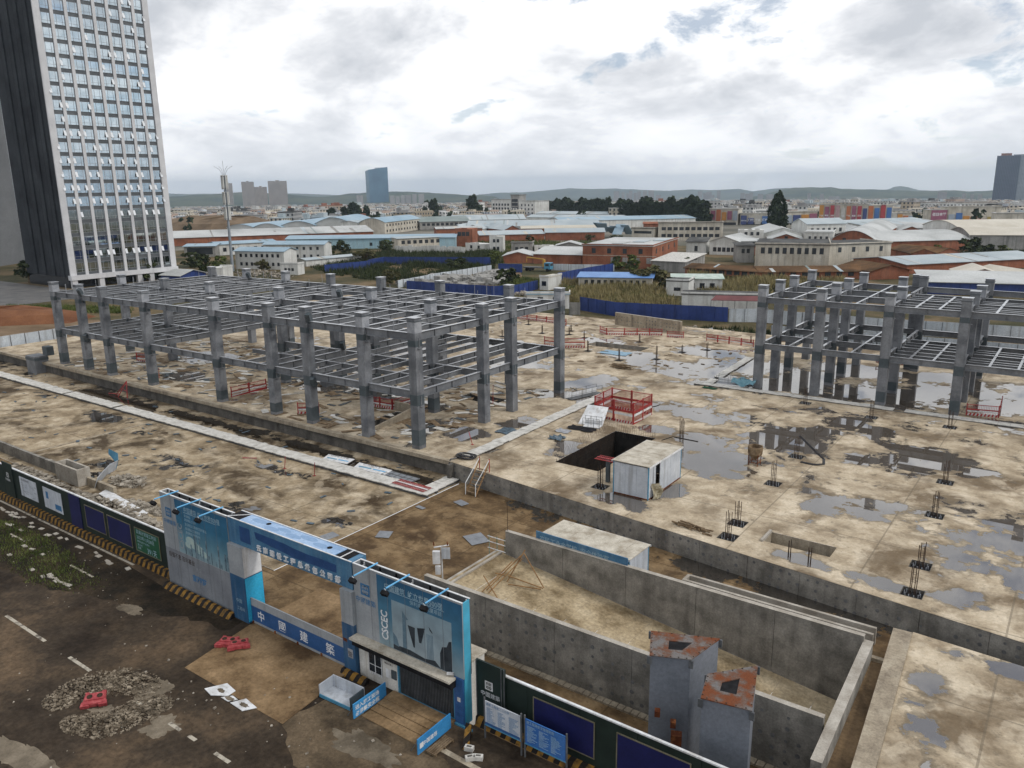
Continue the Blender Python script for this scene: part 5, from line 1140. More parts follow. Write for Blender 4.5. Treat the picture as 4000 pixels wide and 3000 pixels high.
# paving tiles left over along the verge
t = thing('verge_tiles', 'broken pale tactile paving tiles left along the hoarding verge', 'paving')
base = MB().box(-.28,-.14,0,.28,.14,.05).build('tile', M['conc_top'], t, local=True); base.location = (-70.4, 25.8, LOW)
def tile_row(x0, x1, y, step, drop):
    x = x0
    while x < x1:
        if random.random() > drop: inst(base, 'tile', t, (x+random.uniform(-.1,.1), y+random.uniform(-.2,.2), LOW+random.uniform(0,.02)), random.uniform(-.3,.3), (random.uniform(.6,1.1), random.uniform(.6,1.2), 1))
        x += step
tile_row(-74, -52.5, 26.0, .62, .45); tile_row(-72, -53, 25.75, .7, .75); tile_row(-70, -66, 24.8, .6, .3); tile_row(-68, -56, 22.2, .8, .6); tile_row(-56.5, -53, 22.35, .45, .2); tile_row(-72,-60,23.6,.9,.7); tile_row(-140,-76,26.0,.8,.4)
def barrier(label, c, rz, tilt):
    t = thing('water_barrier', label, 'barrier', c, 0, 'red plastic water barriers'); t.rotation_euler = (tilt, 0, rz); t.scale = (.82, .82, .82)
    mb = MB(); n = 10; outl = [(-.75,-.5),(.75,-.5),(.62,.5),(-.62,.5)]
    mb.prism([(-.78,-.52),(-.3,-.52),(-.26,-.44),(.26,-.44),(.3,-.52),(.78,-.52),(.74,-.2),(.66,-.12),(.6,.5),(-.6,.5),(-.66,-.12),(-.74,-.2)], 0, .24); mb.build('shell', M['red_plastic'], t, local=True); MB().box(-.56,-.1,.241,.56,.44,.3).build('raised_face', M['red_plastic'], t, local=True); MB().box(-.6,-.4,.241,.6,-.3,.27).build('rib', M['red_plastic'], t, local=True)
    for x, y in ((-.3,.16),(.3,.16)): MB().lathe((x,y,.301), [(.17,0),(.17,.03),(.13,.03),(.12,.004),(0,.004)], 12).build('port', M['rebar'], t, local=True)
    for x in (-.5,.5): MB().box(x-.12,.49,.05,x+.12,.6,.25).build('lug', M['red_plastic'], t, local=True)
barrier('red water barrier lying on the apron corner, left of two', (-38.55,24.25,LOW+.1), .5, .05); barrier('red water barrier lying on the apron, right of two', (-37.75,24.45,LOW+.12), .9, -.05); barrier('red water barrier lying inside the street rubble heap', (-39.6,16.9,LOW+.1), .9, .25)
def torn(label, pts): 
    t = thing('torn_board', label, 'board', (pts[0][0], pts[0][1], LOW), 0, 'torn white boards'); z = LOW+.03; MB().prism(pts, z, z+.03).build('sheet', M['white_paint'], t)
    cx = sum(p[0] for p in pts)/len(pts); cy = sum(p[1] for p in pts)/len(pts); MB().poly([(a, b, z+.034) for a, b in blob(cx, cy, .3, .14, cx)]).build('stain', M['mud_patch'], t)
torn('larger torn white board lying on the street before the apron', [(-35.9,20.9),(-35.1,20.75),(-34.3,21.25),(-34.35,21.75),(-35.3,21.9)])
torn('small torn white scrap between two larger boards', [(-34.5,20.95),(-33.9,20.95),(-33.6,21.35),(-34.1,21.4)])
torn('torn white board lying nearest the grey tray', [(-33.7,20.95),(-32.6,20.9),(-32.2,21.5),(-33.3,21.65)])
t = thing('mixing_tray', 'grey open sided tray lying at the apron corner', 'tray', (-29.2, 24.6, LOW), .05)
MB().box(-1.1,-.5,.05,1.1,.5,.1).build('tray_floor', M['grey_panel'], t, local=True); MB().box(-1.12,.5,.05,1.12,.56,.75).build('tray_back', M['grey_panel'], t, local=True); MB().box(-1.14,-.5,.05,-1.08,.498,.72).build('tray_side', M['grey_panel'], t, local=True); MB().box(1.08,-.5,.05,1.14,.498,.72).build('tray_side', M['steel_dark'], t, local=True); MB().box(-1.1,-.54,.02,1.1,-.502,.2).build('tray_lip', M['blue_trim'], t, local=True)
def side_board(label, x, y0, y1, lines_):
    t = thing('banner_board', label, 'banner', (x, (y0+y1)/2, LOW)); 
    o = MB().box(x-.03, y0, LOW+.1, x+.03, y1, LOW+.92).build('board', mat('banner_blue', (.03,.2,.46), (.05,.27,.55), .45, .9), t)
    for y in (y0+.1, y1-.15): MB().bar((x-.1,y,LOW),(x-.1,y,LOW+.85),.03,4).build('post', M['dark_steel'], t); MB().bar((x-.1,y,LOW+.7),(x-.55,y,LOW),.025,4).build('stay', M['dark_steel'], t)
    for s, z, sz in lines_: text_mb(s, sz, (x+.034, y0+.12, z), (0,1,0), (0,0,1), squeeze=1.0, bold=.02).build('lettering', M['white_letter'], o)
    return o
side_board('blue banner board with two lines of white text at the steps', -27.35, 23.7, 26.0, (('进入施工现场', LOW+.56, .28), ('必须戴安全帽', LOW+.2, .28)))
b2 = side_board('blue banner board at the right side of the steps', -22.9, 23.6, 26.0, (('   中国建筑', LOW+.4, .26),))
mb = MB().box(-22.866,23.72,LOW+.36,-22.862,23.98,LOW+.64).build('emblem', M['white_letter'], b2.parent)
t = thing('entrance_steps', 'wide shallow muddy steps before the grille door', 'steps', (-25.2, 25.2, LOW))
for k, (y0, y1) in enumerate(((25.75,26.5), (25.25,25.75), (24.75,25.25), (24.15,24.75))): MB().box(-27.25, y0+.012, LOW, -23.0, y1, LOW+.2-.05*k).build('step', M['apron'], t)
t = thing('pallet', 'muddy wooden pallet leaning by the right banner board', 'pallet', (-22.5, 24.7, LOW))
for k in range(5): MB().box(-22.75+k*.12, 24.0, LOW+.12, -22.66+k*.12, 25.4, LOW+.15).build('slat', M['timber'], t)
for y in (24.05, 24.7, 25.3): MB().box(-22.75, y, LOW, -22.18, y+.09, LOW+.118).build('bearer', M['timber'], t)
for i, (x, y, z, rz, lb) in enumerate(((-21.2,25.35,LOW,.3,'single pale block below the white notice board'), (-20.75,24.85,LOW,.9,'left block of the pair on the kerb side'), (-20.45,25.1,LOW,.5,'right block of the pair on the kerb side'))):
    t = thing('concrete_block', lb, 'block', (x, y, z), rz, 'loose blocks by the gate'); MB().box(-.22,-.12,0,.22,.12,.22).build('block_body', M['board'], t, local=True); MB().box(-.12,-.06,.221,.12,.06,.226).build('block_hole', M['conc_dark'], t, local=True)
flat('kerb_strip', [(-22.6,24.5),(-5,24.0),(-5,24.25),(-22.6,24.8)], M['conc_tan'], LOW+.006)
t = thing('hazard_plank', 'striped hazard plank propped at the gate foot', 'plank', (-21.7, 25.8, LOW)); MB().hexa([(-22.2,26.35,LOW),(-21.85,26.35,LOW),(-21.2,25.3,LOW),(-21.5,25.2,LOW),(-22.2,26.35,LOW+.5),(-21.85,26.35,LOW+.5),(-21.2,25.3,LOW+.12),(-21.5,25.2,LOW+.12)]).build('plank_body', M['hazard'], t)
# grey tank at the far left corner of the deck
t = thing('steel_bin', 'grey box shaped steel bin at the left deck corner', 'bin', (-125.5, 53, LOW)); MB().box(-127,52.0,LOW,-124.2,53.9,.9).build('bin_body', M['steel'], t); MB().box(-127.05,51.95,.3,-124.15,53.95,.7).build('bin_band', M['steel_dark'], t); MB().box(-125,53.6,.9,-123.6,54.6,2.2).build('bin_lid', M['steel_dark'], t)
# long concrete wall at the back of the deck
wall_strip('concrete_wall', 'freestanding long concrete wall at the back of the deck', (-68.8, 126.4), (-54.7, 123.4), 0, 2.2, .4, M['conc_tan'], M['conc_top'], joints=3.6)
# boards, offcuts and scrap strewn under the left skeleton
def scatter(label, n, x0, x1, y0, y1, m, smax, z=0.0):
    mb = MB()
    for _ in range(n): l = random.uniform(.4, smax); mb.obox((random.uniform(x0,x1), random.uniform(y0,y1), z+.02+random.random()*.06), (l, random.uniform(.1,.5)*l, random.uniform(.02,.06)), random.choice((0,1.571,.3,-.4,.9))+random.uniform(-.15,.15))
    tag(mb.build('scattered_boards', m), label, 'debris', kind='stuff')
scatter('pale boards and offcuts strewn under the left skeleton', 260, -120, -52, 54.2, 80, M['board'], 2.2)
scatter('dark sheets and scrap strewn under the left skeleton', 200, -120, -52, 54.2, 80, M['steel_dark'], 1.6)
scatter('timber offcuts strewn under the left skeleton', 240, -120, -52, 54.2, 80, M['timber'], 2.6)
scatter('small scrap strewn over the back of the deck', 160, -88, -38, 96, 128, M['timber'], 1.2); scatter('small scrap strewn over the lower yard slab', 120, -125, -45, 33, 53, M['dark_sheet'], .7, LOW+.04)
SB = ['left of the frame corner column at the back', 'before the angled red railing, nearer one', 'before the angled red railing, left one', 'just right of the frame corner column', 'in the puddle left of the blue flat sheet', 'at the right side of the blue flat sheet', 'tallest in the big far puddle', 'beyond the flooded pit', 'left of the low red railing pair', 'before the low red railing pair', 'behind the low red railing pair', 'seen between the last frame columns', 'before the long far red railing', 'left of the tangled pole bundle', 'left one below the shallow deck opening', 'right one below the shallow deck opening']
# thin starter bars sprinkled over the far deck
for i, (x, y, h_) in enumerate(((-75,112,1.6), (-70.5,113.5,1.4), (-72,116.5,1.2), (-66.8,112.2,1.3), (-60.8,103.2,1.8), (-53.6,99.8,1.9), (-49.5,103.4,2.0), (-57.5,113.8,1.3), (-48.5,110.0,1.2), (-46,113.5,1.2), (-42.5,122.5,1.2), (-79,106,1.2), (-82,118,1.1), (-64,99,1.4), (-14.2,50.9,1.3), (-12.8,50.6,1.2))):
    t = thing('rebar_stub', 'thin starter bar cluster '+SB[i], 'rebar stub', (x, y, 0), 0, 'starter bars on the far deck')
    for k in range(4): MB().bar((.14*(k%2), .14*(k//2), 0), (.14*(k%2)+random.uniform(-.04,.04), .14*(k//2), h_*random.uniform(.8,1.05)), .028, 4).build('bar', M['rebar'], t, local=True)
    if i < 14: MB().box(-.5,-.5,.001,.6,.6,.012).build('base_plate', M['black'], t, local=True)

# ------------------------------------------------------------------ sheds, houses and yards beyond the site
M['roof_blue'] = mat('blue_sheet_roof', (.20,.31,.39), (.31,.41,.48), .55, .08, 6, streak=None, c3=(.26,.365,.44), fine=.08)
M['roof_pale'] = mat('pale_blue_roof', (.29,.345,.37), (.41,.455,.47), .55, .07, 7, c3=(.355,.405,.425), fine=.1)
M['roof_white'] = mat('weathered_white_roof', (.30,.31,.30), (.50,.51,.50), .6, .06, 8, c3=(.42,.43,.42), fine=.12)
M['roof_green'] = mat('grey_green_roof', (.16,.2,.19), (.25,.29,.28), .6, .08, 6)
M['roof_rust'] = mat('rusty_brown_roof', (.05,.028,.012), (.17,.09,.04), .85, .12, 9, c3=(.10,.055,.025), fine=.2)
M['roof_dark'] = mat('tar_roof', (.03,.03,.03), (.12,.12,.115), .8, .2, 8)
M['roof_cream'] = mat('cream_sheet_roof', (.46,.42,.34), (.58,.54,.46), .6, .08, 6)
M['brick'] = mat('red_brick', (.20,.075,.04), (.33,.14,.08), .85, .25, 8, c3=(.27,.105,.06), streak=((.12,.06,.045), .5, .9), fine=.16)
M['wall_white'] = mat('whitewash', (.52,.52,.49), (.70,.70,.67), .8, .2, 7, streak=((.3,.28,.25), .5, 1.0), fine=.08)
M['wall_beige'] = mat('beige_render', (.42,.38,.31), (.60,.56,.48), .8, .2, 8, streak=((.15,.14,.12), .5, .8), fine=.1)
M['wall_blue'] = mat('light_blue_wall', (.26,.42,.5), (.36,.52,.58), .6, .15, 6, streak=((.25,.3,.32), .5, .9))
M['wall_grey'] = mat('grey_render', (.22,.215,.2), (.36,.35,.33), .8, .2, 8, streak=((.1,.1,.095), .6, .9))
M['pane'] = mat('dark_pane', (.012,.014,.018), (.04,.045,.05), .25, .3, spec=.5)
M['hoard_white'] = mat('white_hoarding', (.42,.46,.5), (.58,.62,.65), .55, .25, 6, streak=((.25,.25,.24), .6, 1.0))
M['veg_dark'] = mat('dark_evergreen', (.010,.020,.010), (.045,.06,.028), .9, .8, 4, fine=.25)
M['veg_mid'] = mat('weed_green', (.04,.06,.015), (.13,.15,.045), .9, .6, 4, fine=.25)
M['veg_dry'] = mat('dry_reed', (.13,.115,.05), (.31,.255,.125), .9, .5, 4, fine=.25)
M['veg_bush'] = mat('bush_green', (.02,.032,.012), (.06,.07,.028), .9, .9, 4, fine=.25)
M['veg_olive'] = mat('olive_bush', (.05,.05,.02), (.12,.11,.05), .9, .9, 4, fine=.25)
def shed(name, label, A, B, depth, eave, ridge, roof, wall, kind='long', cat='warehouse', win=None, swin=None, over=.5, z0=-1.7, group=None, door=None):
    A = Vector(A[:2]); B = Vector(B[:2]); d = B-A; L_ = d.length; rz = math.atan2(d.y, d.x)
    t = thing(name, label, cat, (A.x, A.y, z0), rz, group); D = depth; e, r = eave, ridge
    if kind in ('long','end','arch','archlong') and cat in ('warehouse','hall','shed','works','workshop'): r = e*.84+(r-e)*.55; e = e*.84
    def P(mb, nm, m): return mb.build(nm, m, t, local=True)
    wb = MB(); wb.box(0, 0, 0, L_, D, e)
    def slab2(mb, pts):                              # roof sheet with thickness
        mb.hexa([*pts, *[(x, y, z+.14) for x, y, z in pts]])
    o = over
    if kind == 'long':                               # ridge parallel to the front
        for x in (0, L_): wb.poly([(x,0,e),(x,D,e),(x,D/2,r)] if x else [(x,D,e),(x,0,e),(x,D/2,r)])
        s = (r-e)/(D/2)
        for nm, pts in (('roof', [(-o,-o,e-o*s),(L_+o,-o,e-o*s),(L_+o,D/2,r),(-o,D/2,r)]), ('roof', [(-o,D/2,r),(L_+o,D/2,r),(L_+o,D+o,e-o*s),(-o,D+o,e-o*s)])): mb = MB(); slab2(mb, pts); P(mb, nm, roof)
        if cat in ('warehouse','hall','shed','works','workshop') and roof in (M['roof_pale'], M['roof_blue'], M['roof_white'], M['roof_rust']):
            for k in range(int(L_/9)):                 # odd replacement sheets and skylight strips
                u = random.uniform(0, L_-2); wd_ = random.choice((.7, 1.0, 1.6)); v0 = random.choice((0, 0, .4)); v1 = random.choice((1, 1, .6)); y0_, y1_ = -o+(D/2+o)*v0, -o+(D/2+o)*v1; zz = lambda y: e+(y)*s+.145+.02
                P(MB().hexa([(u,y0_,zz(y0_)-.01),(u+wd_,y0_,zz(y0_)-.01),(u+wd_,y1_,zz(y1_)-.01),(u,y1_,zz(y1_)-.01),(u,y0_,zz(y0_)+.02),(u+wd_,y0_,zz(y0_)+.02),(u+wd_,y1_,zz(y1_)+.02),(u,y1_,zz(y1_)+.02)]), 'roof_patch', random.choice((M['roof_white'], M['roof_green'], M['roof_pale'], M['roof_cream'], M['roof_rust'] if roof is M['roof_rust'] else M['wall_grey'])))
    elif kind == 'end':                              # gable faces the front
        for y in (0, D): wb.poly([(0,y,e),(L_,y,e),(L_/2,y,r)] if y == 0 else [(L_,y,e),(0,y,e),(L_/2,y,r)])
        s = (r-e)/(L_/2)
        for pts in ([(-o,-o,e-o*s),(L_/2,-o,r),(L_/2,D+o,r),(-o,D+o,e-o*s)], [(L_/2,-o,r),(L_+o,-o,e-o*s),(L_+o,D+o,e-o*s),(L_/2,D+o,r)]): mb = MB(); slab2(mb, pts); P(mb, 'roof', roof)
    elif kind in ('arch', 'archlong'):
        n = 12; W_ = L_ if kind == 'arch' else D
        pr = [((W_+2*o)*k/n-o, e+(r-e)*math.sin(math.pi*min(1, max(0, k/n)))) for k in range(n+1)]
        mb = MB()
        for (u0, h0), (u1, h1) in zip(pr[:-1], pr[1:]):
            if kind == 'arch': slab2(mb, [(u0,-o,h0),(u1,-o,h1),(u1,D+o,h1),(u0,D+o,h0)])
            else: slab2(mb, [(-o,u0,h0),(L_+o,u0,h0),(L_+o,u1,h1),(-o,u1,h1)])
        P(mb, 'roof', roof)
        q = [(max(0,min(W_,u)), h) for u, h in pr]
        if kind == 'arch': wb.poly([(u,0,h) for u, h in q]); wb.poly([(u,D,h) for u, h in reversed(q)])
        else: wb.poly([(0,u,h) for u, h in reversed(q)]); wb.poly([(L_,u,h) for u, h in q])
    elif kind == 'flat':
        P(MB().box(-o, -o, e+.003, L_+o, D+o, e+.25), 'roof', roof)
        mb = MB(); mb.box(-o,-o,e+.252,L_+o,-o+.25,e+.6); mb.box(L_+o-.25,-o+.252,e+.252,L_+o,D+o,e+.6); P(mb, 'parapet', wall)
    elif kind == 'mono':
        mb = MB(); slab2(mb, [(-o,-o,e+.02),(L_+o,-o,e+.02),(L_+o,D+o,r),(-o,D+o,r)]); P(mb, 'roof', roof); wb.hexa([(0,D*.6,e),(L_,D*.6,e),(L_,D,e),(0,D,e),(0,D*.6,e+(r-e)*.55),(L_,D*.6,e+(r-e)*.55),(L_,D,r-.1),(0,D,r-.1)])
    elif kind == 'ruin':
        for k in range(int(L_/3)): P(MB().box(k*3, 0, e, k*3+random.uniform(1.5,3), .3, e+random.uniform(.1,.7)), 'broken_top', wall)
    w_o = P(wb, 'wall', wall)
    def wins(n, zs_, wd, ht, side, Ltot, marg=1.2):
        for z in zs_:
            for k in range(n):
                u = marg+(Ltot-2*marg)*(k+.5)/n
                if side == 'f': mb = MB().box(u-wd/2, -.05, z, u+wd/2, -.002, z+ht)
                else: mb = MB().box(L_+.002, u-wd/2, z, L_+.05, u+wd/2, z+ht)
                wn_ = mb.build('window', M['pane'], t, local=True)
    if win: wins(win[0], win[1], win[2], win[3], 'f', L_)
    if swin: wins(swin[0], swin[1], swin[2], swin[3], 's', D)
    if door: P(MB().box(L_*door[0], -.06, 0, L_*door[0]+door[1], -.003, door[2]), 'doorway', M['black'])
    return t
S = shed
# --- near left
S('prefab_office', 'two storey white prefab office with blue roof near the mast', (-234.79, 165.74, -1.65), (-217.37, 172.04, -1.65), 8, 6.0, 7.0, M['roof_blue'], M['wall_white'], 'long', 'office', (8, (1.2, 4.0), .9, 1.1))
S('prefab_office', 'second white prefab office with blue roof behind the first', (-251.89, 190.41, -1.65), (-231.37, 201.58, -1.65), 8, 6.0, 7.0, M['roof_blue'], M['wall_white'], 'long', 'office', (8, (1.2, 4.0), .9, 1.1))
S('blue_roof_hall', 'low open hall with blue roof left of the mast', (-294.29, 184.51, -1.65), (-285.11, 192.43, -1.65), 12, 5.0, 6.2, M['roof_blue'], M['wall_grey'], 'long', 'hall', (6, (1.0,), 1.8, 2.6))
S('blue_roof_hall', 'long low building with blue roof behind the mast', (-289.27, 196.35, -1.65), (-281.8, 219.86, -1.65), 12, 5.2, 6.6, M['roof_blue'], M['wall_white'], 'long', 'hall', (7, (1.4,), 1.4, 1.6))
S('low_shed', 'long low shed with pale blue roof beside the blue hoarding', (-219.83, 183.13, -1.65), (-217.19, 206.67, -1.65), 6, 2.6, 3.4, M['roof_pale'], M['wall_white'], 'long', 'shed')
S('site_box', 'small white cabin standing on a stage by the left frame', (-206.05, 161.39, -1.65), (-200.35, 163.49, -1.65), 4, 3.2, 3.3, M['roof_white'], M['wall_white'], 'flat', 'cabin', (3, (1.2,), .8, .9), over=.1)
S('blue_warehouse', 'long sky blue warehouse with light blue walls', (-289.87, 231.24, -1.65), (-229.61, 275.07, -1.65), 16, 5.2, 7.2, M['roof_blue'], M['wall_blue'], 'archlong', 'warehouse', (5, (1.2,), 1.2, 1.4), door=(.1, 9, 3.6))
S('white_warehouse', 'very long warehouse with weathered white roof on the left', (-357.39, 218.67, -1.65), (-308.62, 302.8, -1.65), 34, 4.5, 9.0, M['roof_white'], M['brick'], 'long', 'warehouse')
for i, (a, b, y, wd) in enumerate(((640,870,690,1), (870,1110,688,1), (1110,1400,684,1), (1400,1710,678,1))):
    S('arched_hall', ['leftmost blue arched roof hall behind the white warehouse', 'second blue arched hall from the left behind the white warehouse', 'third blue arched hall behind the white warehouse', 'largest blue arched hall at the right of its row'][i], [(-450.15, 313.82, -2.95), (-433.15, 321.31, -2.79), (-418.96, 331.63, -2.71), (-403.92, 345.9, -2.67)][i], [(-433.32, 321.27, -2.8), (-415.9, 329.01, -2.64), (-400.95, 343.16, -2.6), (-384.32, 358.19, -2.56)][i], 60, [4,4,5,6][i], [7.5,8.5,10,13][i], M['roof_blue'], M['roof_white'], 'arch', 'hall', z0=-2.6)
# ruined end of the blue warehouse and walls
S('ruined_block', 'ruined white gallery block with empty windows beside the blue warehouse', (-243.66, 253.19, -1.65), (-232.31, 277.51, -1.65), 7, 4.6, 5.0, M['roof_pale'], M['wall_beige'], 'mono', 'ruin', (9, (2.3,), 1.6, 1.5))
S('broken_wall', 'broken whitewashed wall before the ruined gallery block', (-235.11, 242.53, -1.65), (-205.36, 251.69, -1.65), .4, 2.4, 2.6, M['wall_white'], M['wall_white'], 'ruin', 'wall')
S('brick_ruin', 'roofless red brick two storey ruin beside the blue warehouse', (-234.35, 280.36, -1.65), (-227.24, 283.95, -1.65), 12, 7.6, 7.8, M['roof_dark'], M['brick'], 'ruin', 'ruin', (3, (4.6,), 1.6, 1.8))
S('small_house', 'small white roofless house in the weeds', (-215.32, 264.33, -1.65), (-204.35, 263.25, -1.65), 6, 3.0, 3.4, M['roof_white'], M['wall_white'], 'ruin', 'house', (2, (1.0,), 1.2, 1.3))
S('small_house', 'narrow two storey white house shell in the weeds', (-200.03, 260.9, -1.65), (-195.15, 263.45, -1.65), 6, 6.4, 6.6, M['roof_white'], M['wall_white'], 'ruin', 'house', (2, (1.0, 4.0), 1.0, 1.3))
S('small_house', 'low grey house shell left of the white roofed shed', (-187.81, 259.06, -1.65), (-180.47, 262.93, -1.65), 6, 4.2, 4.3, M['roof_dark'], M['wall_grey'], 'flat', 'house', (3, (1.2,), 1.2, 1.5), over=.2)
S('small_house', 'low white house remnant before the white roofed shed', (-180.6, 264.73, -1.65), (-174.29, 269.3, -1.65), 5, 3.0, 3.2, M['roof_white'], M['wall_white'], 'ruin', 'house', (3, (1.0,), 1.0, 1.2))
S('white_roof_shed', 'white gabled roof shed left of the brick building', (-176.95, 274.27, -1.65), (-167.07, 279.44, -1.65), 10, 3.0, 5.6, M['roof_white'], M['wall_grey'], 'end', 'shed')
S('brick_gable_shed', 'brick shed with triangular gable and white roof', (-167.41, 226.06, -1.65), (-158.36, 231.03, -1.65), 14, 3.0, 5.4, M['roof_white'], M['brick'], 'end', 'shed')
S('white_roof_shed', 'long white sheet roof shed adjoining the brick building', (-157.46, 230.08, -1.65), (-140.42, 233.82, -1.65), 12, 3.2, 5.0, M['roof_white'], M['brick'], 'mono', 'shed')
bb = S('brick_building', 'two storey red brick building with flat littered roof', (-136.44, 227.93, -1.65), (-114.01, 233.2, -1.65), 40, 7.0, 7.2, M['roof_white'], M['brick'], 'flat', 'building', (4, (4.6,), 1.3, 1.6), (4, (4.4,), 1.4, 1.6), over=.3)
for k in range(4): MB().box(9.5+k*3.9, -.05, 1.6, 11.2+k*3.9, -.003, 3.4).build('shutter', M['wall_grey'], bb, local=True)
MB().box(0, -.04, 3.85, 24.3, -.002, 4.0).build('string_course', M['wall_beige'], bb, local=True)
for k in range(3): MB().box(8+k*5, 6+k*8, 7.3, 12+k*5, 16+k*8, 7.5).build('roof_sheet', M['roof_pale'] if k else M['roof_white'], bb, local=True)
# --- sheds behind
S('blue_shed_row', 'brick warehouse with sawtooth edged pale blue roof', (-219.03, 330.64, -1.65), (-195.3, 346.78, -1.65), 14, 4.6, 7.4, M['roof_pale'], M['brick'], 'long', 'warehouse')
S('blue_shed_row', 'pale blue roofed shed left of the sawtooth warehouse', (-240.59, 306.47, -1.65), (-219.55, 330.39, -1.65), 14, 4.0, 6.8, M['roof_pale'], M['brick'], 'long', 'warehouse')
S('white_shed', 'cream roofed long shed behind the sawtooth warehouse', (-251.03, 355.96, -1.65), (-216.23, 383.22, -1.65), 12, 4.6, 6.6, M['roof_cream'], M['brick'], 'long', 'warehouse')
S('white_shed', 'small white sheet roofed shed behind the brick ruin', (-293.83, 336.05, -1.65), (-277.13, 355.22, -1.65), 10, 4.4, 6.0, M['roof_white'], M['brick'], 'long', 'warehouse')
for i in range(3):
    S('blue_gable_shed', ['left gable end of the big pale blue shed', 'middle gable end of the big pale blue shed', 'right brick gable end of the big pale blue shed'][i], [(-300.66, 356.41, -1.65), (-293.82, 359.52, -1.65), (-265.84, 360.41, -1.65)][i], [(-294.44, 359.24, -1.65), (-283.96, 364.0, -1.65), (-260.72, 368.6, -1.65)][i], 40, 4, 8, M['roof_pale'], M['brick'] if i == 2 else M['wall_white'], 'end', 'warehouse', z0=-2.4)
S('big_blue_shed', 'broad pale blue roofed works shed in the middle distance', (-298.71, 368.7, -1.72), (-235.77, 412.35, -1.73), 30, 5, 10, M['roof_pale'], M['wall_white'], 'long', 'warehouse', z0=-2.6)
S('big_blue_shed', 'highest pale blue roof behind the works shed', (-361.83, 431.58, -3.19), (-324.73, 465.46, -3.26), 34, 6, 11, M['roof_pale'], M['wall_white'], 'long', 'warehouse', z0=-3.2)
S('grey_green_shed', 'grey green roofed workshop with gallery', (-356.12, 391.11, -2.62), (-335.94, 417.16, -2.73), 26, 6, 11, M['roof_green'], M['wall_grey'], 'long', 'workshop', (10, (2.5,), 2, 1.6), z0=-2.6)
S('blue_gallery', 'blue roofed long building with open gallery at left', (-340.19, 343.36, -1.87), (-358.98, 394.26, -2.69), 16, 7, 9.5, M['roof_blue'], M['wall_beige'], 'archlong', 'building', (12, (1.4, 4.6), 1.6, 1.3), z0=-2.6)
S('white_depot', 'pale depot with bluish roof left of the gallery building', (-357.19, 338.34, -2.01), (-356.02, 355.43, -2.2), 16, 7, 8, M['roof_pale'], M['wall_white'], 'long', 'depot', z0=-2.8)
for i in range(3):
    S('long_blue_roof', ['nearest of three long pale roofs below the dark tree row', 'middle of three long pale roofs below the dark tree row', 'farthest of three long pale roofs below the dark tree row'][i], [(-276.97, 435.98, -2.42), (-346.65, 497.65, -3.9), (-383.43, 563.99, -5.15)][i], [(-215.93, 503.62, -2.94), (-274.07, 506.75, -3.4), (-247.45, 572.59, -4.19)][i], [30,20,24][i], [7,6,6][i], [10,9,9][i], M['roof_pale'] if i != 0 else M['roof_blue'], M['wall_white'], 'long', 'warehouse', z0=-3.4)
t = thing('collapsed_roof', 'collapsed blue sheet roof fallen over a wall', 'roof', (-202.81, 367.83, -1.65)); c = (-202.81, 367.83, -1.65)
for k in range(6): MB().obox((c[0]-8+k*3.2, c[1]+random.uniform(-2,2), 2.6+random.uniform(-1,2.2)), (5,7,.2), random.uniform(-.6,.6), tilt=random.uniform(-.9,.9)).build('roof_sheet', M['roof_blue'], t)
S('brick_long_shed', 'long red brick shed with rusty roof behind the concrete block', (-212.38, 421.8, -1.69), (-183.94, 434.13, -1.67), 12, 5, 6.4, M['brick'], M['brick'], 'long', 'shed')
S('concrete_block', 'two storey grey concrete dormitory with dark balconies', (-170.46, 354.19, -1.65), (-143.58, 367.21, -1.65), 9, 8.2, 8.4, M['roof_dark'], M['wall_beige'], 'flat', 'dormitory', (10, (1.6, 4.8), 2.0, 1.5), over=.3)
S('concrete_block', 'small grey block with window bands beside the collapsed roof', (-183.53, 352.46, -1.65), (-172.27, 353.31, -1.65), 9, 5.6, 5.8, M['roof_dark'], M['wall_beige'], 'flat', 'building', (6, (3.2,), 1.5, 1.2), over=.3)
S('white_works', 'white and brick works with white gable roof', (-119.24, 292.26, -1.65), (-108.37, 293.37, -1.65), 22, 6.0, 9.4, M['roof_white'], M['wall_white'], 'end', 'works', (5, (1.2,), 1.3, 1.6))
S('white_works', 'long white works wing with brick window piers', (-109.47, 294.52, -1.65), (-100.76, 299.13, -1.65), 14, 6.0, 7.0, M['roof_white'], M['brick'], 'long', 'works', (6, (3.2,), 1.5, 2.0))
S('white_house', 'white roofless upper storey before the big conifer', (-121.61, 330.06, -1.65), (-113.09, 334.4, -1.65), 8, 7.2, 7.4, M['roof_white'], M['wall_white'], 'ruin', 'house', (3, (5.0,), 1.2, 1.4))
S('white_house', 'small white house between brick building and works', (-128.57, 292.13, -1.65), (-121.4, 294.1, -1.65), 10, 4.4, 5.6, M['roof_dark'], M['wall_white'], 'mono', 'house', (1, (1.0,), 1.2, 2.0))
S('grey_house', 'grey two storey house with dark roof right of the works', (-98.77, 266.13, -1.65), (-93.76, 268.88, -1.65), 8, 5.6, 6.2, M['roof_dark'], M['wall_grey'], 'mono', 'house', (2, (3.2,), 1.0, 1.4))
S('beige_block', 'long beige two storey shell with dark empty windows', (-88.26, 253.91, -1.65), (-67.1, 260.0, -1.65), 26, 7.2, 7.4, M['roof_dark'], M['wall_beige'], 'flat', 'building', (9, (4.4,), 1.2, 1.9), over=.3)
S('beige_block', 'stained side wing of the beige shell with tar roof', (-69.53, 269.15, -1.65), (-54.7, 286.24, -1.65), 16, 6.6, 6.8, M['roof_dark'], M['wall_beige'], 'flat', 'building', (4, (4.2,), 1.2, 1.6), over=.3)
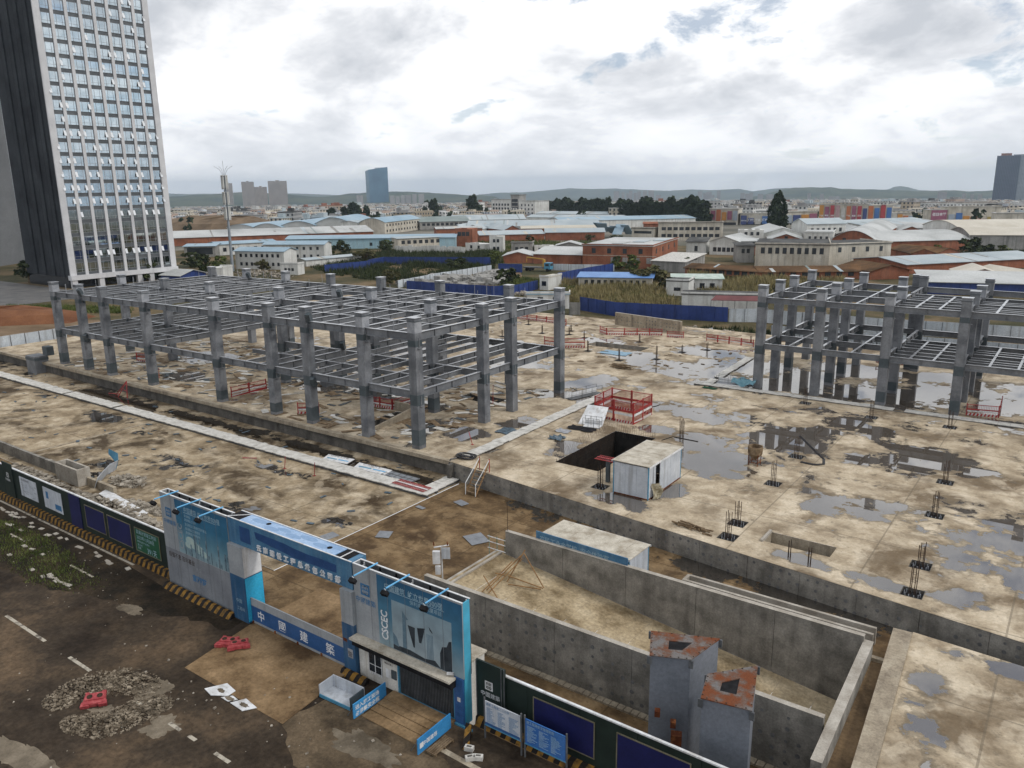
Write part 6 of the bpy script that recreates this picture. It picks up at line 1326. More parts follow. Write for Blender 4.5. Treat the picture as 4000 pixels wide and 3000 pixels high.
# --- brown roofed rows
S('rusty_shed', 'long low shed with rusty brown roof, left length', (-98.13, 222.75, -1.65), (-75.34, 222.04, -1.65), 11, 2.4, 4.0, M['roof_rust'], M['brick'], 'long', 'shed', (9, (.8,), 1.6, 1.4))
S('rusty_shed', 'long low shed with rusty brown roof, right length', (-75.34, 222.04, -1.65), (-49.7, 238.87, -1.65), 12, 2.4, 4.2, M['roof_rust'], M['brick'], 'long', 'shed', (9, (.8,), 1.6, 1.4))
S('ribbed_roof_shed', 'pale ribbed roof shed at the end of the rusty row', (-110.89, 226.87, -1.65), (-100.11, 227.18, -1.65), 16, 3.2, 4.6, M['board'], M['wall_grey'], 'mono', 'shed')
# --- right side
S('arched_brick_hall', 'big brick hall with grey arched roof, front half', (-82.37, 321.39, -1.65), (-67.85, 323.05, -1.65), 100, 6.0, 12.0, M['roof_white'], M['brick'], 'arch', 'hall', (2, (4.0,), 1.2, 1.6))
S('arched_brick_hall', 'long low vault roofed brick hall stretching to the right', (-68.19, 324.64, -1.65), (-39.94, 352.78, -1.65), 30, 5.0, 10.5, M['roof_white'], M['brick'], 'archlong', 'hall')
S('brick_gable_hall', 'brick gabled hall left of the arched hall', (-106.61, 321.43, -1.65), (-94.31, 325.84, -1.65), 60, 5.0, 9.0, M['roof_white'], M['brick'], 'end', 'hall', (1, (4.0,), 1.2, 1.6))
S('white_wall_house', 'long white wall with small windows between the brick gables', (-93.98, 324.72, -1.65), (-83.61, 326.93, -1.65), 18, 7.0, 7.2, M['roof_white'], M['wall_white'], 'flat', 'building', (4, (4.4,), .9, 1.3), over=.2)
S('white_hall', 'broad white gabled roof hall before the conifer', (-115.0, 340.69, -1.65), (-101.58, 347.47, -1.65), 40, 6.5, 10.5, M['roof_white'], M['wall_white'], 'end', 'hall')
S('white_hall', 'white roofed shed right of the conifer', (-121.35, 388.13, -1.65), (-110.53, 384.3, -1.65), 30, 5, 8, M['roof_white'], M['brick'], 'end', 'hall')
S('white_two_storey', 'white two storey house with pale roof among the sheds', (-100.94, 352.39, -1.65), (-88.63, 366.16, -1.65), 12, 9.0, 11.0, M['roof_pale'], M['wall_white'], 'long', 'house', (6, (5.6,), 1.2, 1.6))
S('arched_small_hall', 'small brick vault end beside the two storey white house', (-95.7, 355.02, -1.65), (-89.03, 358.38, -1.65), 20, 4.5, 8.0, M['roof_white'], M['brick'], 'arch', 'hall')
for i in range(3):
    S('white_gable_shed', ['left of three small white gabled sheds behind the vault', 'middle of three small white gabled sheds behind the vault', 'right of three small white gabled sheds behind the vault'][i], [(-98.0, 403.94, -1.65), (-87.76, 408.82, -1.65), (-77.18, 413.88, -1.65)][i], [(-88.23, 408.6, -1.65), (-77.64, 413.66, -1.65), (-66.25, 419.09, -1.65)][i], 30, 4, 8, M['roof_white'], M['brick'], 'end', 'shed')
S('pale_hall', 'long pale green roofed hall before the billboard shops', (-98.44, 449.61, -1.65), (-70.89, 503.99, -2.29), 40, 6, 10, M['roof_pale'], M['wall_white'], 'long', 'hall', z0=-3)
for i in range(4):
    S('wavy_hall', ['first vault from the left of the far pale row', 'second vault from the left of the far pale row', 'third vault from the left of the far pale row', 'last vault of the far pale row'][i], [(-72.16, 461.53, -1.65), (-63.27, 473.54, -1.78), (-52.93, 474.9, -1.78), (-42.01, 478.4, -1.82)][i], [(-63.37, 473.49, -1.78), (-53.2, 476.34, -1.8), (-42.1, 478.34, -1.82), (-30.33, 482.55, -1.87)][i], 40, 4, 8, M['roof_white'], M['wall_grey'], 'arch', 'hall', z0=-2.6)
S('cream_hall', 'large cream roofed vaulted hall at the right edge', (-39.94, 352.78, -1.65), (-18.23, 360.99, -1.65), 30, 7, 11, M['roof_cream'], M['wall_grey'], 'archlong', 'hall')
S('cream_hall', 'second cream vault behind the large cream hall', (-50.53, 404.93, -1.65), (-21.32, 427.5, -1.65), 30, 7, 12, M['roof_cream'], M['wall_white'], 'archlong', 'hall')
S('grey_long_shed', 'very long grey sheet roof crossing behind the right frame', (-44.25, 255.71, -1.65), (-12.42, 298.75, -1.65), 22, 3.2, 5.6, M['roof_pale'], M['brick'], 'long', 'shed')
S('brick_gable_shed', 'brick gabled shed with brown roof behind the right frame', (-49.6, 235.69, -1.65), (-41.32, 243.7, -1.65), 16, 2.8, 5.6, M['roof_rust'], M['brick'], 'end', 'shed')
S('brick_gable_shed', 'brick gable shed with cream roof at the right behind the frame', (-28.12, 238.94, -1.65), (-18.2, 241.82, -1.65), 16, 2.6, 5.6, M['roof_cream'], M['brick'], 'end', 'shed')
S('brick_gable_shed', 'partly seen brick gable at the right picture edge', (-17.59, 240.74, -1.65), (-9.69, 246.79, -1.65), 16, 2.6, 5.2, M['roof_cream'], M['brick'], 'end', 'shed')
S('white_ribbed_shed', 'wide white ribbed roof right behind the steel frame', (-32.7, 211.99, -1.65), (-8.26, 219.52, -1.65), 13, 2.8, 4.3, M['roof_white'], M['blue_hoard'], 'mono', 'shed')
S('brick_small_sheds', 'pair of small brick gables behind the tar roof wing', (-49.03, 289.36, -1.65), (-42.45, 292.98, -1.65), 20, 4, 6.4, M['roof_rust'], M['brick'], 'end', 'shed'); S('brick_small_sheds', 'right one of two small brick gables behind the tar roof wing', (-42.3, 293.06, -1.65), (-36.48, 300.83, -1.65), 20, 4, 6.6, M['roof_rust'], M['brick'], 'end', 'shed')
# --- near field behind the deck
S('blue_roof_row', 'low white row of rooms with bright blue roof in the weeds', (-108.76, 179.73, -1.65), (-91.36, 187.22, -1.65), 6, 2.8, 3.5, mat('bright_blue_roof', (.09,.2,.45), (.14,.28,.55), .45, .3), M['wall_beige'], 'mono', 'row', (10, (.2,), .9, 2.0))
S('container_cabin', 'white container cabin standing by the blue hoarding bend', (-115.48, 171.59, -1.65), (-112.91, 171.75, -1.65), 7, 3.2, 3.3, M['roof_cream'], M['wall_white'], 'flat', 'cabin', (1, (1.1,), 1.3, 1.2), over=.1)
S('white_field_house', 'white flat house shell in the reeds', (-83.37, 178.5, -1.65), (-78.07, 179.72, -1.65), 7, 3.4, 3.5, M['roof_dark'], M['wall_white'], 'flat', 'house', (1, (1.2,), 1.6, .8), over=.1)
S('white_field_house', 'white field house with torn green sheet roof behind the reeds', (-85.01, 185.63, -1.65), (-74.09, 190.82, -1.65), 7, 3.2, 3.6, mat('torn_green_sheet', (.3,.4,.34), (.55,.6,.55), .6, .6), M['wall_white'], 'mono', 'house', (4, (.9,), 1.2, 1.3))
S('block_wall_shed', 'long low white block shed with tar roof behind the blue hoarding', (-72.08, 162.46, -1.65), (-56.18, 168.25, -1.65), 6, 2.8, 2.9, M['roof_dark'], M['wall_white'], 'flat', 'shed', over=.2)
t = thing('red_awning', 'dark red awning roof beside the block shed', 'awning', (-63.73, 160.78, -1.65)); a = (-63.73, 160.78, -1.65); b = (-54.85, 164.37, -1.65)
MB().hexa([(a[0],a[1]-2.5,.9),(b[0],b[1]-2.5,.9),(b[0],b[1],1.6),(a[0],a[1],1.6),(a[0],a[1]-2.5,1.0),(b[0],b[1]-2.5,1.0),(b[0],b[1],1.7),(a[0],a[1],1.7)]).build('awning_sheet', mat('maroon_sheet', (.10,.025,.025), (.15,.04,.04), .6, .5), t)
for k in range(5): x = a[0]+(b[0]-a[0])*k/4; y = a[1]+(b[1]-a[1])*k/4; MB().bar((x,y-2.4,-1.7),(x,y-2.4,.95),.06,5).build('post', M['dark_steel'], t)
S('white_blue_hut', 'white hut with blue roof edge behind the frame corner', (-93.95, 134.85, -1.65), (-86.54, 139.43, -1.65), 3, 2.9, 3.0, M['roof_blue'], M['wall_white'], 'flat', 'hut', (2, (1.2,), 1.1, 1.2), over=.2, z0=-.2)
# --- hoardings around the field
def hoard(label, pts, h_, m, zt=-1.7, bay=2.5, name='site_hoarding', cap=True):
    t = thing(name, label, 'hoarding', (pts[0][0], pts[0][1], zt))
    for a, b in zip(pts[:-1], pts[1:]):
        a = Vector(a[:2]); b = Vector(b[:2]); d = b-a; n = max(1, round(d.length/bay)); nn = Vector((-d.y, d.x)).normalized()*.04
        for k in range(n):
            p = a+d*(k/n)+d.normalized()*.015; q = a+d*((k+1)/n)-d.normalized()*.015; j = random.uniform(-.03,.03)
            MB().hexa([(p.x,p.y,zt),(q.x,q.y,zt),(q.x+nn.x,q.y+nn.y,zt),(p.x+nn.x,p.y+nn.y,zt),(p.x,p.y,zt+h_+j),(q.x,q.y,zt+h_+j),(q.x+nn.x,q.y+nn.y,zt+h_+j),(p.x+nn.x,p.y+nn.y,zt+h_+j)]).build('panel', m, t)
            MB().bar((p.x-nn.x*2,p.y-nn.y*2,zt),(p.x-nn.x*2,p.y-nn.y*2,zt+h_),.05,4).build('post', M['dark_steel'] if m is not M['blue_hoard'] else m, t)
    return t
hoard('big navy blue hoarding closing the back of the deck', [(-88.69, 147.37, -1.65), (-78.53, 144.02, -1.65), (-56.49, 149.28, -1.65)], 2.9, M['blue_hoard'])
hoard('dirty white hoarding right of the navy one behind the deck', [(-56.39, 149.34, -1.65), (-51.1, 152.15, -1.65), (-30, 152, 0), (20, 160, 0)], 2.6, M['hoard_white'])
hoard('grey hoarding piece between the hut and the navy hoarding', [(-87.34, 140.73, -1.65), (-85.4, 141.92, -1.65)], 2.6, M['wall_grey'])
hoard('blue hoarding running across the far weeds', [(-197.76, 171.97, -1.65), (-195.4, 187.83, -1.65), (-199.45, 194.47, -1.65), (-201.7, 202.33, -1.65), (-167.49, 218.85, -1.65)], 2.6, M['blue_hoard'])
hoard('blue hoarding snaking behind the left frame to the container', [(-145.4, 153.88, -1.65), (-132.1, 155.01, -1.65), (-119.37, 156.22, -1.65), (-115.34, 159.87, -1.65), (-116.53, 172.34, -1.65)], 2.4, M['blue_hoard'])
hoard('blue hoarding bending right of the container cabin', [(-120.42, 187.85, -1.65), (-120.9, 204.33, -1.65), (-120.4, 219.53, -1.65)], 2.6, M['blue_hoard'])
hoard('short blue hoarding beside the crane truck', [(-151.43, 201.97, -1.65), (-143.93, 204.24, -1.65)], 2.6, M['blue_hoard'])
hoard('white hoarding slanting through the rubble field', [(-150.13, 155.34, -1.65), (-153.12, 173.72, -1.65), (-154.4, 202.29, -1.65)], 2.0, M['hoard_white'])
hoard('white hoarding behind the crane truck', [(-141.37, 213.71, -1.65), (-120.92, 221.2, -1.65)], 2.0, M['hoard_white'])
hoard('white hoarding at the left end of the deck', [(-143.9,40,0), (-143.8,57,0), (-143.7,66,0)], 2.1, M['hoard_white'], zt=-.6)
hoard('pale blue hoarding far behind the right frame', [(-44, 137, 0), (-20, 139, 0), (14, 141, 0)], 2.3, M['hoard_white'], zt=-1.7)
# crane truck
t = thing('crane_truck', 'blue cab truck with raised yellow crane arm in the rubble field', 'truck', (-139.73, 210.58, -1.65), R(10)); C_ = lambda mb, n, m: mb.build(n, m, t, local=True)
C_(MB().box(-7,-1.1,.9,0,1.1,1.25), 'bed', M['dark_steel']); C_(MB().box(.2,-1.15,.7,2.3,1.15,2.7), 'cab', M['blue_trim']); C_(MB().box(2.302,-1.0,1.7,2.33,1.0,2.5), 'windscreen', M['pane']); C_(MB().box(.6,-1.17,1.7,1.8,-1.152,2.4), 'side_window', M['pane'])
yel = mat('crane_yellow', (.45,.24,.03), (.55,.32,.05), .5, 1)
C_(MB().box(-.6,-.4,1.26,0,.4,3.6), 'crane_post', yel); C_(MB().bar((-.3,0,3.7),(-6.2,0,4.2),.22,4), 'crane_arm', yel); C_(MB().bar((-6.2,0,4.2),(-6.3,0,2.6),.12,4), 'crane_tip', yel)
for x in (-5.8,-4.6,1.3):
    for y in (-1.05, 1.05): C_(MB().bar((x,y-.14,.5),(x,y+.14,.5),.5,10), 'wheel', M['black'])
# mast
t = thing('phone_mast', 'tall grey telephone mast with antenna baskets by the tower', 'mast', (-229.12, 160.34, -1.65)); p = (-229.12, 160.34, -1.65)
MB().bar((p[0],p[1],-1.7),(p[0],p[1],28),.5,10,.28).build('pole', mat('mast_grey', (.2,.23,.26), (.28,.31,.34), .5, .2), t)
for z0_, z1_ in ((14.8,19.0),(19.6,23.6),(24.4,28.8)):
    for k in range(6):
        a_ = k*math.pi/3; MB().box(p[0]+.85*math.cos(a_)-.15,p[1]+.85*math.sin(a_)-.15,z0_,p[0]+.85*math.cos(a_)+.15,p[1]+.85*math.sin(a_)+.15,z1_).build('antenna', M['wall_white'], t)
    MB().lathe((p[0],p[1],z0_+.3), [(.6,0),(1.0,0),(1.0,.12),(.6,.12)], 12).build('ring', M['steel'], t); MB().lathe((p[0],p[1],z1_-.4), [(.6,0),(1.0,0),(1.0,.12),(.6,.12)], 12).build('ring', M['steel'], t)
for dx in (-3,-1.4,0,1.4,3): MB().path([(p[0],p[1],28),(p[0]+dx*.35,p[1]+dx*.25,30.6),(p[0]+dx*.8,p[1]+dx*.6,31.6 if dx else 33.2)], .05, 4).build('whip', M['steel'], t)
# berm of bare soil and reddish ground at the far left
def mound(name, label, pts, h_, m, z0=-1.75, kind=None):
    c = Vector((sum(p[0] for p in pts)/len(pts), sum(p[1] for p in pts)/len(pts))); mb = MB(); n = len(pts)
    for s0, s1, h0, h1 in ((1,.8,0,.7),(.8,.5,.7,1),(.5,0,1,1.05)):
        for i in range(n):
            a, b = Vector(pts[i][:2]), Vector(pts[(i+1)%n][:2]); q = lambda v, s, h, k: (c.x+(v.x-c.x)*s, c.y+(v.y-c.y)*s, z0+h_*h*(1+.15*math.sin(k*2.3)))
            mb.poly([q(a,s0,h0,i), q(b,s0,h0,i+1), q(b,s1,h1,i+1), q(a,s1,h1,i)])
    o = mb.build(name, m); return tag(o, kind='structure')
M['soil'] = mat('bare_soil', (.11,.075,.045), (.21,.15,.095), .95, .12, 9, .4, 3)
M['red_soil'] = mat('red_soil', (.12,.05,.025), (.22,.10,.05), .95, .15, 9, .4, 3)
def hull(a, b, wd):
    a = Vector(a[:2]); b = Vector(b[:2]); d = (b-a); n = Vector((-d.y, d.x)).normalized()*wd; return [a+n*.5, a-n*.5, a+d*.33-n, a+d*.66-n, b-n*.5, b+n*.5, a+d*.66+n, a+d*.33+n][::-1]
mound('soil_berm', '', hull((-592.45, 362.16, -5.35), (-444.87, 359.98, -3.34), 30), 10, M['soil'], z0=-6)
mound('red_bank', '', hull((-205,62), (-170,82), 9), 2.2, M['red_soil'])
flat('sandy_track', [(-200,48),(-144,48),(-144,75),(-165,84),(-200,76)], M['soil'], -1.69)
flat('field_track', [(-143.3, 168.26, -1.65)[:2], (-127.74, 165.72, -1.65)[:2], (-135.44, 192.46, -1.65)[:2], (-144.4, 203.98, -1.65)[:2], (-149.29, 197.33, -1.65)[:2]], M['soil'], -1.69)
rubble('rubble', 'broken slabs and sheet scrap heaped in the field', [(*(-144.66, 176.98, -1.65)[:2], 14, 8, 1.2, -1.7), (*(-145.99, 163.66, -1.65)[:2], 12, 5, .8, -1.7), (*(-145.36, 192.11, -1.65)[:2], 6, 6, 1.2, -1.7)], 420, .5, 2.0, M['wall_grey'])
rubble('rubble', 'pale building rubble beyond the left frame', [(*(-210.96, 158.59, -1.65)[:2], 14, 7, 1.0, -1.7), (*(-110.92, 162.51, -1.65)[:2], 7, 3, .6, -1.7), (-60,136,14,3,.4,-1.7)], 420, .25, .9, M['rubble'])
# ------------------------------------------------------------------ vegetation
def leaf_crown(mb, c, rx, ry, rz_, n, size, seed, cone=0.0, mi=0):
    rr = random.Random(seed); cl = [(rr.gauss(0,.5), rr.gauss(0,.5), rr.uniform(-.95,.95)) for _ in range(max(9, n//55))]
    for _ in range(n):
        g = rr.choice(cl); u = [g[k]+rr.gauss(0,.13) for k in range(3)]; l = math.sqrt(sum(q*q for q in u))
        if l > 1.15: u = [q/l*rr.uniform(.7,1.12) for q in u]
        s = 1-cone*(u[2]*.5+.5); x, y, z = c[0]+u[0]*rx*s, c[1]+u[1]*ry*s, c[2]+u[2]*rz_
        a = rr.random()*6.28; b = rr.uniform(-1,1); q = size*rr.uniform(.6,1.5); d1 = Vector((math.cos(a), math.sin(a), b*.6))*q; d2 = Vector((-math.sin(a)*b, math.cos(a)*b, 1))*q*.8
        p = Vector((x,y,z)); mb.poly([p-d1, p-d2*.8, p+d1, p+d2], mi)
def tree(name, label, x, y, h_, rx, n, m, trunk=.25, cone=0.0, z0=-1.7, group=None, size=.5, cat='tree', seed=1):
    t = thing(name, label, cat, (x, y, z0), random.random()*6.28, group)
    if trunk:
        tb = MB(); tb.bar((0,0,0),(.1,.1,h_*.45),trunk,6,trunk*.6); tb.bar((.1,.1,h_*.45),(0,.1,h_*.9),trunk*.6,5,trunk*.15)
        for k in range(5): a = k*1.3; tb.bar((.05,.05,h_*(.3+.09*k)),(rx*.6*math.cos(a),rx*.6*math.sin(a),h_*(.5+.08*k)),trunk*.4,4,trunk*.1)
        tb.build('trunk', M['timber'], t, local=True)
    lo = h_*(.12 if trunk else 0); mb = MB(); leaf_crown(mb, (0,0,lo+(h_-lo)/2), rx, rx, (h_-lo)/2, n, size, seed, cone); mb.build('crown', m, t, local=True); return t
c = (-131.14, 406.59, -1.65)
tree('conifer', 'big solitary dark conifer rising above the sheds', c[0], c[1], 21.5, 6.2, 3800, M['veg_dark'], .4, .6, size=.55, seed=4)
src = None
for i in range(26):                                # dark evergreen row
    s = i/25; a = Vector((-426.48, 649.81, -6.72)); b = Vector((-216.56, 515.57, -3.12)); q = a.lerp(b, s)
    if src is None: src = tree('evergreen_tree', 'dark evergreen in the dense tree row behind the blue roofs', q.x, q.y, 17, 6.5, 2200, M['veg_dark'], .35, .15, q.z-1, 'dark evergreen row', 1.0, seed=9)
    else: clone(src, (q.x+random.uniform(-2,2), q.y+random.uniform(-4,4), q.z), random.random()*6.28, scale=(random.uniform(.9,1.35),)*2+(random.uniform(.8,1.12),))
for i, (u, sc) in enumerate(((((-538.26, 479.44, -5.79)), .95), (((-523.46, 481.76, -5.63)), 1.0), (((-508.49, 478.31, -5.41)), 1.25), (((-501.95, 485.31, -5.42)), 1.05), (((-532.27, 591.71, -7.03)), .9), (((-511.25, 582.95, -6.69)), 1.4), (((-469.7, 589.5, -6.33)), 1.6), (((-456.07, 591.88, -6.22)), .8), (((-621.31, 695.76, -9.29)), 1.3))):
    lab = ['leftmost dark tree of the clump before the pale flats', 'second dark tree of the clump before the pale flats', 'tallest dark tree of the clump before the pale flats', 'right dark tree of the clump before the pale flats', 'small dark tree left of the round dark pair', 'round dark tree right of the glass tower', 'tall dark tree left of the school building', 'low dark tree at the school building foot', 'slim dark tree behind the round one'][i]
    clone(src, u, random.random()*6.28, lab, 'dark trees before the town', (sc*.78, sc*.78, sc*.8))
bsrc = None; bvar = []
BUSH = [((-230.06, 149.65, -1.65),1.6,'large dull green tree beside the tower foot'), ((-224.37, 152.89, -1.65),1.5,'dull green tree just left of the mast base'), ((-254.26, 161.65, -1.65),1.3,'brownish tree left by the tower corner'), ((-221.56, 166.7, -1.65),1.0,'bush before the two storey prefab office'), ((-241.44, 243.91, -1.65),1.1,'bush at the corner of the long blue warehouse'), ((-247.83, 224.61, -1.65),1.5,'tall bush before the blue warehouse door'), ((-252.14, 222.33, -1.65),1.1,'bush left of the tall warehouse bush'), ((-235.72, 237.37, -1.65),1.2,'bush at the right of the blue warehouse wall'), ((-211.9, 204.42, -1.65),1.6,'bush over the low pale blue shed end'), ((-171.58, 226.22, -1.65),1.3,'bush at the end of the far blue hoarding'), ((-167.26, 201.23, -1.65),1.3,'lighter bush before the far blue hoarding'), ((-157.29, 160.08, -1.65),1.0,'bright bush behind the left frame corner'), ((-127.43, 174.55, -1.65),1.3,'round bush left of the container cabin'), ((-122.83, 226.19, -1.65),1.1,'bush before the brick building left part'), ((-117.71, 225.01, -1.65),1.3,'bush at the brick building corner'), ((-124.26, 229.56, -1.65),1.0,'small bush before the brick building'), ((-93.11, 191.79, -1.65),1.9,'spreading green tree right of the bright blue roof'), ((-84.55, 183.31, -1.65),1.2,'bush before the white field house'), ((-102.56, 233.55, -1.65),1.0,'bush before the ribbed roof shed'), ((-35.54, 320.95, -1.65),1.6,'bush mass before the cream hall'), ((-47.48, 328.08, -1.65),1.0,'bush below the vaulted brick hall'), ((-27.27, 325.39, -1.65),1.6,'right bush mass before the cream hall'), ((-30.97, 320.83, -1.65),1.3,'middle bush mass before the cream hall'), ((-265.18, 123.82, -1.65),1.8,'dark tree at the tower entrance'), ((-254.55, 108.36, -1.65),1.6,'dark tree left of the tower corner'), ((-230.39, 119.17, -1.65),1.0,'thin tree before the tower ground floor'), ((-228.68, 130.21, -1.65),1.4,'tree at the tower right bay'), ((-199.51, 340.1, -1.65),1.0,'scrub before the sawtooth warehouse'), ((-221.75, 320.18, -1.65),1.0,'scrub left of the sawtooth warehouse'), ((-180.9, 331.52, -1.65),1.3,'scrub below the collapsed roof'), ((-383.72, 306.93, -1.65),1.0,'bare scrub tree before the white warehouse')]
for p, s, lb in BUSH:
    if len(bvar) < 4:
        b_ = tree('bush', lb, p[0], p[1], 4.6, (3.0,2.4,3.4,2.8)[len(bvar)], 800, (M['veg_bush'], M['veg_mid'], M['veg_bush'], M['veg_olive'])[len(bvar)], .14, (.1,.3,0,.2)[len(bvar)], -1.7, 'bushes around the sheds', .3, 'bush', 21+len(bvar)*7); b_.scale = (s, s, s*.8); bvar.append(b_)
    else: clone(random.choice(bvar), (p[0], p[1], -1.7), random.random()*6.28, lb, None, (s*random.uniform(.9,1.3), s*random.uniform(.8,1.1), s*random.uniform(.55,.95)))
def weeds(name, label, poly, n, h0, h1, m, seed, z=-1.7, wd=.06):
    rr = random.Random(seed); mb = MB(); xs = [p[0] for p in poly]; ys = [p[1] for p in poly]
    def inside(x, y):
        c = False; j = len(poly)-1
        for i in range(len(poly)):
            if (poly[i][1] > y) != (poly[j][1] > y) and x < (poly[j][0]-poly[i][0])*(y-poly[i][1])/(poly[j][1]-poly[i][1])+poly[i][0]: c = not c
            j = i
        return c
    k = 0
    while k < n:
        x = rr.uniform(min(xs), max(xs)); y = rr.uniform(min(ys), max(ys))
        if not inside(x, y): k += .2; continue
        dn = mnoise.noise((x*.09, y*.09, seed)); k += 1
        if dn < -.28 and rr.random() < .8: continue
        h_ = rr.uniform(h0, h1)*(1+.7*dn)
        for b in range(6):
            a = rr.random()*6.28; l = rr.uniform(.1,.6)*h_; bx, by = x+rr.uniform(-.4,.4), y+rr.uniform(-.4,.4); w_ = wd*rr.uniform(.7,1.6)*(1+h_*.6)
            mb.poly([(bx-w_*math.sin(a), by+w_*math.cos(a), z), (bx+w_*math.sin(a), by-w_*math.cos(a), z), (bx+l*math.cos(a), by+l*math.sin(a), z+h_*rr.uniform(.6,1.1))])
    return tag(mb.build(name, m), label, 'weeds', kind='stuff')
F1 = [(-108.4, 169.11, -1.65)[:2], (-89.66, 148.74, -1.65)[:2], (-71.24, 160.0, -1.65)[:2], (-85.07, 180.46, -1.65)[:2], (-97.02, 198.37, -1.65)[:2], (-117.31, 186.53, -1.65)[:2]]
weeds('reeds', 'tall dry reeds behind the navy hoarding', F1, 3600, 1.0, 2.4, M['veg_dry'], 3); weeds('grass', 'green grass patch below the bright blue roof', F1, 2600, .6, 1.5, M['veg_mid'], 5)
F2 = [(-77.87, 184.75, -1.65)[:2], (-58.32, 175.95, -1.65)[:2], (-48.5, 204.77, -1.65)[:2], (-54.56, 229.27, -1.65)[:2], (-81.83, 221.61, -1.65)[:2], (-97.9, 224.71, -1.65)[:2]]
weeds('reeds', 'dry reeds between the field houses and the right frame', F2, 3600, 1.0, 2.2, M['veg_dry'], 7); weeds('grass', 'weeds among the reeds by the rusty sheds', F2, 2200, .6, 1.4, M['veg_bush'], 8)
F3 = [(-162.94, 163.1, -1.65)[:2], (-154.83, 204.07, -1.65)[:2], (-197.02, 263.78, -1.65)[:2], (-235.74, 243.53, -1.65)[:2], (-249.46, 217.53, -1.65)[:2], (-225.63, 187.0, -1.65)[:2], (-194.41, 169.96, -1.65)[:2]]
weeds('weeds', 'dark weeds covering the plot around the far blue hoarding', F3, 6500, .7, 2.0, M['veg_bush'], 9)
F4 = [(-162.27, 217.14, -1.65)[:2], (-255.24, 313.08, -1.65)[:2], (-187.57, 332.53, -1.65)[:2], (-186.19, 256.84, -1.65)[:2], (-167.62, 228.39, -1.65)[:2]]
weeds('weeds', 'olive weeds around the ruined houses', F4, 2600, .6, 1.6, M['veg_mid'], 10)
F5 = [(-122.2, 160.9, -1.65)[:2], (-116.53, 172.34, -1.65)[:2], (-120.42, 187.85, -1.65)[:2], (-138.39, 190.76, -1.65)[:2]]
weeds('grass', 'bright grass left of the container cabin', F5, 1500, .5, 1.4, M['veg_mid'], 12)
F6 = [(-65.83, 318.35, -1.65)[:2], (-35.46, 306.09, -1.65)[:2], (-17.44, 330.68, -1.65)[:2], (-19.11, 357.51, -1.65)[:2], (-61.32, 329.44, -1.65)[:2]]
weeds('weeds', 'rough weeds below the arched halls', F6, 2200, .8, 1.8, M['veg_bush'], 13)
weeds('weeds', 'weeds along the back edge of the deck', [(-60,131.5),(-28,131.5),(14,132),(14,150),(-30,146),(-58,141)], 2200, .4, 1.1, M['veg_bush'], 14)
weeds('weeds', 'low weeds and moss on the street verge', [(-70,25.2),(-63,25.3),(-57,24.6),(-52,23.9),(-52.2,22.3),(-57,21.2),(-62,21.8),(-70,23.2)], 900, .08, .26, M['veg_mid'], 15, LOW, .02)
weeds('hedge', 'clipped hedge strip at the far left', [(-205,82),(-176,96),(-170,92),(-200,76)], 1400, .6, 1.2, M['veg_mid'], 16)

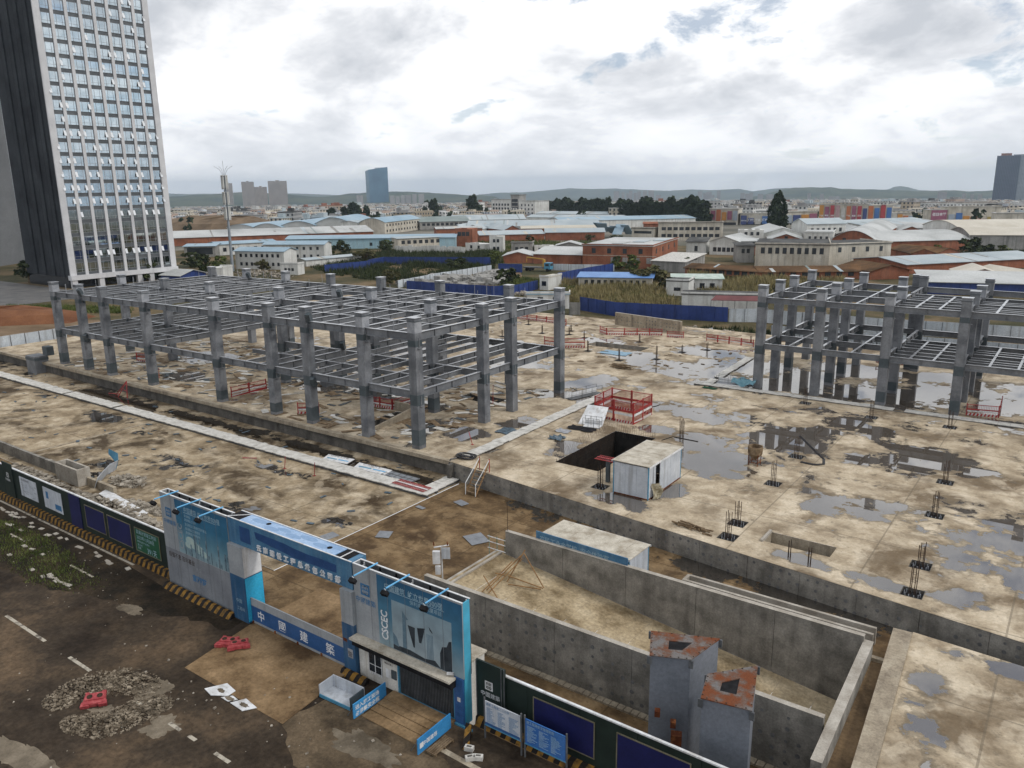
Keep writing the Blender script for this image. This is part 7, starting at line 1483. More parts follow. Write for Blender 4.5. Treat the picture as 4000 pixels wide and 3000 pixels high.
# ------------------------------------------------------------------ office tower at the left
def tower():
    t = thing('office_tower', 'tall white ribbed office tower with rows of mirror windows', 'tower', (-227, 124, -1.7))
    X, Y0, Y1 = -227.0, 107.6, 139.2; base = 1.9; fl = 3.55; nf = 27; top = base+1.0+fl*nf; bays = 8; bw = (Y1-Y0-1.6)/bays
    wh = mat('tower_white_stone', (.50,.50,.51), (.61,.61,.62), .55, .25, 6, streak=((.42,.42,.43), .4, .6), fine=.04)
    sp = mat('tower_spandrel', (.07,.078,.085), (.11,.118,.125), .5, .5)
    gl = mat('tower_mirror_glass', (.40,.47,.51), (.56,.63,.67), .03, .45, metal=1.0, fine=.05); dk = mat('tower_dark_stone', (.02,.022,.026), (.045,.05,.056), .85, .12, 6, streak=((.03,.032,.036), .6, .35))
    MB().box(X-26, Y0+.3, base, X-.35, Y1-.3, top).build('core', sp, t)
    for k in range(bays+1):                              # white ribs
        y = Y0+.8+k*bw; wd = .42 if 0 < k < bays else .85
        MB().box(X-.6, y-wd, base, X+.05, y+wd, top+2).build('rib', wh, t)
    MB().box(X-1.2, Y0-.2, base-1.3, X+.6, Y1+.2, base-.003).build('ledge', wh, t)
    wz = [base+.7+fl*i for i in range(nf)]
    src = None; frm = None; sash = None; rr = random.Random(5)
    for k in range(bays):
        y0 = Y0+.8+k*bw+.44; y1 = Y0+.8+(k+1)*bw-.44; wl = y1-y0
        for i in range(nf):
            if src is None:
                src = MB().box(0, 0, 0, .06, wl, 2.6).build('window', gl, t, local=True); s0 = src
                fb = MB()
                for u in (0, wl*.24, wl*.76, wl-.06): fb.box(.065, u, 0, .11, u+.06, 2.6)
                for z in (0, .7, 2.54): fb.box(.066, 0, z, .105, wl, z+.06)
                frm = fb.build('window_frame', M['steel_light'], src, local=True)
                sash = None; w_ = src
                src.location = (-.32, y0-124, wz[i]+1.7)
            else:
                w_ = inst(s0, 'window', t, (-.32, y0-124, wz[i]+1.7)); f_ = bpy.data.objects.new('window_frame', frm.data); COL.objects.link(f_); f_.parent = w_
            pr = .55 if i < 11 else .15
            for sd in (0, 1):
                if rr.random() < pr and i not in (0, 2, 3):
                    if sash is None:
                        sb = MB(); sb.hexa([(.56,0,.7),(.6,0,.7),(.6,wl*.22,.7),(.56,wl*.22,.7),(.12,0,2.05),(.16,0,2.05),(.16,wl*.22,2.05),(.12,wl*.22,2.05)]); sash = sb.build('open_sash', mat('sash_glass', (.66,.69,.71), (.76,.78,.8), .15, .3), w_, local=True)
                        sash.location = (0, sd*wl*.78, 0)
                    else:
                        o = bpy.data.objects.new('open_sash', sash.data); COL.objects.link(o); o.parent = w_; o.location = (0, sd*wl*.78, 0)
    for k in (0, 2, 5, 6, 8):                             # ground floor posts
        y = Y0+.8+k*bw; MB().box(X-.8, y-.7, -1.7, X+.3, y+.7, base-1.32).build('ground_post', wh, t)
    MB().box(X-26, Y0+.5, -1.7, X-2.5, Y1-.4, base-.01).build('ground_floor', M['glass_dark'], t)
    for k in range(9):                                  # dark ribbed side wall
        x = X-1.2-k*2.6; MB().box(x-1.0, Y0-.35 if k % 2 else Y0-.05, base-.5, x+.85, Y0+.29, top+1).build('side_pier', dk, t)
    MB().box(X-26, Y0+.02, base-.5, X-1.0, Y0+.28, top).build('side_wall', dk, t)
    for i in range(nf):
        for kx in (9.9, 15.1): MB().box(X-kx-.1, Y0-.02, wz[i]+.4, X-kx+1.2, Y0+.012, wz[i]+2.0).build('side_window', M['pane'], t)
    return t
tower()
P0 = (-316.14, 125.12, -2.03)
t = thing('pale_tower', 'pale grey tower partly seen behind the office tower', 'tower', (P0[0]-8, P0[1]-10, -1.7), R(-54)); MB().box(-24,-10,0,9,10,74).build('wall', mat('dull_tower_wall', (.13,.135,.14), (.17,.175,.18), .7, .1), t, local=True)
for i in range(20):
    for k in range(4): MB().box(-20+k*7,-10.06,3+i*3.5,-17+k*7,-10.003,5+i*3.5).build('window', M['pane'], t, local=True)
S('podium_shed', 'low tent like entrance shed with white roof at the tower foot', (-218.19, 134.58, -1.65), (-219.86, 144.18, -1.65), 8, 1.8, 4.2, M['roof_white'], M['blue_hoard'], 'end', 'shed')
S('white_pump_box', 'white panel enclosure at the mast foot', (-212.11, 144.98, -1.65), (-215.08, 150.55, -1.65), 4, 3.0, 3.1, M['wall_white'], M['wall_white'], 'flat', 'enclosure', over=.05)
mb = MB()
flat('tower_forecourt', [(-330,40),(-206,60),(-206,100),(-228,106),(-330,106)], mat('paved_forecourt', (.10,.10,.10), (.16,.155,.15), .8, .3), -1.68)
# ------------------------------------------------------------------ the town
def wmat(name, wall, wall2, win=(.05,.055,.06), px=3.2, pz=3.1, fx=.45, fz=.5):
    m = mat(name, wall, wall2, .8, .03, 6, coord='pos', fine=.1); t = m.node_tree; p = next(n for n in t.nodes if n.type == 'BSDF_PRINCIPLED')
    base = p.inputs['Base Color'].links[0].from_socket
    tc_ = t.nodes.new('ShaderNodeTexCoord'); s = t.nodes.new('ShaderNodeSeparateXYZ'); t.links.new(tc_.outputs['Object'], s.inputs[0])
    def mm(op, a, b):
        n = t.nodes.new('ShaderNodeMath'); n.operation = op
        for i, v in enumerate((a, b)):
            if isinstance(v, (int, float)): n.inputs[i].default_value = v
            else: t.links.new(v, n.inputs[i])
        return n.outputs[0]
    u = mm('PINGPONG', mm('DIVIDE', mm('ADD', s.outputs['X'], s.outputs['Y']), px/2), 1.0); v = mm('PINGPONG', mm('DIVIDE', s.outputs['Z'], pz/2), 1.0)
    g = t.nodes.new('ShaderNodeNewGeometry'); sn = t.nodes.new('ShaderNodeSeparateXYZ'); t.links.new(g.outputs['Normal'], sn.inputs[0])
    f = mm('MULTIPLY', mm('MULTIPLY', mm('GREATER_THAN', u, 1-fx), mm('GREATER_THAN', v, 1-fz)), mm('LESS_THAN', sn.outputs['Z'], .5))
    x = t.nodes.new('ShaderNodeMix'); x.data_type = 'RGBA'; t.links.new(f, x.inputs['Factor']); t.links.new(base, x.inputs['A']); x.inputs['B'].default_value = (*win, 1); t.links.new(x.outputs['Result'], p.inputs['Base Color'])
    return m
CW = [wmat('flats_cream', (.46,.42,.34), (.6,.55,.46)), wmat('flats_white', (.54,.54,.52), (.68,.68,.66)), wmat('flats_grey', (.32,.32,.32), (.46,.46,.45)), wmat('flats_pink', (.36,.27,.22), (.46,.36,.3)), wmat('flats_tan', (.32,.27,.2), (.42,.36,.28)), wmat('flats_bluegrey', (.24,.28,.33), (.34,.38,.43))]
CR = [M['roof_dark'], mat('flat_roof_grey', (.2,.2,.2), (.34,.33,.32), .8, .2), mat('flat_roof_red', (.2,.09,.06), (.28,.13,.09), .8, .2), M['roof_pale'], mat('flat_roof_light', (.36,.36,.35), (.48,.48,.47), .8, .2)]
def terr(D): return -1.65-.0165*max(0, D-470)
def block(t_or_none, A, L_, D_, H_, rz, wm, rm, label, group, name='town_house', cat='house', clutter=True, zb=None):
    D = math.hypot(A[0], A[1]); z0 = terr(D)-1 if zb is None else zb
    t = thing(name, label, cat, (A[0], A[1], z0), rz, group)
    MB().box(-L_/2,-D_/2,0,L_/2,D_/2,H_+1).build('wall', wm, t, local=True)
    mb = MB(); mb.box(-L_/2-.3,-D_/2-.3,H_+1.003,L_/2+.3,D_/2+.3,H_+1.5)
    if clutter:
        for k in range(random.randint(1,3)): x = random.uniform(-.35,.35)*L_; y = random.uniform(-.3,.3)*D_; a = random.uniform(1.5,3.5); mb.box(x-a,y-a*.7,H_+1.5,x+a,y+a*.7,H_+1.5+random.uniform(1.2,3.0))
    mb.build('roof', rm, t, local=True); return t
rr = random.Random(42); placed = []
VIEW = math.atan2(math.sin(R(126)), math.cos(R(126)))
def clear(x, y, r): return all((x-a)**2+(y-b)**2 > (r+c_)**2*.7 for a, b, c_ in placed)
# named big or singular buildings first
def tall(name, label, P0, D, wpx, top_z, wm, depth=None, cat='tower block', group=None, crown=True, rz=None, roof=None):
    L_ = wpx*D/3131; ang = math.atan2(P0[1], P0[0]); z0 = terr(D)-3; H_ = top_z-z0
    t = thing(name, label, cat, (P0[0], P0[1], z0), ang+math.pi/2 if rz is None else rz, group)
    dp = depth or L_*.7
    MB().box(-L_/2,-dp/2,0,L_/2,dp/2,H_).build('wall', wm, t, local=True)
    if crown:
        mb = MB(); mb.box(-L_*.5,-dp*.5,H_+.003,-L_*.12,dp*.5,H_+3); mb.box(L_*.12,-dp*.5,H_+.003,L_*.5,dp*.5,H_+3); mb.box(-L_*.1,-dp*.4,H_+.003,L_*.1,dp*.4,H_+6); mb.build('roof', roof or wm, t, local=True)
        mb = MB(); mb.box(-L_*.08,-dp*.5-1.2,0,L_*.08,-dp*.5-.01,H_-1); mb.build('stair_shaft', wm, t, local=True)
    placed.append((P0[0], P0[1], L_*.8)); return t
TB = wmat('tower_flats_brown', (.26,.22,.19), (.36,.31,.27), px=4.5, pz=3.0, fx=.5, fz=.55)
tall('tower_block', 'brown tower block right behind the mast', (-3144.41, 2216.25, -57.37), 3846.96, 30, 46.11, TB)
tall('tower_block', 'brown tower block left of the stepped pair', (-2847.86, 2100.74, -52.29), 3538.84, 43, 49.09, TB)
tall('tower_block', 'lower stepped brown tower block in the middle', (-2559.68, 1943.51, -46.92), 3213.91, 44, 27.58, TB)
tall('tower_block', 'broad brown double tower block at the right of its group', (-2801.87, 2213.27, -52.81), 3570.58, 66, 51.4, TB)
# blue glass tower: slanted top
P0 = (-2808.73, 2797.69, -59.31); D = 3964.35; L_ = 82*D/3131; zt0 = 116.22; zt1 = 101.23; z0 = terr(D)-3
t = thing('glass_tower', 'blue glass tower with slanted top on the skyline', 'tower', (P0[0], P0[1], z0), math.atan2(P0[1], P0[0])+math.pi/2)
gb_ = mat('sky_glass', (.03,.10,.17), (.08,.2,.3), .15, .012, 3, metal=.3, fine=.1, coord='obj'); gb2 = mat('sky_glass_side', (.10,.16,.21), (.16,.24,.3), .2, .03, metal=.3)
a, b = -L_/2, L_/2; dp = L_*.6; m_ = L_*.36
MB().hexa([(a,-dp/2,0),(m_,-dp/2-4,0),(m_,dp/2,0),(a,dp/2,0),(a,-dp/2,zt0-z0),(m_,-dp/2-4,zt1-z0+3),(m_,dp/2,zt1-z0+3),(a,dp/2,zt0-z0)]).build('glass_wall', gb_, t, local=True)
MB().hexa([(m_+.05,-dp/2-4,0),(b,dp*.1,0),(b,dp/2,0),(m_+.05,dp/2,0),(m_+.05,-dp/2-4,zt1-z0+2),(b,dp*.1,zt1-z0-3),(b,dp/2,zt1-z0-3),(m_+.05,dp/2,zt1-z0+2)]).build('side_glass', gb2, t, local=True)
mb = MB()
for k in range(18): mb.box(a-.2,-dp/2-.4,k*(zt1-z0)/18,m_,-dp/2-.1,k*(zt1-z0)/18+.5)
MB().hexa([(a-.3,-dp/2-.5,zt0-z0-8),(m_*.2,-dp/2-2.6,zt0-z0-10),(m_*.2,-dp/2-2.4,zt0-z0-10),(a-.3,-dp/2-.3,zt0-z0-8),(a-.3,-dp/2-.5,zt0-z0),(m_*.2,-dp/2-2.6,zt0-z0-1.5),(m_*.2,-dp/2-2.4,zt0-z0-1.5),(a-.3,-dp/2-.3,zt0-z0)]).build('roof_screen', M['roof_white'], t, local=True)
placed.append((P0[0], P0[1], 60))
# twin towers at the right edge
TD = wmat('tower_blue_glass', (.06,.08,.12), (.10,.12,.17), (.02,.03,.05), 3.6, 3.3, .5, .6); TG = wmat('tower_grey_panels', (.26,.3,.34), (.34,.38,.42), (.08,.1,.12), 3.2, 3.2, .5, .5)
tall('dark_tower', 'dark blue slab tower at the right picture edge', (-217.92, 2498.51, -35.28), 2507.99, 66, 84.81, TD, crown=False)
tall('grey_tower', 'pale grey tower beside the dark slab at the right edge', (-183.51, 2505.96, -35.35), 2512.67, 62, 87.41, TG, crown=False)
P0 = (-217.92, 2498.51, -35.28); zt = 91.67; t = thing('roof_sign', 'red rooftop sign frame on the dark slab tower', 'sign', (P0[0], P0[1], zt-8), math.atan2(P0[1], P0[0])+math.pi/2); MB().box(-6,-1,0,18,-.6,7.5).build('sign_face', M['brick'], t, local=True)
# distant clusters of towers on the plain
FT = wmat('far_tower', (.27,.26,.26), (.36,.35,.35), (.2,.2,.21), 5, 4, .45, .5)
FAR_T = [(-2088.3, 2153.9, 3000, 20, -4.5, 'hazy tower in the cluster right of the glass tower, number one from the left'), (-2074.9, 2166.8, 3000, 18, -2.7, 'hazy tower in the cluster right of the glass tower, number two from the left'), (-2061.3, 2179.7, 3000, 16, -0.9, 'hazy tower in the cluster right of the glass tower, number three from the left'), (-2046.2, 2193.9, 3000, 22, -0.4, 'hazy tower in the cluster right of the glass tower, number four from the left'), (-2030.9, 2208.0, 3000, 20, -1.5, 'hazy tower in the cluster right of the glass tower, number five from the left'), (-1878.4, 2076.5, 2800, 26, 1.9, 'pale yellow slab tower right of the hazy cluster'), (-2166.0, 2875.5, 3600, 16, -30.7, 'small pale tower at the right end of the left hill, number one from the left'), (-2151.8, 2886.2, 3600, 14, -31.8, 'small pale tower at the right end of the left hill, number two from the left'), (-2127.3, 2904.2, 3600, 10, -33.7, 'small pale tower at the right end of the left hill, number three from the left'), (-2112.9, 2914.7, 3600, 18, -30.4, 'small pale tower at the right end of the left hill, number four from the left'), (-2086.2, 2933.9, 3600, 12, -32.8, 'small pale tower at the right end of the left hill, number five from the left'), (-1867.8, 3423.7, 3900, 26, -5.3, 'hazy tower of the central skyline cluster, number one from the left'), (-1840.7, 3438.3, 3900, 13, -5.7, 'hazy tower of the central skyline cluster, number two from the left'), (-1821.7, 3448.4, 3900, 12, -12.7, 'hazy tower of the central skyline cluster, number three from the left'), (-1809.8, 3454.7, 3900, 16, -5.0, 'hazy tower of the central skyline cluster, number four from the left'), (-1790.7, 3464.6, 3900, 14, -13.1, 'hazy tower of the central skyline cluster, number five from the left'), (-1775.4, 3472.4, 3900, 16, -4.3, 'hazy tower of the central skyline cluster, number six from the left'), (-1751.5, 3484.6, 3900, 18, -6.7, 'hazy tower of the central skyline cluster, number seven from the left'), (-1725.2, 3497.7, 3900, 26, -4.9, 'hazy tower of the central skyline cluster, number eight from the left'), (-1695.0, 3512.4, 3900, 22, -19.4, 'hazy tower of the central skyline cluster, number nine from the left'), (-1561.4, 3682.7, 4000, 20, -11.7, 'hazy tower of the second skyline cluster, number one from the left'), (-1541.7, 3691.0, 4000, 14, -19.9, 'hazy tower of the second skyline cluster, number two from the left'), (-1524.5, 3698.1, 4000, 26, -12.1, 'hazy tower of the second skyline cluster, number three from the left'), (-1507.2, 3705.2, 4000, 14, -24.5, 'hazy tower of the second skyline cluster, number four from the left'), (-1482.6, 3715.1, 4000, 16, -10.9, 'hazy tower of the second skyline cluster, number five from the left'), (-1278.1, 3472.3, 3700, 18, -14.1, 'hazy tower below the right hill, number one from the left'), (-1259.9, 3478.9, 3700, 20, -15.7, 'hazy tower below the right hill, number two from the left'), (-1244.1, 3484.6, 3700, 16, -11.0, 'hazy tower below the right hill, number three from the left'), (-1207.9, 3497.3, 3700, 24, -23.5, 'hazy tower below the right hill, number four from the left'), (-1171.9, 3509.5, 3700, 30, -22.8, 'hazy tower below the right hill, number five from the left'), (-1131.4, 3522.8, 3700, 20, -24.1, 'hazy tower below the right hill, number six from the left'), (-909.7, 3172.1, 3300, 14, -15.4, 'hazy tower on the slope foot at the right, number one from the left'), (-886.0, 3178.8, 3300, 12, -29.2, 'hazy tower on the slope foot at the right, number two from the left'), (-866.4, 3184.2, 3300, 16, -20.0, 'hazy tower on the slope foot at the right, number three from the left'), (-835.0, 3192.6, 3300, 20, -25.3, 'hazy tower on the slope foot at the right, number four from the left'), (-815.5, 3197.6, 3300, 24, -26.7, 'hazy tower on the slope foot at the right, number five from the left'), (-481.9, 3264.6, 3300, 16, -14.0, 'hazy tower near the right edge, number one from the left'), (-467.5, 3266.7, 3300, 18, -13.3, 'hazy tower near the right edge, number two from the left'), (-406.7, 3274.8, 3300, 14, -20.5, 'hazy tower near the right edge, number three from the left'), (-382.0, 3277.8, 3300, 12, -22.6, 'hazy tower near the right edge, number four from the left'), (-357.5, 3280.6, 3300, 16, -23.5, 'hazy tower near the right edge, number five from the left'), (-2174.0, 2067.3, 3000, 14, 3.4, 'hazy tower beside the glass tower, number one from the left'), (-2165.6, 2076.1, 3000, 14, 1.2, 'hazy tower beside the glass tower, number two from the left'), (-2090.1, 2152.1, 3000, 16, -4.2, 'hazy tower beside the glass tower, number three from the left'), (-2075.2, 2166.4, 3000, 14, -5.3, 'hazy tower beside the glass tower, number four from the left'), (-2063.2, 2177.9, 3000, 14, -3.9, 'hazy tower beside the glass tower, number five from the left'), (-2051.1, 2189.3, 3000, 14, -0.9, 'hazy tower beside the glass tower, number six from the left')]
for (x, y, D, wpx, zt, lab) in FAR_T: tall('far_tower', lab, (x, y), D, wpx*.8, zt+rr.uniform(-6,2), FT, cat='tower block', group='hazy tower clusters on the plain', crown=False)
# school building and flats with detail
S('school_building', 'white school block with blue tower and window strips', (-467.14, 613.41, -6.62), (-442.31, 609.85, -6.33), 16, 18, 19, M['roof_dark'], M['wall_white'], 'flat', 'school', (6, (2,5.5,9,12.5), 2.2, 2.0), z0=-6); S('school_building', 'dark blue stair tower of the school', (-441.96, 609.91, -6.32), (-434.24, 611.37, -6.27), 16, 22, 22.5, M['roof_dark'], M['wall_grey'], 'flat', 'school', (3, (2,5.5,9,12.5,16), 2.4, 2.6), z0=-6)
S('school_building', 'right white wing of the school', (-429.04, 604.59, -6.13), (-409.21, 601.01, -5.89), 18, 17, 18, M['roof_dark'], M['wall_white'], 'flat', 'school', (4, (2,5.5,9,12.5), 1.6, 1.8), z0=-6); S('cream_flats', 'cream flats block right of the school', (-440.03, 647.26, -6.81), (-429.72, 662.25, -6.92), 14, 13, 14, M['roof_dark'], M['wall_beige'], 'flat', 'flats', (6, (2,5.2,8.4), 2.0, 1.6), z0=-6)
for lb, a, b, h_, n in (('long cream colonnade row behind the school', (-967.74, 1242.01, -19.87), (-770.47, 1255.06, -18.19), 16, 26), ('long white arcade row behind the tree row', (-673.91, 1097.8, -15.15), (-437.03, 1109.9, -13.58), 14, 30)):
    S('arcade_row', lb, a, b, 16, h_, h_+1, CR[4], M['wall_beige'] if 'cream' in lb else M['wall_white'], 'flat', 'row', (n, (3, 8), 3.0, 3.0), z0=a[2]-2)
for lb, a, b, h_, n in (('cream flats row behind the billboard shops', (-161.14, 807.22, -7.48), (-141.45, 816.24, -7.56), 13, 8), ('long yellow balcony flats row at the right', (-145.58, 839.77, -7.96), (-78.77, 847.7, -7.94), 15, 22), ('grey white flats row left of the yellow flats', (-251.69, 1026.8, -11.34), (-207.3, 1042.32, -11.43), 14, 12), ('dense cream flats row at the far left', (-900.24, 601.42, -11.76), (-850.02, 630.73, -11.36), 14, 18), ('long cream flats row below the glass tower', (-549.62, 535.94, -6.56), (-525.68, 557.03, -6.53), 12, 14), ('cream flats in the middle of the left town', (-667.57, 494.93, -7.61), (-620.52, 493.38, -6.98), 11, 12), ('pink flats at the left edge of the town', (-570.49, 575.22, -7.26), (-555.46, 588.78, -7.25), 11, 8), ('pale flats by the dark tree clump', (-526.72, 612.68, -7.23), (-499.09, 616.53, -6.98), 10, 10), ('white flats pair standing above the left rooftops', (-1069.19, 828.8, -16.22), (-1050.14, 827.27, -15.95), 16, 3), ('right one of the white flats pair above the rooftops', (-1039.23, 826.42, -15.8), (-1022.98, 825.18, -15.58), 15, 3)):
    S('flats_row', lb, a, b, 13, h_, h_+1, rr.choice(CR[:3]), rr.choice((M['wall_beige'], M['wall_white'])), 'flat', 'flats', (n, tuple(2+3.2*k for k in range(int(h_/3.4))), 1.6, 1.5), z0=a[2]-2); placed.append(((a[0]+b[0])/2, (a[1]+b[1])/2, math.dist(a[:2], b[:2])*.4))
# billboard shops
BC = [(.5,.16,.06),(.05,.07,.2),(.4,.05,.06),(.06,.16,.4),(.5,.48,.44),(.4,.3,.06),(.35,.4,.46),(.3,.1,.16),(.55,.25,.05),(.45,.3,.3)]
BM = [mat('shop_sign_%d' % i, tuple(c*.8 for c in col), col, .5, .4) for i, col in enumerate(BC)]
def shops(label, a, b, h_, n, z0, z1, txt=None, seed=0):
    t = S('shop_block', label, a, b, 14, h_, h_+.5, CR[4], M['wall_beige'], 'flat', 'shops', (n*2, (1.0,), 2.0, 2.2), z0=a[2]-1.5)
    L_ = math.dist(a[:2], b[:2]); r2 = random.Random(seed)
    for k in range(n):
        u0 = L_*k/n+.4; u1 = L_*(k+1)/n-.4; zz = z0+r2.uniform(0, 1.0); m = r2.choice(BM)
        o = MB().box(u0, -.5, zz, u1, -.06, z1+r2.uniform(-1.5,1)).build('sign_panel', m, t, local=True)
        s = (txt[k % len(txt)] if txt else None)
        if s: text_mb(s, min(2.6, (u1-u0)/max(1,len(s))*.9), ((u0+u1)/2, -.52, (zz+z1)/2-.6), UX, UZV, align='CENTER', bold=.03).build('lettering', M['white_letter'], o, local=True)
    return t
shops('white shop block with orange sign panels left of the big conifer', (-226.04, 543.13, -3.6), (-203.61, 546.82, -3.52), 12, 6, 4, 11, None, 3)
shops('shop block with dark blue sign panel left of the big conifer', (-202.19, 547.42, -3.52), (-185.02, 554.82, -3.55), 9, 4, 1.5, 7.5, ['铝材批发', '门窗', '管业', '建材'], 4)
shops('blue fronted shop block right of the big conifer', (-176.71, 561.76, -3.61), (-159.26, 578.03, -3.79), 10, 4, 2.5, 9, None, 8)
shops('shop block covered in many coloured billboards', (-150.2, 548.09, -3.27), (-121.88, 554.84, -3.27), 15, 9, 2, 14, ['管业', '家居', '卫浴', None, '门业'], 11)
shops('shop block with pink and white billboards', (-126.95, 577.6, -3.65), (-113.38, 584.61, -3.72), 14, 4, 3, 14, None, 15)
shops('low dark shop row with small signs', (-125.31, 645.18, -4.74), (-102.74, 666.52, -5.02), 8, 7, 3, 7, None, 17)
shops('shop block with blue and white character sign', (-94.37, 610.94, -4.1), (-84.99, 616.09, -4.16), 11, 1, 4, 11.5, ['佰日丰管'], 18)
shops('yellowish shop block right of the blue character sign', (-84.67, 616.26, -4.16), (-68.31, 625.48, -4.28), 13, 4, 4, 8, None, 21)
shops('shop block with red banner near the right edge', (-68.31, 625.48, -4.28), (-55.59, 632.84, -4.38), 13, 5, 1, 6, None, 22)
shops('grey shop hall at the right picture edge', (-50.91, 555.7, -3.1), (-31.64, 561.12, -3.17), 10, 4, 2, 7, None, 25)
# filling houses, the largest 260 as things
cnt = 0; tries = 0; far_mb = [MB() for _ in CW]; fr_mb = MB()
LAND = ['behind the office tower', 'beyond the mast', 'below the brown tower blocks', 'below the glass tower', 'behind the dark tree clump', 'behind the school', 'behind the evergreen row', 'below the central hazy towers', 'behind the orange sign shops', 'behind the big conifer', 'behind the coloured billboards', 'below the dark slab tower']
def near_min(a): return 640 if a > .12 else (760 if a > -.1 else 600)
while cnt < 290 and tries < 9000:
    tries += 1; a = rr.uniform(-.62, .62); D = 600*math.exp(rr.random()**1.1*math.log(1350/600))
    if D < near_min(-a): continue
    x, y = D*math.cos(VIEW+a), D*math.sin(VIEW+a); L_ = rr.uniform(9,26); D_ = rr.uniform(8,12)
    if a > .30 and D < 700: continue
    if not clear(x, y, L_*.5): continue
    wi = rr.choices(range(6), (5,5,4,2,3,1.5))[0]; H_ = rr.choice((6,8,9,11,13,15))*rr.uniform(.8,1.05)*(1 if D > 750 else .75)
    lb_ = '%s %s low house block %s, %s' % ('small' if L_ < 17 else 'wide', ('cream','white','grey','pinkish','tan','blue grey')[wi], LAND[min(11, int((.62-a)/1.24*12))], 'front rows' if D < 800 else ('middle rows' if D < 1020 else 'back rows'))
    block(None, (x, y), L_, D_, H_, VIEW+a+math.pi/2+rr.choice((0, .4, -.35, 1.2))+rr.uniform(-.1,.1), CW[wi], rr.choice(CR), lb_, 'house blocks of the town')
    placed.append((x, y, L_*.5)); cnt += 1
for _ in range(6500):                                   # the far mass of roofs, uncountable
    a = rr.uniform(-.66, .66); D = 720*math.exp(rr.random()*math.log(4200/720)); x, y = D*math.cos(VIEW+a), D*math.sin(VIEW+a); z = terr(D)-2; L_ = rr.uniform(9,26); H_ = rr.uniform(5,12)
    i = rr.choices(range(6), (5,5,4,2,3,1.5))[0]; rz = VIEW+a+math.pi/2+rr.uniform(-.5,.5)
    far_mb[i].obox((x, y, z+H_/2), (L_, rr.uniform(12,20), H_), rz); far_mb[(i+2) % 6].obox((x, y, z+H_+.8), (L_*.3, 6, 1.6), rz)
for i, mb in enumerate(far_mb): tag(mb.build('far_town', CW[i]), 'hazy mass of far rooftops in front of the hills', 'town', kind='stuff')
# far trees sprinkled in the town
mb = MB()
for _ in range(260):
    a = rr.uniform(-.62, .62); D = rr.uniform(600, 2600); x, y = D*math.cos(VIEW+a), D*math.sin(VIEW+a); leaf_crown(mb, (x, y, terr(D)+5), 5, 5, 5, 40, 1.6, _)
tag(mb.build('town_trees', M['veg_dark']), 'small dark trees sprinkled between the town roofs', 'trees', kind='stuff')
# ------------------------------------------------------------------ hills
def hill(name, ridge, back, m, base_dz=-60, run=900):
    """ridge: points along the crest; slopes fall towards and away from the viewer"""
    mb = MB(); rng_ = random.Random(len(ridge)); pts = []
    for (a, b) in zip(ridge[:-1], ridge[1:]):
        for k in range(8):
            s = k/8; p = Vector(a).lerp(Vector(b), s); p.z += mnoise.noise((p.x*.004, p.y*.004, 0))*5+mnoise.noise((p.x*.02, p.y*.02, 3))*2.5; pts.append(p)
    pts.append(Vector(ridge[-1])); rows = []
    for s, f in ((-1,0),(-.72,.28),(-.45,.55),(-.2,.84),(0,1),(.35,.7),(1,0)):
        row = []
        for i, p in enumerate(pts):
            d = Vector((p.x, p.y, 0)); D = d.length; d.normalize(); q = Vector((p.x, p.y, 0))+d*s*run*(1+.25*mnoise.noise((i*.13, s*3, 1.7))); z0 = -1.7-.0165*max(0, q.length-470)-4; zt = p.z
            row.append((q.x, q.y, z0+(zt-z0)*min(1, f*(1+.18*mnoise.noise((i*.21, s*2, 4.4))) if 0 < f < 1 else f)))
        rows.append(row)
    for r0, r1 in zip(rows[:-1], rows[1:]):
        for i in range(len(pts)-1): mb.poly([r0[i], r0[i+1], r1[i+1], r1[i]])
    return struct(mb.build(name, m, smooth=True))
HM = mat('wooded_hill', (.025,.042,.03), (.08,.085,.06), .95, .004, 9, .0, c3=(.055,.07,.035), lo=.4, hi=.66, fine=.3)
hill('wooded_hill', [(-4175.9, 1929.3, -17.0), (-4086.9, 2111.1, -12.3), (-4012.2, 2249.9, -10.9), (-3915.7, 2413.9, -9.3), (-3858.7, 2504.1, -2.2), (-3808.5, 2579.7, -1.7), (-3775.9, 2627.3, 1.6), (-3714.9, 2712.8, 7.3), (-3640.9, 2811.4, 1.5), (-3578.1, 2890.9, -4.7), (-3524.8, 2955.7, -16.2), (-3477.6, 3011.1, -23.4), (-3424.5, 3071.3, -20.2), (-3361.3, 3140.4, -10.4), (-3300.7, 3203.9, -5.4), (-3207.0, 3297.8, 2.3), (-3161.3, 3341.6, 1.5), (-3142.4, 3359.3, 0.8), (-3048.3, 3445.0, -7.0), (-2951.3, 3528.5, -18.0), (-2871.7, 3593.5, -28.6), (-2826.0, 3629.6, -26.2), (-2774.9, 3668.8, -36.4), (-2749.2, 3688.1, -49.4), (-2707.6, 3718.7, -62.6), (-2644.5, 3763.8, -79.3)], None, HM)
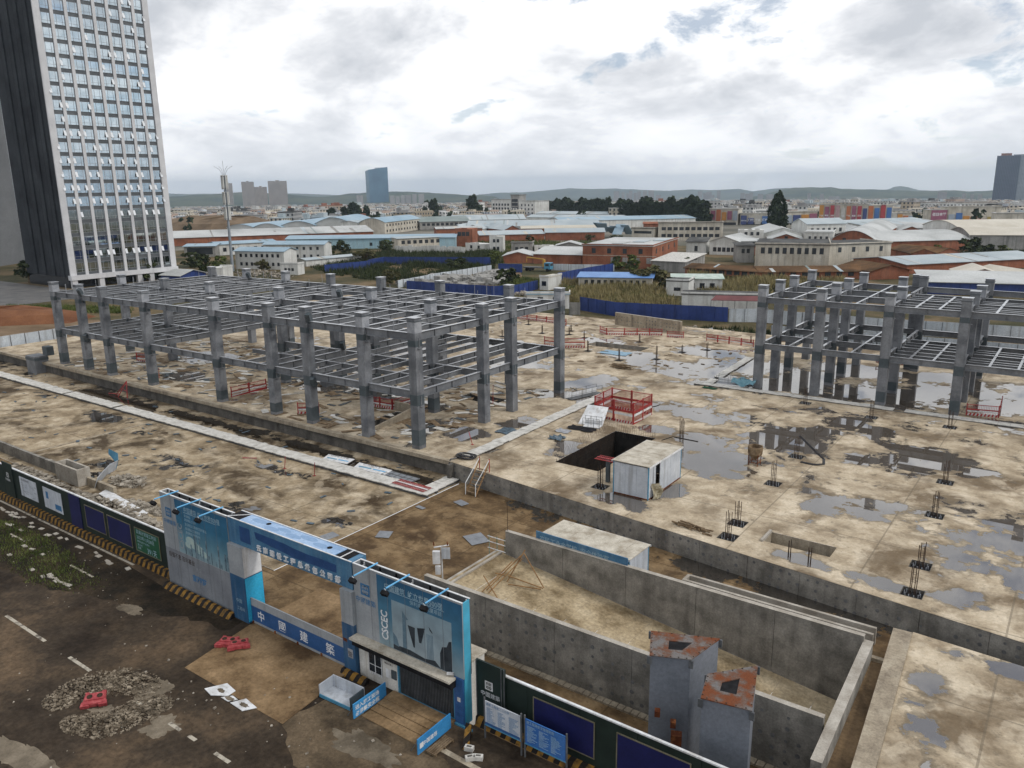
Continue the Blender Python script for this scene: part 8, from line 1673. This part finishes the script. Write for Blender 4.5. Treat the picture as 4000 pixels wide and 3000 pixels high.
hill('far_hill', [(-7982.8, 3703.3, 49.8), (-7721.1, 4222.0, 21.3), (-7404.8, 4754.9, -20.3), (-6815.8, 5566.4, -28.6), (-6188.2, 6256.7, -73.7), (-5832.8, 6589.3, -83.7), (-5551.3, 6828.1, -76.3), (-5406.1, 6943.6, -60.5), (-5258.5, 7056.1, -44.6), (-5058.2, 7201.0, -47.5), (-4854.2, 7340.1, -26.2), (-4647.0, 7473.0, -11.0), (-4437.0, 7599.5, -19.8), (-4224.8, 7719.5, -16.5), (-4150.4, 7759.8, -24.6), (-3871.0, 7902.9, -38.6), (-3719.8, 7975.1, -46.2), (-3504.1, 8072.2, -36.9), (-3287.8, 8162.7, -45.1), (-3072.9, 8246.0, -35.8), (-2942.8, 8293.4, -60.2), (-2794.1, 8344.6, -42.2), (-2646.1, 8392.7, -28.9), (-2434.2, 8456.6, -42.4), (-2224.9, 8514.1, -50.0), (-2174.8, 8527.0, -49.1), (-1816.1, 8610.6, -61.2), (-1735.9, 8627.1, -58.6), (-1678.3, 8638.5, -31.9), (-1619.3, 8649.7, -24.9), (-1548.9, 8662.6, -38.5), (-1468.1, 8676.7, -60.8), (-1176.7, 8721.0, -79.0), (-611.8, 8778.7, -92.9), (54.6, 8799.8, -86.4)], None, HM)
hill('middle_hill', [(-3567.9, 5313.2, -121.4), (-3492.8, 5362.9, -96.0), (-3409.7, 5416.1, -81.3), (-3264.6, 5504.7, -74.3), (-3164.5, 5562.9, -69.4), (-3071.4, 5614.9, -76.5), (-2953.9, 5677.5, -102.1), (-2859.9, 5725.4, -111.7)], None, HM)
hill('right_hill', [(-1844.0, 4862.1, -83.0), (-1749.7, 4896.8, -59.6), (-1687.1, 4918.7, -46.5), (-1625.2, 4939.5, -26.7), (-1532.1, 4969.2, -10.7), (-1470.1, 4987.9, -6.0), (-1377.0, 5014.4, -9.0), (-1302.9, 5034.1, -13.0), (-1595.5, 4949.2, -14.6), (-1514.6, 4974.5, -6.7), (-1409.1, 5005.4, -5.9), (-1316.7, 5030.5, -6.8), (-1254.8, 5046.3, -16.0), (-1163.6, 5068.1, -20.1), (-1043.5, 5094.2, -24.4), (-984.1, 5106.0, -28.2), (-925.5, 5117.0, -27.4), (-866.9, 5127.2, -32.3), (-781.0, 5141.0, -29.8), (-696.0, 5153.2, -30.4), (-611.6, 5163.9, -37.2), (-502.8, 5175.6, -31.8), (-362.2, 5187.4, -38.8), (-163.8, 5197.4, -34.1), (124.5, 5198.5, -30.2)], None, HM)

# outer ground: a gentle fall away from the site
mb = MB(); ring = []
S0 = 330
sq = [(S0, y) for y in range(-S0, S0, 30)]+[(x, S0) for x in range(S0, -S0, -30)]+[(-S0, y) for y in range(S0, -S0, -30)]+[(x, -S0) for x in range(-S0, S0, 30)]
scs = [1, 1.3, 1.6, 2, 2.6, 3.6, 5, 7, 10, 14, 19, 25, 30]
for s in scs: ring.append([(x*s, y*s, -1.72-.0165*max(0, math.hypot(x*s, y*s)-470)) for x, y in sq])
for r0, r1 in zip(ring[:-1], ring[1:]):
    for i in range(len(sq)): j = (i+1) % len(sq); mb.poly([r0[i], r1[i], r1[j], r0[j]])
TGm = mat('town_ground', (.09,.09,.075), (.22,.2,.17), .95, .02, 9, .0, c3=(.14,.135,.11), fine=.25)
struct(mb.build('town_ground', TGm))
# ------------------------------------------------------------------ haze
hzm = bpy.data.materials.new('haze_air'); hzm.use_nodes = True; t_ = hzm.node_tree; t_.nodes.clear()
o_ = t_.nodes.new('ShaderNodeOutputMaterial'); v_ = t_.nodes.new('ShaderNodeVolumePrincipled'); v_.inputs['Color'].default_value = (.72,.86,1,1); v_.inputs['Density'].default_value = .0001; v_.inputs['Anisotropy'].default_value = 0.5
t_.links.new(v_.outputs[0], o_.inputs['Volume'])
hb = MB().box(-10400, -10400, -270, 10400, 10400, 128).build('haze', hzm); tag(hb, 'pale haze lying over the plain', 'haze', kind='stuff')
